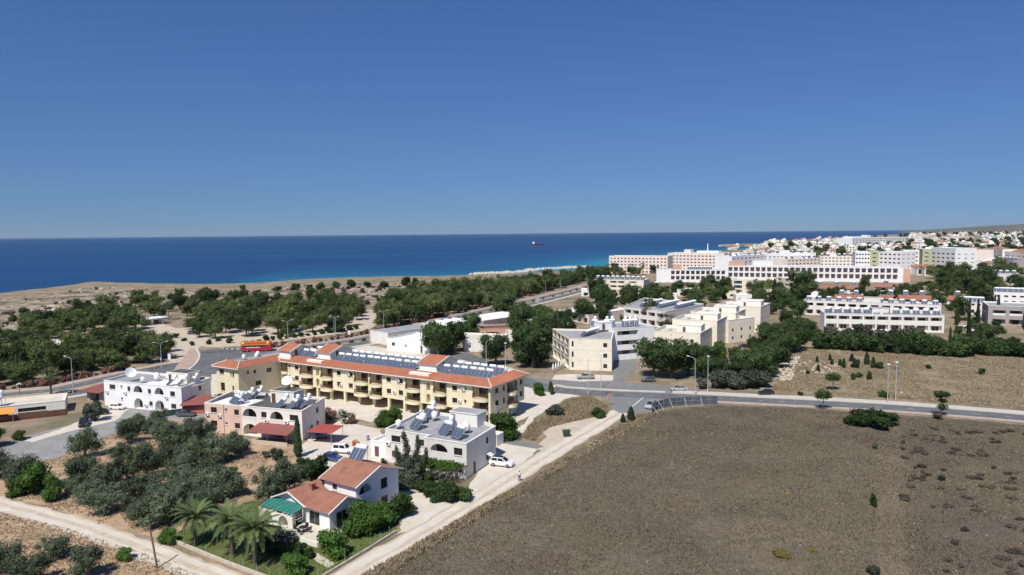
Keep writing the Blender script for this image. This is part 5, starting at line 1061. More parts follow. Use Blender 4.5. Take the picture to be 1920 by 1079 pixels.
# low apartments with heaters and the hedge in front
r_, a, b, L, an2 = far('low_apartments', 'two-storey off-white apartments with long open balconies behind the dark hedge', 'building', (1546, 588), (1771, 592.5), 7.0, 12, 'offwhite', 'roofgrey', lambda L: [('b', L*(.005+.985*(i+.5)/9), z, L/9*.84, 2.3, 'whitepaint') for i in range(9) for z in (.5, 3.9)], rail='offwhite', recm='hotelpink', fr='whitepaint')
roofs_tanks(12, a, b, 12, 7.0, 'solar heater with white drum on the low apartments roof', 'heaters on the low apartments', 1.2, 0, 2); roof_box(r_, L*.42, L*.56, 3, 8, 6.6, 9.2, 'offwhite', 'roofgrey')
r_, a, b, L, an2 = far('rear_low_apartments', 'rear row of the low off-white apartments with a white dish on its roof', 'building', (1506, 563), (1765, 573), 7.2, 10, 'offwhite', 'roofgrey', lambda L: [('b', L*(.01+.98*(i+.5)/12), z, L/12*.7, 2.2) for i in range(12) for z in (.5, 3.9)], rail='offwhite')
roofs_tanks(13, a, b, 10, 7.2, 'solar heater with white drum on the rear low apartments roof', 'heaters on the rear low apartments', 1.2, 0); p = a.lerp(b, .12); put(DISH[0], USED, (p.x, p.y+4, 6.8), R(-60), 1.9, 'large white dish on the rear low apartments roof', None); roof_box(r_, L*.46, L*.58, 2, 7, 6.8, 9.4, 'offwhite', 'roofgrey')
# row cottages with red mono-pitch roofs
def cottage(p, ang, L, lab, grp):
    o = empty('row_cottage', (p.x, p.y, 0), ang); tag(o, lab, 'house', grp); mb = MB()
    pts = [Vector(v) for v in ((0, 0), (L, 0), (L, 7), (0, 7))]
    facade(mb, pts[0], pts[1], 0, 5.0, [('b', L*.5, .3, L*.6, 2.0), ('b', L*.5, 2.8, L*.6, 1.8)], o); facade(mb, pts[1], pts[2], 0, 5.0, [], o); facade(mb, pts[2], pts[3], 0, 6.6, [], o); facade(mb, pts[3], pts[0], 0, 5.0, [], o)
    mb.build('wall', M['cream2'], o); t = MB(); tiled(t, (-.3, -.6, 4.9), (L+.3, -.6, 4.9), (L+.3, 3.6, 6.9), (-.3, 3.6, 6.9), .6, .7); t.quad((-.3, 3.6, 6.9), (L+.3, 3.6, 6.9), (L+.3, 7.2, 6.6), (-.3, 7.2, 6.6)); t.build('roof', M['tile2'], o)
    heater(loc2w(p, ang, L*.5, 5.2, 6.7), ang, 'white-tanked heater behind the ridge of a red-roofed row cottage', 'heaters on the row cottages', 0, 1.3)
gC = 'red-roofed row cottages'
for x0, x1, y, z in ((1524, 1620, 541, 5), (1640, 1672, 538, 5), (1566, 1620, 560, 5), (1650, 1672, 560, 5), (1686, 1748, 561, 5), (1776, 1802, 562, 5)):
    a, b = G(x0, y, z), G(x1, y+1.5, z); n = max(1, round((b-a).length/8.5)); d = (b-a)/n
    for i in range(n): cottage(a+d*i, math.atan2(d.y, d.x), d.length-.4, 'small cream cottage with a red tiled slope, in the rows beside the palms', gC)
for i, (pl, pr_, z, wl, lab) in enumerate([((1796, 566), (1842, 568), 6, 'offwhite', 'grey-white duplex house with slanted solar roof beside the cottages'), ((1864, 548), (1925, 550), 7, 'white', 'white house with a brown pergola at the inland edge'), ((1832, 512), (1905, 514), 8, 'offwhite', 'wide off-white block with a row of heaters above the tree belt'), ((1860, 486), (1900, 488), 14, 'mauve', 'grey apartment block with dark balconies inland')]):
    r_, a, b, L, an2 = far('inland_house', lab, 'house', pl, pr_, z, 14, wl, 'roofgrey', bays(4, int(z/3), .55, 1.8, 3.0, .6)); roofs_tanks(6, a, b, 14, z, 'solar heater on one of the inland house roofs', 'heaters on the inland houses', 1.4, 0)
g3 = building('grey_terrace_block', 'mauve-grey three-storey block with open terraces at the inland edge of the stubble field', 'building', None, [Vector((203, 274)), Vector((222, 262)), Vector((240, 290)), Vector((221, 302))], 10.2, 'mauve', 'roofgrey', {0: small_wins(3, 3, 22, 1.2, 1.4), 3: [('b', 4+7*i, z, 5, 2.2) for i in range(4) for z in (.5, 3.8, 7.0)]})
g4 = building('grey_terrace_annex', 'lower mauve-grey annex with a white balustrade terrace next to the grey block', 'building', None, [Vector((208, 306)), Vector((228, 296)), Vector((238, 314)), Vector((218, 325))], 8.4, 'mauve', 'roofgrey', {0: [('b', 4+6*i, z, 4.6, 2.2) for i in range(3) for z in (.5, 4.4)], 3: [('b', 4+6*i, z, 4.6, 2.2) for i in range(2) for z in (.5, 4.4)]}, rail='white', coping='white')
# red tiled market hall roofs behind the long hotel end
for i in range(5):
    a = G(1720+14*i, 500+.8*i, 8); o = empty('tiled_hall', (a.x, a.y, 0), R(-12)); tag(o, 'low hall with a slanting red tiled roof beside the end of the long hotel', 'building', 'red-roofed halls by the hotel')
    q = MB(); q.box(0, 8.4, 0, 16, 0, 6.6); q.build('wall', M['offwhite'], o); t = MB(); tiled(t, (-.3, -.5, 6.4), (8.7, -.5, 6.4), (8.7, 16, 9), (-.3, 16, 9), 1., 1.2); t.build('roof', M['tile2'], o); q = MB(); q.box(1, 7.4, -.05, .0, 1, 5.5); q.build('shopfront', M['glass'], o)
# scattered far town: boxes of white houses with upper storey and stair head
def far_house(seed, wall):
    g = random.Random(seed); o = empty('far_house'); tag(o, 'x', 'house', 'x'); mb = MB(); w_, d_ = g.uniform(9, 13), g.uniform(8, 11)
    facade(mb, (0, 0), (w_, 0), 0, 6.4, [('w', w_*(i+.5)/3, z, w_/3*.5, 1.5) for i in range(3) for z in (1, 4.1)], o); facade(mb, (w_, 0), (w_, d_), 0, 6.4, [], o); facade(mb, (w_, d_), (0, d_), 0, 6.4, [], o); facade(mb, (0, d_), (0, 0), 0, 6.4, [], o)
    mb.box(-.2, w_+.2, -.2, d_+.2, 6.4, 6.7); mb.box(w_*.5, w_*.9, d_*.3, d_*.8, 6.7, 8.9); mb.box(-w_*.45, -.01, d_*.2, d_, 0, 3.5); mb.build('wall', M[wall], o)
    if seed == 3:
        t = MB(); t.add([(-.5, -.5, 6.7), (w_+.5, -.5, 6.7), (w_+.5, d_+.5, 6.7), (-.5, d_+.5, 6.7), (w_*.35, d_*.5, 8.9), (w_*.65, d_*.5, 8.9)], [(0, 1, 5, 4), (1, 2, 5), (2, 3, 4, 5), (3, 0, 4)]); t.build('roof', M['tile2'], o)
    return o
FH = [far_house(i, wl) for i, wl in enumerate(['white', 'offwhite', 'cream2', 'hotelpink', 'offwhite', 'cream'])]
g = random.Random(77); cnt = 0
TOWN = []
for px0, px1, py0, py1, n, sc, tag_ in ((1432, 1610, 449, 464, 55, (1.2, 2.0), 'headland'), (1700, 1925, 438, 452, 66, (1.4, 2.4), 'bay'), (1700, 1925, 452, 470, 40, (1.1, 1.7), 'slope'), (1560, 1720, 462, 470, 22, (1.1, 1.6), 'slope'), (1800, 1925, 488, 512, 16, (.9, 1.3), 'inland')):
    for i in range(n):
        x = g.uniform(px0, px1); y = g.uniform(py0, py1); lo = 456.5-(x-1432)*.06 if tag_ == 'headland' else 0
        if y < lo: y = lo+g.uniform(0, 6)
        p = G(x, y); put(g.choice(FH), USED, (p.x, p.y, 0), R(g.uniform(-40, 15)), g.uniform(*sc), {'headland': 'small pale house scattered on the low headland across the bay', 'bay': 'tiny white house in the spread-out town below the far hills', 'slope': 'small pale house among trees behind the white apartment blocks', 'inland': 'pale house among trees at the inland edge of the town'}[tag_], 'far houses, '+tag_)
# ------------------------------------------------------------------ vegetation
# olive grove: one foot point per tree
OL = [(160, 858, 1.0), (225, 862, .9), (262, 880, 1.), (240, 832, .95), (255, 808, .95), (290, 812, 1.), (305, 838, 1.0), (330, 850, 1.05), (275, 898, 1.1), (320, 872, 1.), (355, 838, 1.), (385, 842, .95), (405, 868, 1.1), (360, 880, 1.1), (345, 908, 1.1), (450, 852, 1.), (440, 848, .8), (330, 822, .9), (365, 815, .8), (300, 800, .8),
      (150, 915, 1.), (200, 920, 1.05), (170, 945, .95), (195, 962, 1.0), (225, 905, .8), (250, 935, .9), (255, 968, .85), (300, 950, 1.1), (320, 978, 1.2), (360, 950, 1.2), (400, 935, 1.25), (430, 930, 1.), (345, 925, 1.), (30, 905, 1.1), (-20, 900, 1.1), (135, 925, .7), (300, 985, .9), (270, 985, .9), (395, 905, 1.1), (375, 968, 1.0), (335, 960, 1.1), (285, 925, .9)]
grow(OLIVE, [(x, y, s_*1.04) for x, y, s_ in by_px(OL)], 'grey-green olive tree in the grove between the gravel lot and the track', 'olive trees of the grove', seed=1)
grow(OLIVE, by_px([(505, 940, (1.1, 1.1, 1.35)), (535, 930, (1.0, 1.0, 1.4)), (560, 900, .8)]), 'tall olive tree behind the villa by the bare path', 'olive trees behind the villa', seed=2)
grow(OLIVE, by_px([(98, 1045, .85), (165, 1082, .95), (5, 1075, .9), (60, 1100, .9)]), 'rounded olive tree standing in dry soil below the dirt track', 'olive trees below the track', seed=3)
grow(CITRUS, by_px([(60, 925, (1.5, 1.5, 1.3)), (100, 938, 1.0), (30, 930, .9)]), 'bright green bushy tree at the grove corner by the track', 'green trees at the grove corner', seed=4)
grow(CITRUS, by_px([(232, 1050, .55)]), 'small bright green shrub at the edge of the dirt track', None, cat='bush'); grow(CITRUS, by_px([(436, 892, .55)]), 'small bright green shrub on the bare soil in the grove', None, cat='bush')
grow(GREYB, by_px([(176, 790, (1.3, 1.3, 1.6))]), 'round dark bush beside the black pickup', None); grow(CITRUS, by_px([(35, 825, .7)]), 'light green bush in front of the brown board fence', None, cat='bush'); grow(DARK, by_px([(-15, 838, .55)]), 'dark tree at the edge of the gravel lot', None)
grow(CYP, by_px([(559, 858, (1.15, 1.15, 1.0))]), 'slim dark cypress in front of the cream arched wall', None)
grow(HEDGE, by_px([(595, 900, (1.5, 1.4, 1.5)), (575, 890, 1.1)]), 'dark bushy shrub between the blue car and the villa', 'shrubs behind the villa')
grow(GREYB, by_px([(520, 862, .9), (500, 858, .6)]), 'dry grey bush beside the slim cypress', 'dry bushes by the cypress')
grow(OLW, by_px([(648, 793, 1.05)]), 'white flowering oleander beside the pillars of the yellow building', None); grow(OLP, by_px([(618, 788, .95), (660, 795, .6)]), 'pink flowering oleander beside the white one', 'pink oleanders by the yellow building')
grow(CITRUS, by_px([(722, 800, (1.5, 1.2, 1.0)), (742, 795, .9)]), 'bright green bush in front of the yellow building pillars', 'green bushes by the pillars', cat='bush')
grow(CITRUS, by_px([(946, 822, (1.75, 1.75, 1.6))]), 'leafy green tree at the corner of the yellow building', None)
# casuarina-like tree of several spires beside the weathered house
ct = empty('spired_conifer', (*G(762, 912), 0)); tag(ct, 'grey-green conifer of several spires beside the weathered house', 'tree')
for i, (x, y, h, r_) in enumerate([(0, 0, 9.0, 1.25), (1.9, .4, 8.3, 1.1), (-1.8, .5, 6.6, 1.1), (3.5, .2, 6.4, .95), (-3.6, -.2, 5.0, .95), (.6, -1.3, 5.6, 1.25), (1.9, -1, 4.4, 1.35), (-1.2, -1.2, 4.2, 1.35)]):
    g = random.Random(i+300); B = [(x*(.5+.5*k/6)+g.uniform(-.35, .35), y+g.uniform(-.35, .35), .8+(h-1.4)*k/6, r_*(1.15-.13*k)*g.uniform(.8, 1.15), r_*(1.15-.13*k)*g.uniform(.8, 1.15), h/6*.75) for k in range(7)]
    inst('spire', fast_mesh('spire', leaf_cloud(B, 1500, .2, 30+i, .5, .9, .45, core=.6), 4, M['grey_leaf']), ct)
mb = MB(); mb.path([(0, 0, -.1), (0, 0, 2), (.3, 0, 5)], [.3, .25, .12], 7); mb.build('trunk', M['bark'], ct)
grow(HEDGE, by_px([(790, 922, .85), (806, 932, .9), (825, 938, .95), (846, 942, 1.0), (866, 938, .95), (798, 912, .8), (836, 928, .95)]), 'deep green bush in the clump below the vine pergola', 'bushes below the pergola', seed=5)
# villa garden
grow(CITRUS, by_px([(626, 1042, (1.15, 1.15, 1.05))]), 'round citrus tree at the corner of the villa terrace', None); grow(CITRUS, by_px([(555, 1078, (.95, .95, .85))]), 'round citrus tree by the garden path', None)
grow(CITRUS, by_px([(672, 1004, (1.1, 1.1, 1.15)), (698, 1000, (1.1, 1.1, 1.1)), (722, 985, (1.1, 1.1, .95)), (745, 972, 1.0), (690, 980, 1.1), (760, 965, .8)]), 'leafy citrus tree in the row along the lane side of the villa', 'citrus row beside the villa', seed=6)
grow(HEDGE, by_px([(560, 1040, .55), (580, 1045, .5), (520, 1040, .7), (500, 1030, .8)]), 'small dark shrub below the villa terrace', 'shrubs below the terrace', seed=7)
grow(OLW, by_px([(532, 1020, .85)]), 'white flowering bush climbing beside the villa arches', None)
grow(CITRUS, by_px([(313, 1018, .7)]), 'spiky green bush at the end of the garden wall', None, cat='bush')
gP = 'feather palms in the villa garden'
feather_palm((*G(368, 1022), 0), 3.6, .95, .2, 'feather palm beside the olives at the garden wall', gP)
feather_palm((*G(436, 1040), 0), 4.2, 1.0, 1.4, 'middle feather palm of the three, in front of the villa', gP)
feather_palm((*G(480, 1058), 0), 4.3, 1.05, 2.2, 'feather palm closest to the villa canopy', gP)
# woods between road and sea
W = []
avoid = [GW(p) for p in ([(268, 645), (275, 608), (305, 604), (345, 620), (372, 640), (345, 665), (325, 690), (315, 660)], [(380, 652), (390, 638), (460, 632), (520, 634), (520, 650), (450, 656)], [(672, 622), (676, 578), (716, 580), (722, 620)])]
def wood(px, d, n, seed, lab, grp, protos=PINE, sc=(1.0, 1.35)):
    g = random.Random(seed); grow(protos, [(x, y, g.uniform(*sc)) for x, y in poisson(GW(px), d, seed, n, avoid)], lab, grp, seed=seed)
wood([(-60, 742), (0, 733), (60, 725), (130, 714), (200, 700), (300, 678), (318, 660), (300, 655), (250, 655), (150, 664), (60, 672), (-60, 690)], 6.2, 52, 1, 'dark green tree in the wood strip between the car park and the coast road', 'trees between car park and coast road')
wood([(-60, 680), (20, 655), (60, 640), (130, 632), (250, 628), (262, 612), (240, 600), (150, 610), (60, 625), (-60, 650)], 8, 30, 2, 'green tree in the wood behind the pale car park', 'trees behind the car park')
wood([(60, 618), (110, 606), (220, 590), (250, 596), (200, 612), (100, 625)], 9, 10, 3, 'bushy tree at the inland edge of the bare headland', 'trees at the headland edge')
wood([(228, 592), (250, 568), (330, 562), (430, 562), (480, 568), (470, 590), (380, 600), (290, 600)], 8, 38, 4, 'dark tree in the wood on the headland behind the kiosk', 'trees behind the kiosk', PINE+DARK[:1], (.75, 1.05))
wood([(345, 618), (400, 604), (480, 592), (600, 580), (690, 585), (680, 605), (640, 622), (540, 632), (440, 634), (375, 636)], 8.2, 52, 5, 'umbrella-crowned tree on the pale plaza behind the bus', 'trees of the plaza')
wood([(480, 578), (560, 570), (640, 572), (700, 578), (690, 592), (600, 588), (490, 592)], 9, 18, 6, 'green tree at the seaward edge of the plaza wood', 'seaward plaza trees')
wood([(712, 620), (760, 609), (850, 589), (930, 570), (1010, 550), (1085, 532), (1098, 524), (1040, 532), (960, 542), (880, 549), (800, 560), (730, 577), (705, 592)], 6.4, 270, 7, 'green tree in the dense belt along the seaward side of the coast road', 'tree belt along the coast road', ACACIA, (1.15, 1.6))
wood([(1085, 528), (1130, 514), (1180, 508), (1240, 508), (1230, 516), (1150, 522), (1110, 532)], 11, 26, 8, 'dark tree in the hotel grounds by the sea', 'trees by the pink hotel', PINE+DARK[:1], (1., 1.4))
grow(FAN, by_px([(1105, 524, 1.2), (1124, 520, 1.4), (1140, 518, 1.3), (1160, 519, 1.1), (1185, 518, 1.2), (1205, 516, 1.3), (995, 524, .9)]), 'tall thin fan palm in front of the pink hotel', 'fan palms by the pink hotel', seed=1)
grow(FAN, by_px([(316, 600, 1.0), (300, 596, .9)]), 'fan palm in the wood above the kiosk', 'fan palms by the kiosk', seed=2); grow(FAN, by_px([(96, 742, (1.15, 1.15, .85))]), 'single fan palm beside the coast road near the low cafe', None)
grow(HEDGE, by_px([(45, 588, 1.6), (450, 560, 2.3), (482, 562, 1.9), (395, 565, 1.4), (150, 592, 1.6), (25, 604, 1.2), (555, 545, 2.4), (520, 546, 1.8), (580, 546, 2.), (600, 544, 2.2), (630, 542, 2.), (660, 541, 2.4), (690, 540, 2.2), (720, 539, 2.3), (760, 537, 2.6), (780, 536, 2.4), (455, 544, 1.5), (430, 556, 1.2), (130, 570, 1.)]), 'dark green shrub on the bare coastal rock', 'shrubs on the coastal rock', seed=8)
X, Y = scatter(HEAD, 110, 5); grow(SCRUB, [(x, y, rnd.uniform(.6, 1.5)) for x, y in zip(X, Y)], 'low dry scrub bush on the bare coastal rock', 'scrub on the headland', seed=9)
grow(HEDGE, by_px([(460+i*13, 646-i*1.75, rnd.uniform(.5, .9)) for i in range(17)]+[(392, 646, .8), (410, 640, .7), (430, 644, .8), (345, 640, .7), (360, 648, .7), (330, 634, .8)]), 'low bush in the planting between the plaza and the coast road', 'bushes of the plaza planting', seed=28)
X, Y = scatter(ccw([tuple(p) for p in GW([(100, 590), (230, 568), (430, 560), (560, 558), (690, 572), (800, 548), (880, 534), (780, 535), (560, 545), (300, 552), (150, 570), (0, 590), (0, 615)])]), 70, 8); grow(SCRUB, [(x, y, rnd.uniform(1.4, 2.8)) for x, y in zip(X, Y)], 'wind-bent scrub on the rocky ground towards the sea', 'large scrub of the headland', seed=29)
# median and verge plants
seg = part(CR, .52, .98); grow(SCRUB, [(*seg[i], 1.2) for i in range(0, len(seg), 2)], 'clipped bush on the coast road median', 'median bushes', seed=10)
L_ = part(CR, .02, .30)+part(CR, .47, .8)
for i in range(0, len(L_)-1, 1):
    t = (L_[i+1]-L_[i]); n_ = Vector((-t.y, t.x)).normalized()
    if t.length > 40: continue
    p = L_[i]+n_*12.4; put(OLP[0] if i % 3 else SCRUB[0], USED, (p.x, p.y, 0), i, .5+.15*(i % 2), 'low reddish flowering shrub along the coast road pavement', 'shrubs along the coast road')
# trees among the buildings
gD = 'big dark trees among the houses'
for px, py, s, lab in ((822, 668, .95, 'broad dark tree in front of the white arcaded buildings'), (850, 660, .95, 'dark tree beside the cream flat-roofed house'), (883, 632, .8, 'dark tree behind the cream flat-roofed house'), (930, 684, .8, 'dark tree below the red porch beam'), (1000, 690, 1.15, 'large dark tree next to the blue-grey balconies'), (985, 680, 1., 'dark tree behind the end of the yellow building'), (1040, 660, 1., 'dark tree behind the blue-grey balconies'), (1020, 640, 1., 'dark tree between the bungalows and the cream block'), (1060, 628, .9, 'dark tree in front of the low pinkish house'), (1098, 606, .9, 'dark tree beside the low pinkish house'), (1130, 604, .8, 'dark tree between the low pinkish house and the balcony block')):
    p = G(px, py); put(DARK[px % 3], USED, (p.x, p.y, 0), px, s*1.35, lab, gD)
grow(DARK, by_px([(1226, 708, (1.3, 1.3, 1.2)), (1260, 710, (1.4, 1.35, 1.3)), (1290, 704, (1.1, 1.1, 1.0))]), 'huge dark spreading tree at the lay-by with deep shade below', 'huge trees at the lay-by', seed=11)
grow(DARK, by_px([(1325, 712, .8), (1352, 716, .75), (1384, 720, .75), (1412, 714, .95), (1432, 706, 1.1), (1448, 690, 1.15), (1447, 668, 1.15), (1462, 680, 1.0), (1404, 700, .7)]), 'dark tree in the thicket along the bare plot beside the road', 'thicket beside the road', seed=12)
grow(GREYB, by_px([(1405, 728, 1.8), (1385, 730, 1.6), (1345, 728, 1.5), (1425, 725, 1.8), (1318, 728, 1.2), (1372, 726, 1.6)]), 'grey-leaved shrub at the roadside foot of the thicket', 'shrubs at the thicket foot', seed=13)
grow(FAN, by_px([(1251, 642, (1.9, 1.9, 1.25))]), 'bushy fan palm between the white wing and the stepped apartments', None); grow(FAN, by_px([(1212, 610, (1.1, 1.1, 1.2))]), 'slim fan palm in front of the white balcony block', None)
grow(CITRUS, by_px([(1350, 672, (1.2, 1.2, 1.7))]), 'loose green tree against the stepped apartments', None)
grow(DARK, by_px([(1285, 600, .8), (1265, 606, .75), (1300, 596, .7), (1480, 660, 1.), (1500, 655, .9), (1465, 640, .9), (1490, 632, .9), (1520, 640, .8), (1535, 655, .7), (1440, 640, .8), (1475, 612, .8), (1500, 600, .9)]), 'dark tree in the belt between the stepped apartments and the hedge', 'tree belt behind the stepped apartments', seed=14)
X = [(1545+i*11.5, 652+i*.75+rnd.uniform(-3, 3), rnd.uniform(1.7, 2.5)) for i in range(24)]
grow(HEDGE, by_px(X), 'dark bush in the long hedge in front of the low apartments', 'long hedge of the stubble field', seed=15); grow(GREYB, by_px([(1560+i*30, 645+i*1.5, 2.3) for i in range(7)]), 'grey-green bush growing up out of the long hedge', 'grey bushes in the long hedge', seed=16)
grow(HEDGE, by_px([(1800+i*13, 664+i*.6, rnd.uniform(1.5, 2.2)) for i in range(11)]), 'dark bush in the hedge below the mauve-grey block', 'hedge below the grey block', seed=17)
grow(CYP, by_px([(1794, 610, (1.4, 1.4, 1.1)), (1816, 640, (1.3, 1.3, 1.3)), (1833, 610, (1.2, 1.2, 1.4)), (1781, 650, (.9, .9, .9)), (1864, 600, 1.2), (1645, 640, (.8, .8, .8))]), 'slim cypress between the low apartments and the mauve-grey block', 'cypresses by the low apartments', seed=18)
grow(DARK, by_px([(1850, 650, .85), (1838, 632, .7), (1872, 655, .6), (1900, 660, .6)]), 'tree beside the drive of the mauve-grey block', 'trees by the grey block', seed=19)
grow(PINE, by_px([(1500, 560, (2.2, 2.2, 2.6)), (1512, 556, (1.8, 1.8, 2.2))]), 'big tall dark pine in front of the long white hotel', 'big pines before the long hotel', seed=20); grow(CYP, by_px([(1452, 562, (2.4, 2.4, 1.6)), (1428, 566, (1.9, 1.9, 1.5))]), 'dark pointed conifer in front of the striped apartments', 'pointed conifers before the long hotel', seed=21)
def belt(px, d, n, seed, lab, grp, protos, sc): wood(px, d, n, seed, lab, grp, protos, sc)
avoid = []
belt([(1215, 556), (1260, 548), (1370, 546), (1375, 560), (1330, 572), (1260, 570)], 11, 20, 9, 'green tree in the garden belt below the long hotel', 'garden belt below the long hotel', DARK+PINE[:2], (.7, 1.1))
belt([(1400, 572), (1520, 560), (1560, 570), (1500, 590), (1420, 590)], 10, 18, 10, 'dark tree in the strip behind the open plot', 'trees behind the open plot', DARK, (.6, .9))
belt([(1520, 556), (1680, 548), (1800, 552), (1860, 570), (1760, 575), (1560, 566)], 11, 26, 11, 'garden tree between the red-roofed cottages', 'garden trees between the cottages', DARK+FAN+PINE[:1], (.55, .85))
belt([(1740, 536), (1800, 522), (1870, 530), (1880, 560), (1800, 552)], 9, 36, 12, 'tree in the thick green belt beside the cottages', 'green belt beside the cottages', DARK+PINE[:2], (.8, 1.25))
belt([(1135, 560), (1200, 556), (1215, 566), (1150, 572)], 8, 9, 13, 'small tree in front of the cream apartments', 'trees before the cream apartments', DARK, (.5, .7))
belt([(1255, 506), (1400, 503), (1400, 498), (1260, 499)], 22, 18, 14, 'dark tree between the pink hotel and the long hotel', 'trees between the hotels', DARK, (1., 1.6))
belt([(1560, 482), (1700, 470), (1925, 474), (1925, 500), (1800, 494)], 26, 46, 15, 'dark tree among the far apartment blocks', 'trees among the apartment blocks', DARK, (1., 1.6))
belt([(1435, 466), (1600, 462), (1925, 449), (1925, 468), (1700, 470), (1450, 472)], 45, 110, 16, 'dark tree in the far town along the bay', 'trees of the far town', DARK, (1.0, 1.8))
belt([(1640, 449), (1720, 441), (1925, 437), (1925, 448)], 120, 60, 17, 'dark tree clump below the far hills', 'tree clumps below the hills', DARK, (1.6, 2.6))
belt([(1240, 585), (1300, 578), (1330, 588), (1290, 600)], 8, 8, 18, 'leafy tree behind the bushy fan palm', 'trees behind the fan palm', DARK, (.6, .85))
# single trees and bushes by the cross road and on the plots
grow(CITRUS, by_px([(1011, 742, (.85, .85, 1.0))]), 'round leafy tree on the drive behind the yellow building', None); grow(HEDGE, by_px([(1034, 740, (.5, .5, 1.3))]), 'thin dark sapling beside the cross road', None, cat='tree')
grow(GREYB, by_px([(1041, 780, (1.25, 1.25, .85))]), 'round blue-green bush on the weedy patch', None); grow(HEDGE, by_px([(1123, 782, (1.25, 1.1, .75))]), 'low green bush on the weedy patch near the stop sign', None)
grow(JUN, by_px([(1183, 788, (1.15, 1.15, .95)), (1168, 792, (.8, .8, .6))]), 'pointed dark green conifer at the road mouth', 'conifers at the road mouth', seed=1)
grow(HEDGE, by_px([(1636, 800, (2.6, 2.0, 1.35)), (1610, 798, (1.8, 1.6, 1.2)), (1662, 799, (1.6, 1.5, 1.1))]), 'very large rounded bush on the field side of the cross road', 'lobes of the large roadside bush', seed=22)
def small_tree(px, py, h, r_, lab, tiers=1):
    o = empty('street_tree', (*G(px, py), 0)); tag(o, lab, 'tree'); mb = MB(); mb.path([(0, 0, -.1), (.05, 0, h*.5), (0, .05, h*.85)], [.11, .08, .05], 6); mb.build('trunk', M['bark'], o)
    B = [(0, 0, h*.78, r_, r_, h*.24), (r_*.5, .2, h*.7, r_*.6, r_*.6, h*.17), (-r_*.5, -.2, h*.72, r_*.6, r_*.6, h*.18)] if tiers == 1 else [(0, 0, h*.86, r_, r_, h*.12), (.2, 0, h*.62, r_*.55, r_*.55, h*.10), (.3, .2, h*.36, r_*.7, r_*.7, h*.12), (-.8, 0, h*.8, r_*.5, r_*.5, h*.09), (.9, 0, h*.84, r_*.5, r_*.5, h*.09)]
    inst('crown', fast_mesh('crown', leaf_cloud(B, 1100, .19, px, .5, .8, .6, core=.6), 4, M['hedge']), o)
small_tree(1543, 768, 4.6, 1.9, 'young street tree on the pavement of the cross road'); small_tree(1561, 732, 4.6, 1.9, 'young tree at the edge of the stubble field'); small_tree(1765, 782, 6.0, 1.7, 'thin street tree with tiered foliage on the cross road', 2)
grow(OLP, by_px([(1758, 786, .55)]), 'pink oleander below the tiered street tree', None)
grow(JUN, by_px([(1532, 680, .75), (1556, 676, .7), (1575, 686, .8), (1582, 690, .9), (1597, 678, 1.), (1625, 684, 1.), (1637, 690, .9), (1630, 712, .95), (1534, 696, .8), (1560, 684, .6)]), 'young dark conifer on the rubble plot', 'young conifers on the rubble plot', seed=2)
grow(HEDGE, by_px([(1605, 690, .9), (1648, 692, .8), (1656, 745, .7), (1500, 741, .5), (1610, 708, .6), (1600, 712, .6), (1515, 702, .5), (1740, 692, .5), (1840, 702, .6)]), 'low bush on the stubble field', 'bushes on the stubble field', seed=23)
FX = ccw([tuple(p) for p in GW([(1690, 800), (1930, 812), (2000, 1079), (1700, 1079)])]); X, Y = scatter(FX, 110, 4); grow(SCRUB, [(x, y, (rnd.uniform(.4, 1.0),)*2+(rnd.uniform(.3, .6),)) for x, y in zip(X, Y)], 'low grey scrub tuft on the dry field', 'scrub tufts on the dry field', seed=24)
sheet('ploughed_field', [(1690, 796), (1935, 808), (2200, 1000), (2300, 1200), (1712, 1200), (1705, 1000), (1700, 900)], M['field4'], .022, 1.4)
grow(HEDGE, by_px([(1638, 950, (.35, .35, .75))]), 'single sapling in the middle of the dry field', None, cat='tree'); grow(GREYB, by_px([(1640, 842, .35), (1637, 1078, .5), (1765, 902, .4)]), 'small blue-green tuft on the dry field', 'blue-green tufts on the field', seed=25)
sheet('field_edge', [(1652, 800), (1690, 800), (1702, 900), (1698, 1000), (1708, 1100), (1640, 1100), (1645, 1000), (1640, 900)], M['field3'], .018, 1.2)
YELLOW = leafmat('yellow_weed', (.25, .20, .04), (.36, .30, .08)); YW = bush_set('yellow_weed', YELLOW, 170, .12, 600, .8, .9, 1); grow(YW, by_px([(1466, 1042, (1.5, 1.2, .8)), (1522, 1035, .6), (1478, 927, .5)]), 'yellowish dry weed clump on the dry field', 'yellow weeds on the field', seed=26)

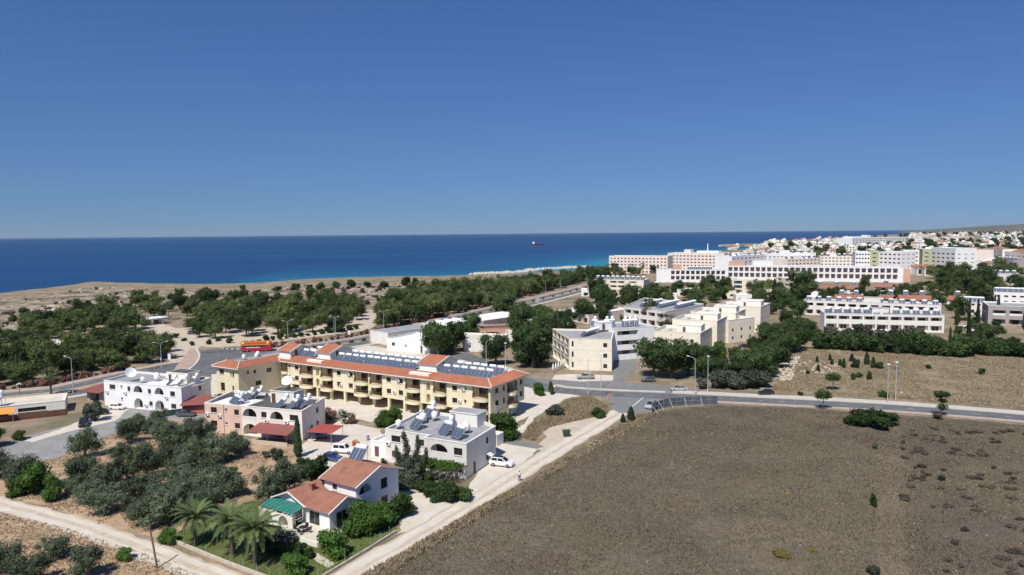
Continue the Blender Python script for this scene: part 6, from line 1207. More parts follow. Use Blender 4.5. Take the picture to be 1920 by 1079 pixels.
# gardens and street trees that fill the town
for k, (px, d, n, protos, sc, lab, grp) in enumerate([([(1100, 560), (1230, 556), (1240, 600), (1150, 612), (1090, 600)], 7, 26, HEDGE+DARK[:1], (.9, 1.5), 'garden bush around the white balcony block', 'gardens round the balcony block'),
    ([(1215, 545), (1380, 540), (1500, 548), (1500, 575), (1380, 578), (1240, 580)], 9, 34, HEDGE+PINE[:2], (.9, 1.5), 'garden tree in front of the long white hotel', 'gardens before the long hotel'),
    ([(1515, 552), (1700, 545), (1840, 556), (1870, 590), (1790, 600), (1775, 575), (1600, 562)], 8, 60, HEDGE+PINE[:1], (.8, 1.4), 'garden bush among the red-roofed cottages', 'cottage gardens'),
    ([(1700, 540), (1760, 520), (1900, 515), (1930, 545), (1850, 560)], 8, 50, HEDGE+PINE[:2], (1.2, 1.9), 'bushy tree in the green belt by the inland houses', 'green belt by the inland houses'),
    ([(1790, 600), (1870, 595), (1880, 660), (1800, 660)], 6, 22, HEDGE+CYP, (.8, 1.3), 'bush or cypress on the drive of the mauve-grey block', 'drive of the grey block'),
    ([(1260, 640), (1300, 655), (1400, 660), (1440, 640), (1430, 690), (1330, 700), (1290, 680)], 6, 12, DARK+HEDGE, (.5, .8), 'tree crowding the foot of the stepped apartments', 'trees at the stepped apartments'),
    ([(880, 600), (1040, 590), (1050, 640), (900, 660)], 8, 24, HEDGE+DARK[:1], (.8, 1.3), 'bush between the cream bungalows', 'bushes between the bungalows'),
    ([(1150, 506), (1560, 502), (1720, 492), (1925, 505), (1925, 470), (1600, 468), (1380, 494)], 24, 80, HEDGE+PINE[:2], (1.4, 2.2), 'tree among the hotels and far apartment blocks', 'trees among the hotels')]):
    wood(px, d, n, 40+k, lab, grp, protos, sc)
for px0, px1, py0, py1, n, lab in ((1500, 1790, 462, 480, 30, 'pale low house between the far apartment blocks'), (1700, 1925, 470, 500, 34, 'pale low house in front of the terracotta apartments'), (1370, 1560, 462, 476, 26, 'pale low house behind the white apartment blocks near the bay')):
    for i in range(n): p = G(rnd.uniform(px0, px1), rnd.uniform(py0, py1)); put(rnd.choice(FH), USED, (p.x, p.y, 0), R(rnd.uniform(-40, 15)), rnd.uniform(.9, 1.4), lab, 'low houses: '+lab[10:30])

for i, (px, py, w_, wl, lab) in enumerate([(1270, 556, 12, 'white', 'low white pool house below the lower hotel wing'), (1312, 552, 10, 'offwhite', 'small off-white house below the join of the long hotel'), (1345, 560, 12, 'cream', 'small cream house beside the striped apartments'), (1430, 556, 11, 'cream2', 'small pale house beside the pointed conifers'), (1090, 556, 10, 'white', 'small white house beside the coast road near the cream apartments'), (1140, 566, 9, 'offwhite', 'small off-white house in front of the cream apartments'), (1545, 553, 12, 'cream2', 'small pale house in front of the big pine'), (1240, 566, 9, 'cream2', 'small pale house above the white balcony block'), (1380, 568, 9, 'white', 'small white house at the edge of the open plot')]):
    p = G(px, py); building('garden_house', lab, 'house', None, quad_from(p, p+Vector((w_, rnd.uniform(-3, 2))), 8), 4.6, wl, 'roofwhite', {0: [('b', w_*.3, .3, w_*.3, 2.2), ('w', w_*.75, 1.2, 1.8, 1.3)]})
for i in range(9): p = G(1232+i*13, 533+rnd.uniform(0, 3)); o = empty('terrace_parasol', (p.x, p.y, 0)); tag(o, 'open white parasol on the terrace of the lower hotel wing', 'parasol', 'parasols of the hotel terrace'); q = MB(); q.tube((0, 0, 0), (0, 0, 3), .05, n=5); q.build('pole', M['steel'], o); q = MB(); q.lathe([(2.6, 2.4), (.1, 3.4), (0, 3.42)], 8); q.build('canopy', M['whitepaint'], o)
# ------------------------------------------------------------------ grasses (uncountable)
def grass(name, poly, n, h, mat, seed, label, world=False, clump=.0, w_=.07):
    poly = poly if world else ccw([tuple(p) for p in GW(poly)]); X, Y = scatter(poly, n, seed); g = np.random.default_rng(seed)
    if clump:
        v = np.array([mnoise.noise(Vector((x*.12, y*.12, seed)))+.5*mnoise.noise(Vector((x*.5, y*.5, seed))) for x, y in zip(X, Y)]); k = v > -clump; X, Y = X[k], Y[k]; v = v[k]
    else: v = np.zeros(len(X))
    n = len(X); V = []
    for b in range(3):
        a = g.uniform(0, 6.28, n); hh = h*g.uniform(.5, 1.3, n)*(1+.5*np.clip(v, -.5, .8)); l = hh*g.uniform(.2, .9, n); ox, oy = g.normal(0, .09, (2, n)); ww = w_*g.uniform(.6, 1.5, n)
        P0 = np.stack([X+ox-ww*np.sin(a), Y+oy+ww*np.cos(a), np.full(n, .0)], 1); P1 = np.stack([X+ox+ww*np.sin(a), Y+oy-ww*np.cos(a), np.full(n, .0)], 1); P2 = np.stack([X+ox+l*np.cos(a), Y+oy+l*np.sin(a), hh], 1)
        V.append(np.stack([P0, P1, P2], 1).reshape(-1, 3))
    return tag(inst(name, fast_mesh(name, np.concatenate(V), 3, mat)), label, 'grass', kind='stuff')
VF = [(672, 1084), (760, 1036), (830, 996), (905, 951), (985, 908), (1075, 855), (1150, 806), (1190, 784), (1230, 773), (1345, 763), (1450, 765), (1600, 775), (1750, 786), (1935, 800), (1990, 1100), (640, 1100)]
grass('dry_grass', VF, 170000, .15, M['drygrass'], 1, 'dry brown grass covering the big field', clump=.9)
grass('straw_grass', [(672, 1084), (760, 1034), (905, 948), (985, 905), (1150, 803), (1190, 781), (1235, 774), (1200, 795), (1080, 865), (960, 935), (880, 985), (780, 1045), (720, 1084)], 9000, .42, M['strawgrass'], 2, 'taller straw-coloured grass fringing the lane', clump=.2)
grass('stubble', FIELD2, 60000, .22, M['strawgrass'], 3, 'straw stubble on the field beyond the cross road', clump=.35, w_=.1)
grass('weeds', [(978, 822), (990, 800), (1035, 772), (1060, 750), (1105, 742), (1143, 765), (1138, 778), (1080, 790), (1030, 802), (1012, 815), (1003, 828)], 7000, .5, M['strawgrass'], 4, 'tall dry weeds on the patch near the stop sign')
grass('grove_weeds', GROVE, 16000, .2, M['strawgrass'], 5, 'sparse dry weeds between the olive trees', clump=-.05)
grass('verge_weeds', [(-60, 965), (0, 962), (120, 990), (260, 1035), (370, 1079), (420, 1120), (-60, 1120)], 4500, .2, M['strawgrass'], 6, 'sparse dry weeds below the dirt track', clump=0)
grass('lawn_grass', GARD, 26000, .12, M['greengrass'], 7, 'short green grass of the villa garden', clump=.35, w_=.05)
grass('median_grass', [(560, 658), (693, 637), (850, 600), (1009, 563), (1009, 565), (850, 603), (693, 641), (560, 663)], 3000, .4, M['greengrass'], 8, 'green planting along the road median')
# loose stones
def stones(name, px, n, s, seed, label, mat, world=False):
    poly = px if world else ccw([tuple(p) for p in GW(px)]); X, Y = scatter(poly, n, seed); g = random.Random(seed); mb = MB()
    for x, y in zip(X, Y):
        r_ = s*g.uniform(.4, 1.2); vs = [(x+r_*dx*g.uniform(.7, 1.2), y+r_*dy*g.uniform(.7, 1.2), r_*.8*dz*g.uniform(.6, 1.1)+.02) for dx, dy, dz in ((-1, -.4, 0), (0, -1, 0), (1, -.2, 0), (.5, 1, 0), (-.6, .8, 0), (-.5, -.3, .8), (.5, -.3, .9), (.1, .5, .8))]
        mb.add(vs, [(0, 1, 6, 5), (1, 2, 6), (2, 3, 7, 6), (3, 4, 7), (4, 0, 5, 7), (5, 6, 7)])
    return tag(mb.build(name, mat), label, 'stones', kind='stuff')
stones('field_stones', VF, 900, .09, 1, 'small pale stones strewn over the dry field', M['stone']); stones('field_stones', [(1150, 800), (1200, 785), (1220, 790), (1170, 815), (1100, 850), (1080, 848)], 130, .22, 2, 'pale stones along the lane edge near the conifers', M['stone'])
stones('rubble', [(1468, 672), (1500, 668), (1490, 690), (1485, 712), (1460, 715), (1455, 700)], 260, .5, 3, 'heap of pale rubble at the thicket edge of the stubble field', M['stone']); stones('rubble', [(1490, 676), (1600, 682), (1560, 700), (1500, 702)], 140, .35, 4, 'scattered pale rubble between the young conifers', M['stone'])
stones('coastal_boulders', HEAD, 700, 1.0, 5, 'broken pale boulders across the bare headland', M['stone'], world=True); stones('coastal_boulders', [(80, 578), (105, 572), (112, 582), (90, 588)], 60, 1.8, 6, 'cluster of big boulders on the headland', M['stone'])
def reef(px, wd, seed, label):
    L = GW(px, -5); o = MB(); g = random.Random(seed)
    for i in range(len(L)-1):
        n = int((L[i+1]-L[i]).length/1.6)
        for k in range(n):
            p = L[i].lerp(L[i+1], k/n)
            for j in range(5):
                r_ = g.uniform(1.2, 2.4); x, y = p.x+g.gauss(0, wd), p.y+g.gauss(0, wd); z = -5.2+g.uniform(.8, 2.6)*max(.2, 1-abs(y-p.y)/wd/2)
                vs = [(x+r_*dx*g.uniform(.7, 1.2), y+r_*dy*g.uniform(.7, 1.2), z+r_*.8*dz) for dx, dy, dz in ((-1, -.4, -.6), (0, -1, -.6), (1, -.2, -.6), (.5, 1, -.6), (-.6, .8, -.6), (-.5, -.3, .5), (.5, -.3, .6), (.1, .5, .5))]
                o.add(vs, [(0, 1, 6, 5), (1, 2, 6), (2, 3, 7, 6), (3, 4, 7), (4, 0, 5, 7), (5, 6, 7)])
    return tag(o.build('breakwater', M['kerb']), label, 'breakwater')
reef([(890, 515.2), (930, 513.5), (1000, 509.5)], 2.4, 1, 'pale rubble breakwater closest to the wooded shore'); reef([(987, 508), (1040, 504.5), (1104, 501)], 2.6, 2, 'pale rubble breakwater reaching towards the pink hotel')
# ------------------------------------------------------------------ vehicles
_pc = {}
def paint(c):
    if c not in _pc: _pc[c] = gloss('car_paint_'+str(len(_pc)), c, .28, .25 if max(c) < .6 else 0., .6)
    return _pc[c]
TYRE, RIM, LAMPW, LAMPR = gloss('tyre', (.018, .018, .018), .8), gloss('wheel_rim', (.42, .43, .44), .35, .7), gloss('headlight_glass', (.75, .76, .78), .1), gloss('tail_light_glass', (.35, .02, .02), .2)
_w = MB(); _w.lathe([(.17, -.1), (.28, -.11), (.32, -.07), (.32, .07), (.28, .11), (.17, .1)], 16, 0, Matrix.Rotation(R(90), 4, 'X')); WHEEL = _w.mesh('tyre', TYRE)
_w = MB(); _w.lathe([(.0, .07), (.07, .10), (.19, .085), (.195, -.085), (.07, -.1), (0, -.07)], 12, 0, Matrix.Rotation(R(90), 4, 'X')); RIMM = _w.mesh('rim', RIM)
CARS = {'hatch': dict(L=3.9, W=1.68, st=[(0, .32, .62, .82), (.12, .22, .78, .95), (.6, .2, .86, 1.0), (1.35, .2, .92, 1.0), (3.3, .2, .95, 1.0), (3.75, .25, .95, .96), (3.9, .35, .85, .88)], g=(1.0, 3.82, 1.75, 3.35, 1.46), wh=(.68, 3.2)),
        'sedan': dict(L=4.5, W=1.74, st=[(0, .32, .6, .8), (.12, .22, .74, .95), (.7, .2, .84, 1.), (1.5, .2, .92, 1.), (3.6, .2, .97, 1.), (4.35, .25, .95, .95), (4.5, .35, .85, .86)], g=(1.25, 3.95, 2.05, 3.3, 1.44), wh=(.82, 3.55)),
        'suv': dict(L=4.45, W=1.83, st=[(0, .35, .7, .8), (.12, .26, .88, .95), (.65, .24, .98, 1.), (1.4, .24, 1.04, 1.), (3.9, .24, 1.1, 1.), (4.3, .28, 1.08, .96), (4.45, .4, .95, .88)], g=(1.1, 4.38, 1.95, 3.9, 1.68), wh=(.82, 3.55)),
        'jeep': dict(L=4.3, W=1.78, st=[(0, .4, .85, .92), (.08, .32, .98, .98), (.6, .3, 1.04, 1.), (1.35, .3, 1.08, 1.), (4.1, .3, 1.1, 1.), (4.22, .32, 1.1, .98), (4.3, .42, 1.05, .95)], g=(1.25, 4.26, 1.75, 4.12, 1.82), wh=(.75, 3.4)),
        'pickup': dict(L=5.1, W=1.8, st=[(0, .38, .75, .85), (.1, .3, .92, .96), (.7, .28, 1.02, 1.), (1.5, .28, 1.06, 1.), (3.3, .28, 1.08, 1.), (4.95, .3, 1.06, 1.), (5.1, .42, 1.02, .97)], g=(1.35, 3.5, 2.05, 3.3, 1.74), wh=(.9, 4.1))}
def car(px, py, hd, typ, col, label, group=None, open_tail=False, dark_roof=False, name='parked_car', z=.03):
    S = CARS[typ]; L, W_ = S['L'], S['W']; o = empty(name, (*G(px, py), z), R(hd)); tag(o, label, 'car', group); P_ = paint(col); hx = L/2
    mb = MB(); rings = []
    for x, zb, zs, k in S['st']:
        h = W_/2*k; rings.append([(hx-x, -h*.86, zb), (hx-x, -h, zb+.2), (hx-x, -h, zs-.14), (hx-x, -h*.92, zs), (hx-x, h*.92, zs), (hx-x, h, zs-.14), (hx-x, h, zb+.2), (hx-x, h*.86, zb)])
    for i in range(len(rings)-1): mb.add(rings[i]+rings[i+1], [(k, 8+k, 8+(k+1) % 8, (k+1) % 8) for k in range(8)], 0, False)
    mb.add(rings[0], [tuple(range(8))]); mb.add(rings[-1], [tuple(range(8))[::-1]])
    xf0, xr0, xf1, xr1, zr = S['g']; zs = [s for s in S['st'] if s[0] <= 1.5][-1][2]-.03; b, t = W_/2*.9, W_/2*.72
    A = [Vector(p) for p in ((hx-xf0, -b, zs), (hx-xr0, -b, zs), (hx-xr0, b, zs), (hx-xf0, b, zs))]; T = [Vector(p) for p in ((hx-xf1, -t, zr-.05), (hx-xr1, -t, zr-.05), (hx-xr1, t, zr-.05), (hx-xf1, t, zr-.05))]; U = [Vector((p.x*.97 if abs(p.x) > .1 else p.x, p.y*.9, zr)) for p in T]
    mb.add(A+T+U, [(1, 0, 4, 5), (2, 1, 5, 6), (3, 2, 6, 7), (0, 3, 7, 4), (5, 4, 8, 9), (6, 5, 9, 10), (7, 6, 10, 11), (4, 7, 11, 8), (11, 10, 9, 8)])
    if typ == 'pickup': mb.box(-hx+.15, hx-3.6, -W_/2*.8, W_/2*.8, 1.075, 1.082, 1)
    body = mb.build('body', [P_, M['black']], o)
    def glass(name, q, u0, u1, v0=.1, v1=.9):
        a, b_, c_, d_ = q; n_ = (b_-a).cross(d_-a).normalized()*.012; f_ = lambda u, v: a.lerp(b_, u).lerp(d_.lerp(c_, u), v)+n_
        g_ = MB(); g_.quad(f_(u0, v0), f_(u1, v0), f_(u1, v1), f_(u0, v1)); g_.build(name, M['glass'], o)
    glass('windscreen', (A[0], A[3], T[3], T[0]), .06, .94, .05, .95); glass('rear_window', (A[2], A[1], T[1], T[2]), .08, .92, .15, .92)
    for q in ((A[1], A[0], T[0], T[1]), (A[3], A[2], T[2], T[3])): glass('side_window', q, .07, .48); glass('side_window', q, .53, .93)
    if dark_roof: r_ = MB(); r_.add([p+Vector((0, 0, .008)) for p in U], [(3, 2, 1, 0)]); r_.build('roof_panel', M['glass'], o)
    k = 1.12 if typ in ('suv', 'jeep', 'pickup') else 1.
    for x in S['wh']:
        for s in (-1, 1): w_ = inst('wheel', WHEEL, o, (hx-x, s*(W_/2-.09), .32*k), (0, 0, 0), k); inst('rim', RIMM, w_)
    for s in (-1, 1):
        q = MB(); q.box(hx-.2, hx-.01, s*W_/2*.66-.17, s*W_/2*.66+.17, S['st'][1][2]-.26, S['st'][1][2]-.1); q.build('headlight', LAMPW, o)
        q = MB(); q.box(-hx+.0, -hx+.12, s*W_/2*.72-.13, s*W_/2*.72+.13, S['st'][-1][2]-.28, S['st'][-1][2]-.05); q.build('tail_light', LAMPR, o)
    if open_tail:
        q = MB(); a = Vector((-hx+.5, 0, zr-.02)); e = Vector((-hx-.45, 0, zr+.42)); q.add([a+Vector((0, -t, 0)), a+Vector((0, t, 0)), e+Vector((0, t*1.1, 0)), e+Vector((0, -t*1.1, 0)), a+Vector((0, -t, .07)), a+Vector((0, t, .07)), e+Vector((0, t*1.1, .07)), e+Vector((0, -t*1.1, .07))], [(3, 2, 1, 0), (4, 5, 6, 7), (0, 1, 5, 4), (1, 2, 6, 5), (2, 3, 7, 6), (3, 0, 4, 7)]); q.build('open_tailgate', P_, o)
    return o
WHT, SIL, BLK, BLU, DGR = (.78, .78, .77), (.42, .43, .45), (.018, .02, .025), (.035, .07, .22), (.09, .095, .115)
car(941, 874, -20, 'suv', WHT, 'white crossover with a dark roof panel and its tailgate open', open_tail=True, dark_roof=True)
car(645, 850, -13, 'jeep', WHT, 'boxy white off-road car parked behind the villa'); car(624, 864, -25, 'hatch', BLU, 'blue hatchback parked beside the boxy white off-road car'); car(598, 822, 0, 'hatch', (.02, .03, .10), 'dark blue car in the shade of the red carport')
car(221, 768, -12, 'hatch', WHT, 'white hatchback parked in front of the white arched house'); car(349, 781, -6, 'sedan', DGR, 'dark grey saloon parked by the red garage'); car(157, 798, -62, 'pickup', BLK, 'black pickup parked on the gravel lot by the round bush')
car(1098, 711, 182, 'pickup', (.34, .345, .36), 'silver double-cab pickup in front of the cream apartment block'); car(1273, 733, 180, 'sedan', SIL, 'silver saloon at the kerb of the lay-by'); car(1220, 765, -118, 'suv', SIL, 'silver car waiting at the road mouth beside the metal fence', name='waiting_car')
car(1436, 741, 185, 'hatch', BLK, 'low black car at the end of the lay-by', ); car(1397, 652, -10, 'sedan', BLK, 'black saloon parked behind the stepped apartments')
for px, py, hd, ty, c_, lab in ((190, 648, 10, 'sedan', WHT, 'white car in the tree-shaded car park'), (146, 650, 20, 'hatch', DGR, 'dark hatchback in the tree-shaded car park'), (60, 655, 5, 'suv', WHT, 'white tall car at the far end of the car park'), (225, 640, 30, 'hatch', SIL, 'silver hatchback near the plaza end of the car park'), (362, 627, 20, 'suv', DGR, 'dark tall car under the plaza trees'), (110, 655, 12, 'sedan', SIL, 'silver saloon in the middle of the car park'), (1822, 622, 0, 'sedan', WHT, 'white saloon beside the cypresses'), (1806, 614, 10, 'hatch', WHT, 'white hatchback by the low apartments'), (1090, 541, 48, 'hatch', WHT, 'white car driving on the coast road'), (1830, 628, -5, 'sedan', DGR, 'dark saloon beside the cypresses'), (94, 752, 25, 'sedan', DGR, 'dark saloon near the single fan palm'), (188, 778, 200, 'hatch', BLK, 'black hatchback in the open red-roofed shed'), (1215, 716, 175, 'hatch', DGR, 'dark car in the deep shade of the huge tree')): car(px, py, hd, ty, c_, lab)
# open-top tour bus
bo = empty('tour_bus', (*G(482, 659), .06), R(9)); tag(bo, 'red and orange open-top double-decker tour bus on the junction', 'bus')
RED, ORG = gloss('bus_red', (.42, .022, .04), .35, 0, .4), gloss('bus_orange', (.58, .09, .025), .35, 0, .4); YEL = gloss('bus_yellow', (.78, .55, .14), .4)
q = MB(); prof = [(-5.3, .35), (5.0, .35), (5.35, .7), (5.3, 1.6), (5.05, 2.45), (-5.3, 2.45)]
q.add([(x, -1.25, z) for x, z in prof]+[(x, 1.25, z) for x, z in prof], [tuple(range(6)), tuple(range(6, 12))[::-1]]+[(i, 6+i, 6+(i+1) % 6, (i+1) % 6) for i in range(6)]); q.build('lower_body', RED, bo)
q = MB()
for s in (-1, 1): q.box(-5.3, 4.9, s*1.25-.04, s*1.25+.04, 2.45, 3.55)
q.box(-5.34, -5.24, -1.25, 1.25, 2.45, 3.55); q.box(4.86, 4.94, -1.25, 1.25, 2.45, 3.7); q.box(-5.3, 4.9, -1.2, 1.2, 2.45, 2.5); q.build('upper_panel', ORG, bo)
q = MB()
for s in (-1, 1): q.box(-5.2, 4.8, s*1.26-.045, s*1.26+.045, 3.5, 3.62); q.box(-5.2, 4.8, s*1.26-.045, s*1.26+.045, 2.42, 2.55)
q.build('yellow_band', YEL, bo)
for i in range(5):
    for s in (-1, 1): q = MB(); q.box(-4.4+i*1.55, -3.0+i*1.55, s*1.262-.006, s*1.262+.006, 1.75, 2.38); q.build('window', M['glass'], bo)
q = MB(); q.box(-3.6, 1.2, -1.268, -1.256, 1.45, 1.68); q.box(-3.6, 1.2, 1.256, 1.268, 1.45, 1.68); q.build('white_stripe', M['whitepaint'], bo)
q = MB(); q.quad((5.37, -1.1, .95), (5.37, 1.1, .95), (5.12, 1.1, 2.35), (5.12, -1.1, 2.35)); q.build('windscreen', M['glass'], bo)
for x in (-4.5, 4.1):
    for s in (-1, 1): q = MB(); q.lathe([(0, 0), (.5, 0), (.5, .02), (0, .02)], 18, 0, Matrix.Translation((x, s*1.31, 3.0)) @ Matrix.Rotation(R(90), 4, 'X')); q.build('emblem', YEL, bo)
for i in range(9):
    for y in (-.75, .75): q = MB(); q.box(-4.4+i, -4.0+i, y-.4, y+.4, 2.52, 2.95); q.box(-4.45+i, -4.35+i, y-.4, y+.4, 2.95, 3.45); q.build('seat', M['bitumen'] if i % 2 else M['tile2'], bo)
for x in (-3.1, 3.3):
    for s in (-1, 1): w_ = inst('wheel', WHEEL, bo, (x, s*1.14, .48), (0, 0, 0), 1.5); inst('rim', RIMM, w_)
for s in (-1, 1): q = MB(); q.box(5.28, 5.38, s*.9-.2, s*.9+.2, .7, .9); q.build('headlight', LAMPW, bo)
# ------------------------------------------------------------------ street furniture
LM = surf('lamp_post_paint', [(.50, .53, .54), ((.42, .45, .46), 1.5, .45, .7)], rough=.5, metallic=.2)
def lamp_proto(kind):
    o = empty('street_lamp'); tag(o, 'x', 'street lamp', 'x'); h = {'double': 7.6, 'arm': 9.4, 'post': 9.8}[kind]
    q = MB(); q.tube((0, 0, -.1), (0, 0, h), .11, .06, 8); q.tube((0, 0, 0), (0, 0, .9), .16, .14, 8); q.build('post', LM, o)
    ds = {'double': (1, -1), 'arm': (1,), 'post': ()}[kind]
    for s in ds:
        q = MB(); q.path([(0, 0, h-.1), (s*.5, 0, h+.35), (s*1.7, 0, h+.62)], [.05, .045, .04], 6); q.build('arm', LM, o)
        q = MB(); q.add([(s*1.55, -.14, h+.56), (s*2.3, -.1, h+.66), (s*2.3, .1, h+.66), (s*1.55, .14, h+.56), (s*1.6, -.1, h+.72), (s*2.2, -.07, h+.76), (s*2.2, .07, h+.76), (s*1.6, .1, h+.72)], [(3, 2, 1, 0), (4, 5, 6, 7), (0, 1, 5, 4), (1, 2, 6, 5), (2, 3, 7, 6), (3, 0, 4, 7)]); q.build('lamp_head', M['whitepaint'], o)
    if kind == 'post': q = MB(); q.add([(-.3, -.22, h), (.45, -.16, h+.02), (.45, .16, h+.02), (-.3, .22, h), (-.25, -.16, h+.2), (.3, -.1, h+.2), (.3, .1, h+.2), (-.25, .16, h+.2)], [(3, 2, 1, 0), (4, 5, 6, 7), (0, 1, 5, 4), (1, 2, 6, 5), (2, 3, 7, 6), (3, 0, 4, 7)]); q.build('lamp_head', M['whitepaint'], o)
    return o
LP = {k: lamp_proto(k) for k in ('double', 'arm', 'post')}
for px, py in ((719.6, 618), (797.7, 597), (861, 586), (913, 575), (955, 563), (990, 556), (1023, 548), (1051, 542), (1099, 531), (303, 690), (540, 640), (627, 632)): put(LP['double'], USED, (*G(px, py), .1), R(38), None, 'double-armed grey street lamp along the seaward pavement of the coast road', 'double-armed lamps of the coast road')
for px, py, rz, lab in ((137, 738, 170, 'single-armed lamp beside the coast road near the fan palm'), (1103, 741, 25, 'single-armed lamp at the junction near the stop sign'), (1303, 742, 150, 'single-armed lamp at the lay-by in front of the thicket'), (912, 700, 20, 'single-armed lamp behind the yellow building'), (630, 640, 190, 'single-armed lamp beside the bus bay'), (693, 650, 180, 'single-armed lamp at the corner of the long low building')): put(LP['arm'], USED, (*G(px, py), .04), R(rz), None, lab)
for px, py, lab in ((1327, 737, 'straight lamp post beside the thicket shrubs'), (1664, 757, 'straight lamp post on the pavement, shorter of the pair by the warning sign'), (1679, 752, 'straight lamp post at the field edge, beside the warning sign'), (1127, 728, 'straight lamp post in front of the cream block'), (948, 704, 'straight lamp post behind the end of the yellow building')): put(LP['post'], USED, (*G(px, py), .04), 0, (1, 1, .97) if px != 1127 else (1, 1, .95), lab)
def sign(name, px, py, h, label, build, rz=0.0):
    o = empty(name, (*G(px, py), 0), rz); tag(o, label, 'sign'); q = MB(); q.tube((0, .03, -.1), (0, .03, h), .035, n=6); q.build('post', M['steel'], o); build(o, h); return o
def txt(s, size, mat, parent, loc):
    cu = bpy.data.curves.new('lettering', 'FONT'); cu.body = s; cu.size = size; cu.align_x = 'CENTER'; cu.align_y = 'CENTER'; cu.extrude = .002
    t = bpy.data.objects.new('tmp', cu); me = bpy.data.meshes.new_from_object(t); bpy.data.objects.remove(t); me.name = 'lettering'; me.materials.clear(); me.materials.append(mat); return inst('lettering', me, parent, loc, (R(90), 0, 0))
def ngon(mb, n, r_, y, rot=0., m=0, cz=0.): mb.add([(r_*math.cos(rot+2*math.pi*i/n), y, cz+r_*math.sin(rot+2*math.pi*i/n)) for i in range(n)], [tuple(range(n))], m)
def stop(o, h):
    p = empty('tmp'); bpy.data.objects.remove(p); q = MB(); ngon(q, 8, .55, 0, R(22.5), 0, h); ngon(q, 8, .50, -.006, R(22.5), 1, h); ngon(q, 8, .55, .012, R(22.5), 2, h); q.build('sign_plate', [M['whitepaint'], M['redsheet'], M['steel']], o); txt('STOP', .34, M['whitepaint'], o, (0, -.012, h))
sign('stop_sign', 1143, 761, 2.3, 'red octagonal stop sign at the road mouth beside the weedy patch', stop, R(-8))
def warn(o, h):
    q = MB(); ngon(q, 3, .62, 0, R(90), 0, h); ngon(q, 3, .42, -.006, R(90), 1, h); q.box(-.05, .05, -.012, -.008, h-.15, h+.18, 2); q.build('sign_plate', [M['redsheet'], M['whitepaint'], M['black']], o)
sign('warning_sign', 1690, 750, 1.9, 'white triangular warning sign with red border at the field edge', warn)
def board(w_, hh, c_): 
    def f(o, h): q = MB(); q.box(-w_/2, w_/2, -.03, .03, h-hh, h); q.build('sign_plate', c_, o)
    return f
def bluer(o, h): q = MB(); ngon(q, 20, .42, 0, 0, 0, h); ngon(q, 20, .26, -.006, 0, 1, h); q.build('sign_plate', [gloss('sign_blue', (.03, .10, .40), .4), M['whitepaint']], o)
sign('road_sign', 302, 688, 2.6, 'round blue and white traffic sign at the curved pavement', bluer); sign('bus_stop_sign', 318, 684, 3.6, 'tall pale panel sign at the curved pavement', board(.9, 2.0, M['whitepaint'])); sign('direction_sign', 1008, 573, 5.2, 'tall grey sign board on the coast road median', board(2.4, 3.8, M['steel']), R(-20)); sign('direction_sign', 655, 640, 4.2, 'pale sign panel beside the coast road planting', board(.9, 1.6, M['whitepaint'])); sign('route_sign', 1039, 735, 1.8, 'small white sign plate on the cross road island', board(.5, .6, M['whitepaint']))
# corrugated metal hoarding with struts
hp = smooth(GW([(1222, 775), (1233, 768.5), (1250, 763.5), (1275, 760.5), (1303, 759), (1345, 758)]), 5); ho = empty('metal_hoarding', (*hp[0], 0)); tag(ho, 'curved hoarding of grey corrugated panels braced with pale struts', 'fence')
dist = [0.]
for i in range(len(hp)-1): dist.append(dist[-1]+(hp[i+1]-hp[i]).length)
def along(s):
    for i in range(len(hp)-1):
        if s <= dist[i+1]: return hp[i].lerp(hp[i+1], (s-dist[i])/(dist[i+1]-dist[i]))
    return hp[-1]
PAN = surf('hoarding_sheet', [(.085, .10, .115), ((.13, .15, .165), .6, .45, .7)], rough=.6); n = int(dist[-1]/1.9)
for i in range(n):
    a, b = along(dist[-1]*i/n)-hp[0], along(dist[-1]*(i+1)/n)-hp[0]; d = (b-a); an2 = math.atan2(d.y, d.x); q = MB(); L = d.length-.02; c_ = 12
    for k in range(c_): q.quad((L*k/c_, .03*(k % 2), .05), (L*(k+1)/c_, .03*((k+1) % 2), .05), (L*(k+1)/c_, .03*((k+1) % 2), 2.0), (L*k/c_, .03*(k % 2), 2.0))
    q.build('panel', PAN, ho, (a.x, a.y, 0), (0, 0, an2))
    if i % 2 == 0:
        q = MB(); q.tube((0, -.04, 1.85), (0, -1.5, 0), .035, n=5); q.build('strut', M['whitepaint'], ho, (a.x, a.y, 0), (0, 0, an2))
    q = MB(); q.box(-.03, .03, -.08, -.02, 0, 2.02); q.build('upright', M['steel'], ho, (a.x, a.y, 0), (0, 0, an2)); q = MB(); q.box(0, L, -.07, -.03, 1.0, 1.08); q.build('rail', M['steel'], ho, (a.x, a.y, 0), (0, 0, an2))
# waste container
wc = empty('waste_container', (*G(1062, 819), .03), R(12)); tag(wc, 'dark green wheeled waste container on the bare dirt lot', 'waste bin'); GR = gloss('container_green', (.018, .055, .03), .5)
q = MB(); q.add([(-.6, -.4, .2), (.6, -.4, .2), (.6, .4, .2), (-.6, .4, .2), (-.72, -.52, 1.15), (.72, -.52, 1.15), (.72, .52, 1.15), (-.72, .52, 1.15)], [(3, 2, 1, 0), (0, 1, 5, 4), (1, 2, 6, 5), (2, 3, 7, 6), (3, 0, 4, 7), (4, 5, 6, 7)]); q.build('body', GR, wc)
q = MB(); N = 8
for i in range(N): a, b = math.pi*i/N, math.pi*(i+1)/N; q.quad((-.74, -.55*math.cos(a), 1.16+.3*math.sin(a)), (.74, -.55*math.cos(a), 1.16+.3*math.sin(a)), (.74, -.55*math.cos(b), 1.16+.3*math.sin(b)), (-.74, -.55*math.cos(b), 1.16+.3*math.sin(b)))
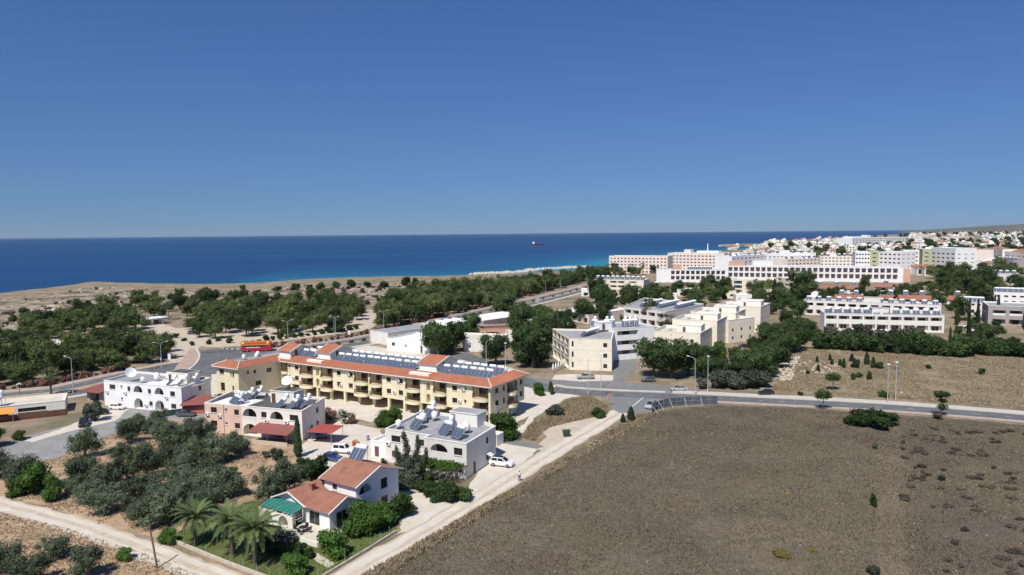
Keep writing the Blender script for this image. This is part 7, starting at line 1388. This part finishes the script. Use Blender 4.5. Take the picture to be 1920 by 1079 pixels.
for s in (-.74, .74): q.add([(s, -.55*math.cos(math.pi*i/N), 1.16+.3*math.sin(math.pi*i/N)) for i in range(N+1)], [tuple(range(N+1))])
q.build('lid', GR, wc)
for x in (-.5, .5):
    for y in (-.35, .35): q = MB(); q.lathe([(0, -.03), (.1, -.03), (.1, .03), (0, .03)], 10, 0, Matrix.Translation((x, y, .1)) @ Matrix.Rotation(R(90), 4, 'X')); q.build('castor', TYRE, wc)
# timber pole at the track, globe lanterns, kiosk, post on the field
po = empty('timber_pole', (*G(295, 1066), 0)); tag(po, 'leaning weathered timber pole beside the dirt track', 'pole'); q = MB(); q.path([(0, 0, -.3), (-.35, 0, 2.8), (-.8, .05, 5.7)], [.13, .12, .1], 8); q.build('shaft', M['wood'], po); q = MB(); q.box(-.95, -.6, -.05, .05, 5.35, 5.45); q.build('crosspiece', M['wood'], po)
def lantern(px, py, lab):
    o = empty('globe_lantern', (*G(px, py), 0)); tag(o, lab, 'lamp', 'globe lanterns on the red pavement'); q = MB(); q.tube((0, 0, -.1), (0, 0, 3.0), .06, n=7); q.build('post', M['black'], o)
    for i in range(4): a = i*math.pi/2+.4; q = MB(); q.lathe([(.0, -.2), (.14, -.14), (.2, 0), (.14, .14), (0, .2)], 10, 0, Matrix.Translation((.42*math.cos(a), .42*math.sin(a), 3.0+.2*(i % 2)))); q.build('globe', M['whitepaint'], o)
    q = MB(); q.box(-.42, .42, -.02, .02, 2.86, 2.92); q.box(-.02, .02, -.42, .42, 2.86, 2.92); q.build('bracket', M['black'], o)
lantern(37, 742, 'four-globe white lantern on the red pavement near the low cafe')
ki = building('kiosk', 'open kiosk with a flat white roof on the pale plaza', 'kiosk', None, quad_from(G(264, 612), G(308, 607), 6), 2.7, 'offwhite', 'roofwhite', {0: [('b', 3.2, .1, 3.6, 2.2), ('b', 8, .1, 3.6, 2.2)]}); q = MB(); q.box(-1.2, 13, -1.6, 7, 2.86, 3.15); q.build('roof_slab', M['whitepaint'], ki)
for i in range(2): p = G(1854+70*i, 757+4*i); o = empty('field_post', (p.x, p.y, 0)); tag(o, 'thin grey post at the edge of the stubble field', 'post', 'posts of the stubble field'); q = MB(); q.tube((0, 0, -.1), (0, 0, 4.2), .05, n=6); q.build('shaft', M['steel'], o); q = MB(); q.box(-.2, .2, -.03, .03, 3.9, 4.0); q.build('crosspiece', M['steel'], o)
# striped kerb of the bus bay: each stone a part
kb = empty('striped_kerb', (*bw[0], 0)); tag(kb, 'kerb of alternating black and white stones along the bus bay', 'kerb'); acc = 0
sd_ = [0.]
for i in range(len(bw)-1): sd_.append(sd_[-1]+(bw[i+1]-bw[i]).length)
def along2(s):
    for i in range(len(bw)-1):
        if s <= sd_[i+1]: return bw[i].lerp(bw[i+1], (s-sd_[i])/(sd_[i+1]-sd_[i]))
    return bw[-1]
n = int(sd_[-1]/1.1); q = MB(); q.box(0, 1.08, -.12, .12, 0, .2); km = [q.mesh('kerb_stone', M['whitepaint']), None]; q = MB(); q.box(0, 1.08, -.12, .12, 0, .2); km[1] = q.mesh('kerb_stone', M['black'])
for i in range(n): a, b = along2(sd_[-1]*i/n)-bw[0], along2(sd_[-1]*(i+1)/n)-bw[0]; inst('kerb_stone', km[i % 2], kb, (a.x, a.y, .02), (0, 0, math.atan2((b-a).y, (b-a).x)))
# cargo ship
so_ = empty('cargo_ship', (*G(1008, 460, -5), -5), R(4)); tag(so_, 'small dark cargo ship with white bridge far out at sea', 'ship'); HUL, RDH = gloss('ship_hull', (.035, .045, .07), .5), gloss('ship_red', (.28, .05, .05), .5)
def hull(z0, z1, L0, L1, m):
    q = MB(); pl = lambda L: [(-L/2, -4), (L*.36, -4.2), (L/2, 0), (L*.36, 4.2), (-L/2, 4)]; A_2 = [(x, y*.85, z0) for x, y in pl(L0)]+[(x, y, z1) for x, y in pl(L1)]; q.add(A_2, [(i, (i+1) % 5, 5+(i+1) % 5, 5+i) for i in range(5)]+[(5, 6, 7, 8, 9)]); return q.build('hull' if m is HUL else 'waterline_band', m, so_)
hull(-2, .8, 43, 44, RDH); hull(.8, 5.2, 44.02, 47, HUL)
q = MB(); q.box(-20, -12, -3.6, 3.6, 5.2, 10); q.box(-19, -13.5, -3.2, 3.2, 10, 13); q.build('bridge', M['whitepaint'], so_); q = MB(); q.tube((-17, 0, 13), (-17, 0, 17), .9, .8); q.build('funnel', HUL, so_); q = MB(); q.tube((14, 0, 5), (14, 0, 14), .3, .2); q.build('mast', M['steel'], so_); q = MB(); q.box(-9, 12, -3, 3, 5.2, 6.6); q.build('hatch_cover', RDH, so_)
# ------------------------------------------------------------------ people
SKIN = surf('skin', [(.45, .27, .19)], rough=.6); HAIR = surf('hair', [(.04, .028, .02)], rough=.7)
def limb_mesh(name, verts, edges, rad, mat, root=0):
    me = bpy.data.meshes.new(name); me.from_pydata(verts, edges, []); o = bpy.data.objects.new(name, me); C.objects.link(o); m = o.modifiers.new('s', 'SKIN'); m.use_smooth_shade = True
    sv = me.skin_vertices[0].data if me.skin_vertices else None
    if sv is None:
        bm = bmesh.new(); bm.from_mesh(me); bm.verts.layers.skin.verify(); bm.to_mesh(me); bm.free(); sv = me.skin_vertices[0].data
    for i, r_ in enumerate(rad): sv[i].radius = r_ if hasattr(r_, '__len__') else (r_, r_); sv[i].use_root = (i == root)
    o.modifiers.new('u', 'SUBSURF').levels = 1; o.modifiers['u'].render_levels = 1
    bpy.context.view_layer.update(); dg = bpy.context.evaluated_depsgraph_get(); ne = bpy.data.meshes.new_from_object(o.evaluated_get(dg)); bpy.data.objects.remove(o); ne.name = name; ne.materials.clear(); ne.materials.append(mat); return ne
def person(px, py, rz, shirt, trous, label, sc=1.0):
    o = empty('person', (*G(px, py), .04), rz); o.scale = (sc,)*3; tag(o, label, 'person')
    V = [(0, 0, .95), (0, 0, 1.15), (0, .01, 1.38), (0, .0, 1.5), (0, -.02, 1.58), (0, -.02, 1.68)]; E = [(0, 1), (1, 2), (2, 3), (3, 4), (4, 5)]; Rr_ = [(.15, .11), (.14, .10), (.17, .11), (.055, .055), (.075, .09), (.07, .085)]
    for s in (-1, 1):
        b = len(V); V += [(s*.19, .01, 1.40), (s*.24, .02, 1.14), (s*.23, -.12, .93), (s*.22, -.18, .86)]; E += [(2, b), (b, b+1), (b+1, b+2), (b+2, b+3)]; Rr_ += [.06, .045, .035, (.02, .035)]
        for k in range(4): c_ = len(V); V += [(s*.22+(k-1.5)*.018, -.22-.01*(k in (1, 2)), .80)]; E += [(b+3, c_)]; Rr_ += [.009]
        c_ = len(V); V += [(s*.18, -.21, .85)]; E += [(b+3, c_)]; Rr_ += [.01]
        b = len(V); V += [(s*.095, 0, .88), (s*.11, -.02*s, .48), (s*.11, .03, .09), (s*.12, -.12, .04)]; E += [(0, b), (b, b+1), (b+1, b+2), (b+2, b+3)]; Rr_ += [.085, .06, .04, .035]
    inst('body', limb_mesh('body', V, E, Rr_, SKIN), o)
    T_ = [(0, 0, .92), (0, 0, 1.15), (0, .01, 1.38), (0, 0, 1.46)]; E2 = [(0, 1), (1, 2), (2, 3)]; r2 = [(.175, .135), (.165, .125), (.19, .13), (.09, .08)]
    for s in (-1, 1): b = len(T_); T_ += [(s*.195, .01, 1.40), (s*.235, .02, 1.2)]; E2 += [(2, b), (b, b+1)]; r2 += [.08, .07]
    inst('shirt', limb_mesh('shirt', T_, E2, r2, shirt), o)
    T_ = [(0, 0, .95)]; E2 = []; r2 = [(.165, .125)]
    for s in (-1, 1): b = len(T_); T_ += [(s*.095, 0, .86), (s*.11, -.02*s, .48), (s*.11, .03, .1)]; E2 += [(0, b), (b, b+1), (b+1, b+2)]; r2 += [.1, .08, .07]
    inst('trousers', limb_mesh('trousers', T_, E2, r2, trous), o)
    q = MB(); q.lathe([(.095, -.03), (.1, .03), (.075, .09), (0, .115)], 10, 0, Matrix.Translation((0, .005, 1.66))); q.build('hair', HAIR, o)
    q = MB(); q.box(-.012, .012, -.125, -.1, 1.60, 1.64); q.build('nose', SKIN, o)
    for s in (-1, 1): q = MB(); q.box(s*.035-.012, s*.035+.012, -.112, -.1, 1.645, 1.66); q.build('eye', M['black'], o)
    q = MB(); q.box(-.03, .03, -.108, -.1, 1.565, 1.575); q.build('mouth', M['redbrown'], o); return o
NAVY = surf('navy_cloth', [(.03, .035, .06)]); WSH = surf('white_cloth', [(.75, .74, .73)]); RSH = surf('red_cloth', [(.4, .08, .07)]); KHA = surf('khaki_cloth', [(.3, .25, .17)])
person(974, 903, R(10), WSH, NAVY, 'person in white shirt and dark trousers walking on the lane', 1.04)
person(282, 622, R(20), WSH, KHA, 'person in a white top and khaki trousers in front of the kiosk'); person(288, 626, R(-30), RSH, NAVY, 'person in a red top walking across the plaza')
# ------------------------------------------------------------------ small things on walls, roofs and yards
def ac_proto():
    o = empty('air_conditioner'); tag(o, 'x', 'air conditioner', 'x'); q = MB(); q.box(-.42, .42, -.34, -.04, 0, .58); q.build('casing', M['whitepaint'], o); q = MB(); q.lathe([(0, .0), (.2, .0), (.22, .02), (0, .02)], 14, 0, Matrix.Translation((-.1, -.345, .29)) @ Matrix.Rotation(R(90), 4, 'X')); q.build('fan_grille', M['black'], o)
    q = MB(); q.box(-.35, -.3, -.34, .0, -.05, 0); q.box(.3, .35, -.34, .0, -.05, 0); q.build('bracket', M['steel'], o); return o
ACP = ac_proto()
for o_, an3, pts, lab, grp in ((a0, AA, [(1.2, 3.2), (7.4, 3.4), (20.9, 3.3), (14.2, .9)], 'white air conditioner on the front wall of the white arched house', 'air conditioners of the white house'), (b0, BA, [(.8, 3.6), (4.0, 3.5), (16.0, 3.3), (20.9, 3.4)], 'white air conditioner on the front wall of the pink and cream house', 'air conditioners of the pink house'), (loc2w(c0, CA, 0, 1.2)[:2], CA, [(5.2, 3.4), (.8, 3.3)], 'white air conditioner on the front wall of the weathered house', 'air conditioners of the weathered house')):
    for x, z in pts: put(ACP, USED, loc2w(o_, an3, x, -.02, z), an3, None, lab, grp)
for x, z in ((7.4, 4.2), (24.6, 4.1), (27.2, 7.0), (42, 4.2), (43.2, 7.0), (61, 4.2), (62, 7.0)): put(ACP, USED, loc2w(YO, YA, x, .88, z), YA, None, 'white air conditioner on the front wall of the yellow building', 'air conditioners of the yellow building')
def aerial(p, z, lab):
    o = empty('tv_aerial', (p[0], p[1], z), rnd.uniform(0, 3)); tag(o, lab, 'aerial', None); q = MB(); q.tube((0, 0, 0), (0, 0, 3.0), .025, n=5); q.build('mast', M['steel'], o); q = MB(); q.tube((-.7, 0, 2.9), (.7, 0, 2.9), .015, n=4)
    for k in range(6): q.tube((-.6+k*.24, -.3+.03*k, 2.9), (-.6+k*.24, .3-.03*k, 2.9), .012, n=4)
    q.build('elements', M['steel'], o)
aerial(A_(8, 8), 5.82, 'thin aerial on the white arched house roof'); aerial(B_(10.5, 3), 5.82, 'thin aerial on the roof between the pink and cream halves'); aerial(C_(6.5, 9), 5.72, 'thin aerial beside the stair house of the weathered house'); aerial(loc2w(VO, VA, 2.4, 1.6), 5.6, 'thin aerial on the villa upper roof')
for i, (px, py, c_, lab) in enumerate([(663, 836, (.55, .10, .03), 'orange plastic barrel in the yard behind the boxy white car'), (668, 834, (.5, .35, .1), 'yellow plastic barrel in the yard behind the boxy white car'), (672, 838, (.08, .25, .1), 'green plastic barrel in the yard behind the boxy white car'), (690, 826, (.3, .18, .4), 'purple plastic barrel by the side shed')]):
    o = empty('barrel', (*G(px, py), .03)); tag(o, lab, 'barrel'); q = MB(); q.lathe([(0, 0), (.28, 0), (.31, .3), (.31, .6), (.28, .88), (.26, .9), (0, .9)], 12); q.build('drum', gloss('barrel_paint_'+str(i), c_, .5), o); q = MB(); q.lathe([(.27, .9), (.27, .93), (0, .94)], 12); q.build('lid', M['black'], o)
mf = empty('mesh_fence', (*G(296, 783), 0), math.atan2(*(G(352, 776)-G(296, 783)).yx)); tag(mf, 'dark green mesh fence in front of the white arched house', 'fence'); L = (G(352, 776)-G(296, 783)).length
for i in range(int(L/2)+1): q = MB(); q.tube((i*2, 0, -.1), (i*2, 0, 1.5), .03, n=5); q.build('fence_post', M['steel'], mf)
for i in range(int(L/2)): q = MB(); q.box(i*2+.03, i*2+1.97, -.01, .01, .05, 1.4); q.build('mesh_panel', surf('green_mesh', [(.015, .07, .055)]) if i == 0 else bpy.data.materials['green_mesh'], mf)
# ------------------------------------------------------------------ leftovers
for p in OLIVE+ACACIA+PINE+DARK+CITRUS+HEDGE+GREYB+SCRUB+CYP+JUN+OLW+OLP+FAN+HEAT+TANK+DISH+FH+[ACP]+list(LP.values()):
    if p['label'] == 'x':
        for c_ in list(p.children): bpy.data.objects.remove(c_)
        bpy.data.objects.remove(p)
# ------------------------------------------------------------------ the air over sea and bay
hz = MB(); hz.box(-46000, 46000, -1500, 46000, -9.5, 300); hm = bpy.data.materials.new('haze'); hm.use_nodes = True; hn = hm.node_tree; hn.nodes.clear()
ho_ = hn.nodes.new('ShaderNodeOutputMaterial'); pv = hn.nodes.new('ShaderNodeVolumePrincipled'); pv.inputs['Color'].default_value = (.55, .68, .86, 1); pv.inputs['Density'].default_value = 0.000014; pv.inputs['Anisotropy'].default_value = 0.0
hn.links.new(pv.outputs[0], ho_.inputs['Volume']); tag(hz.build('haze', hm), kind='stuff')
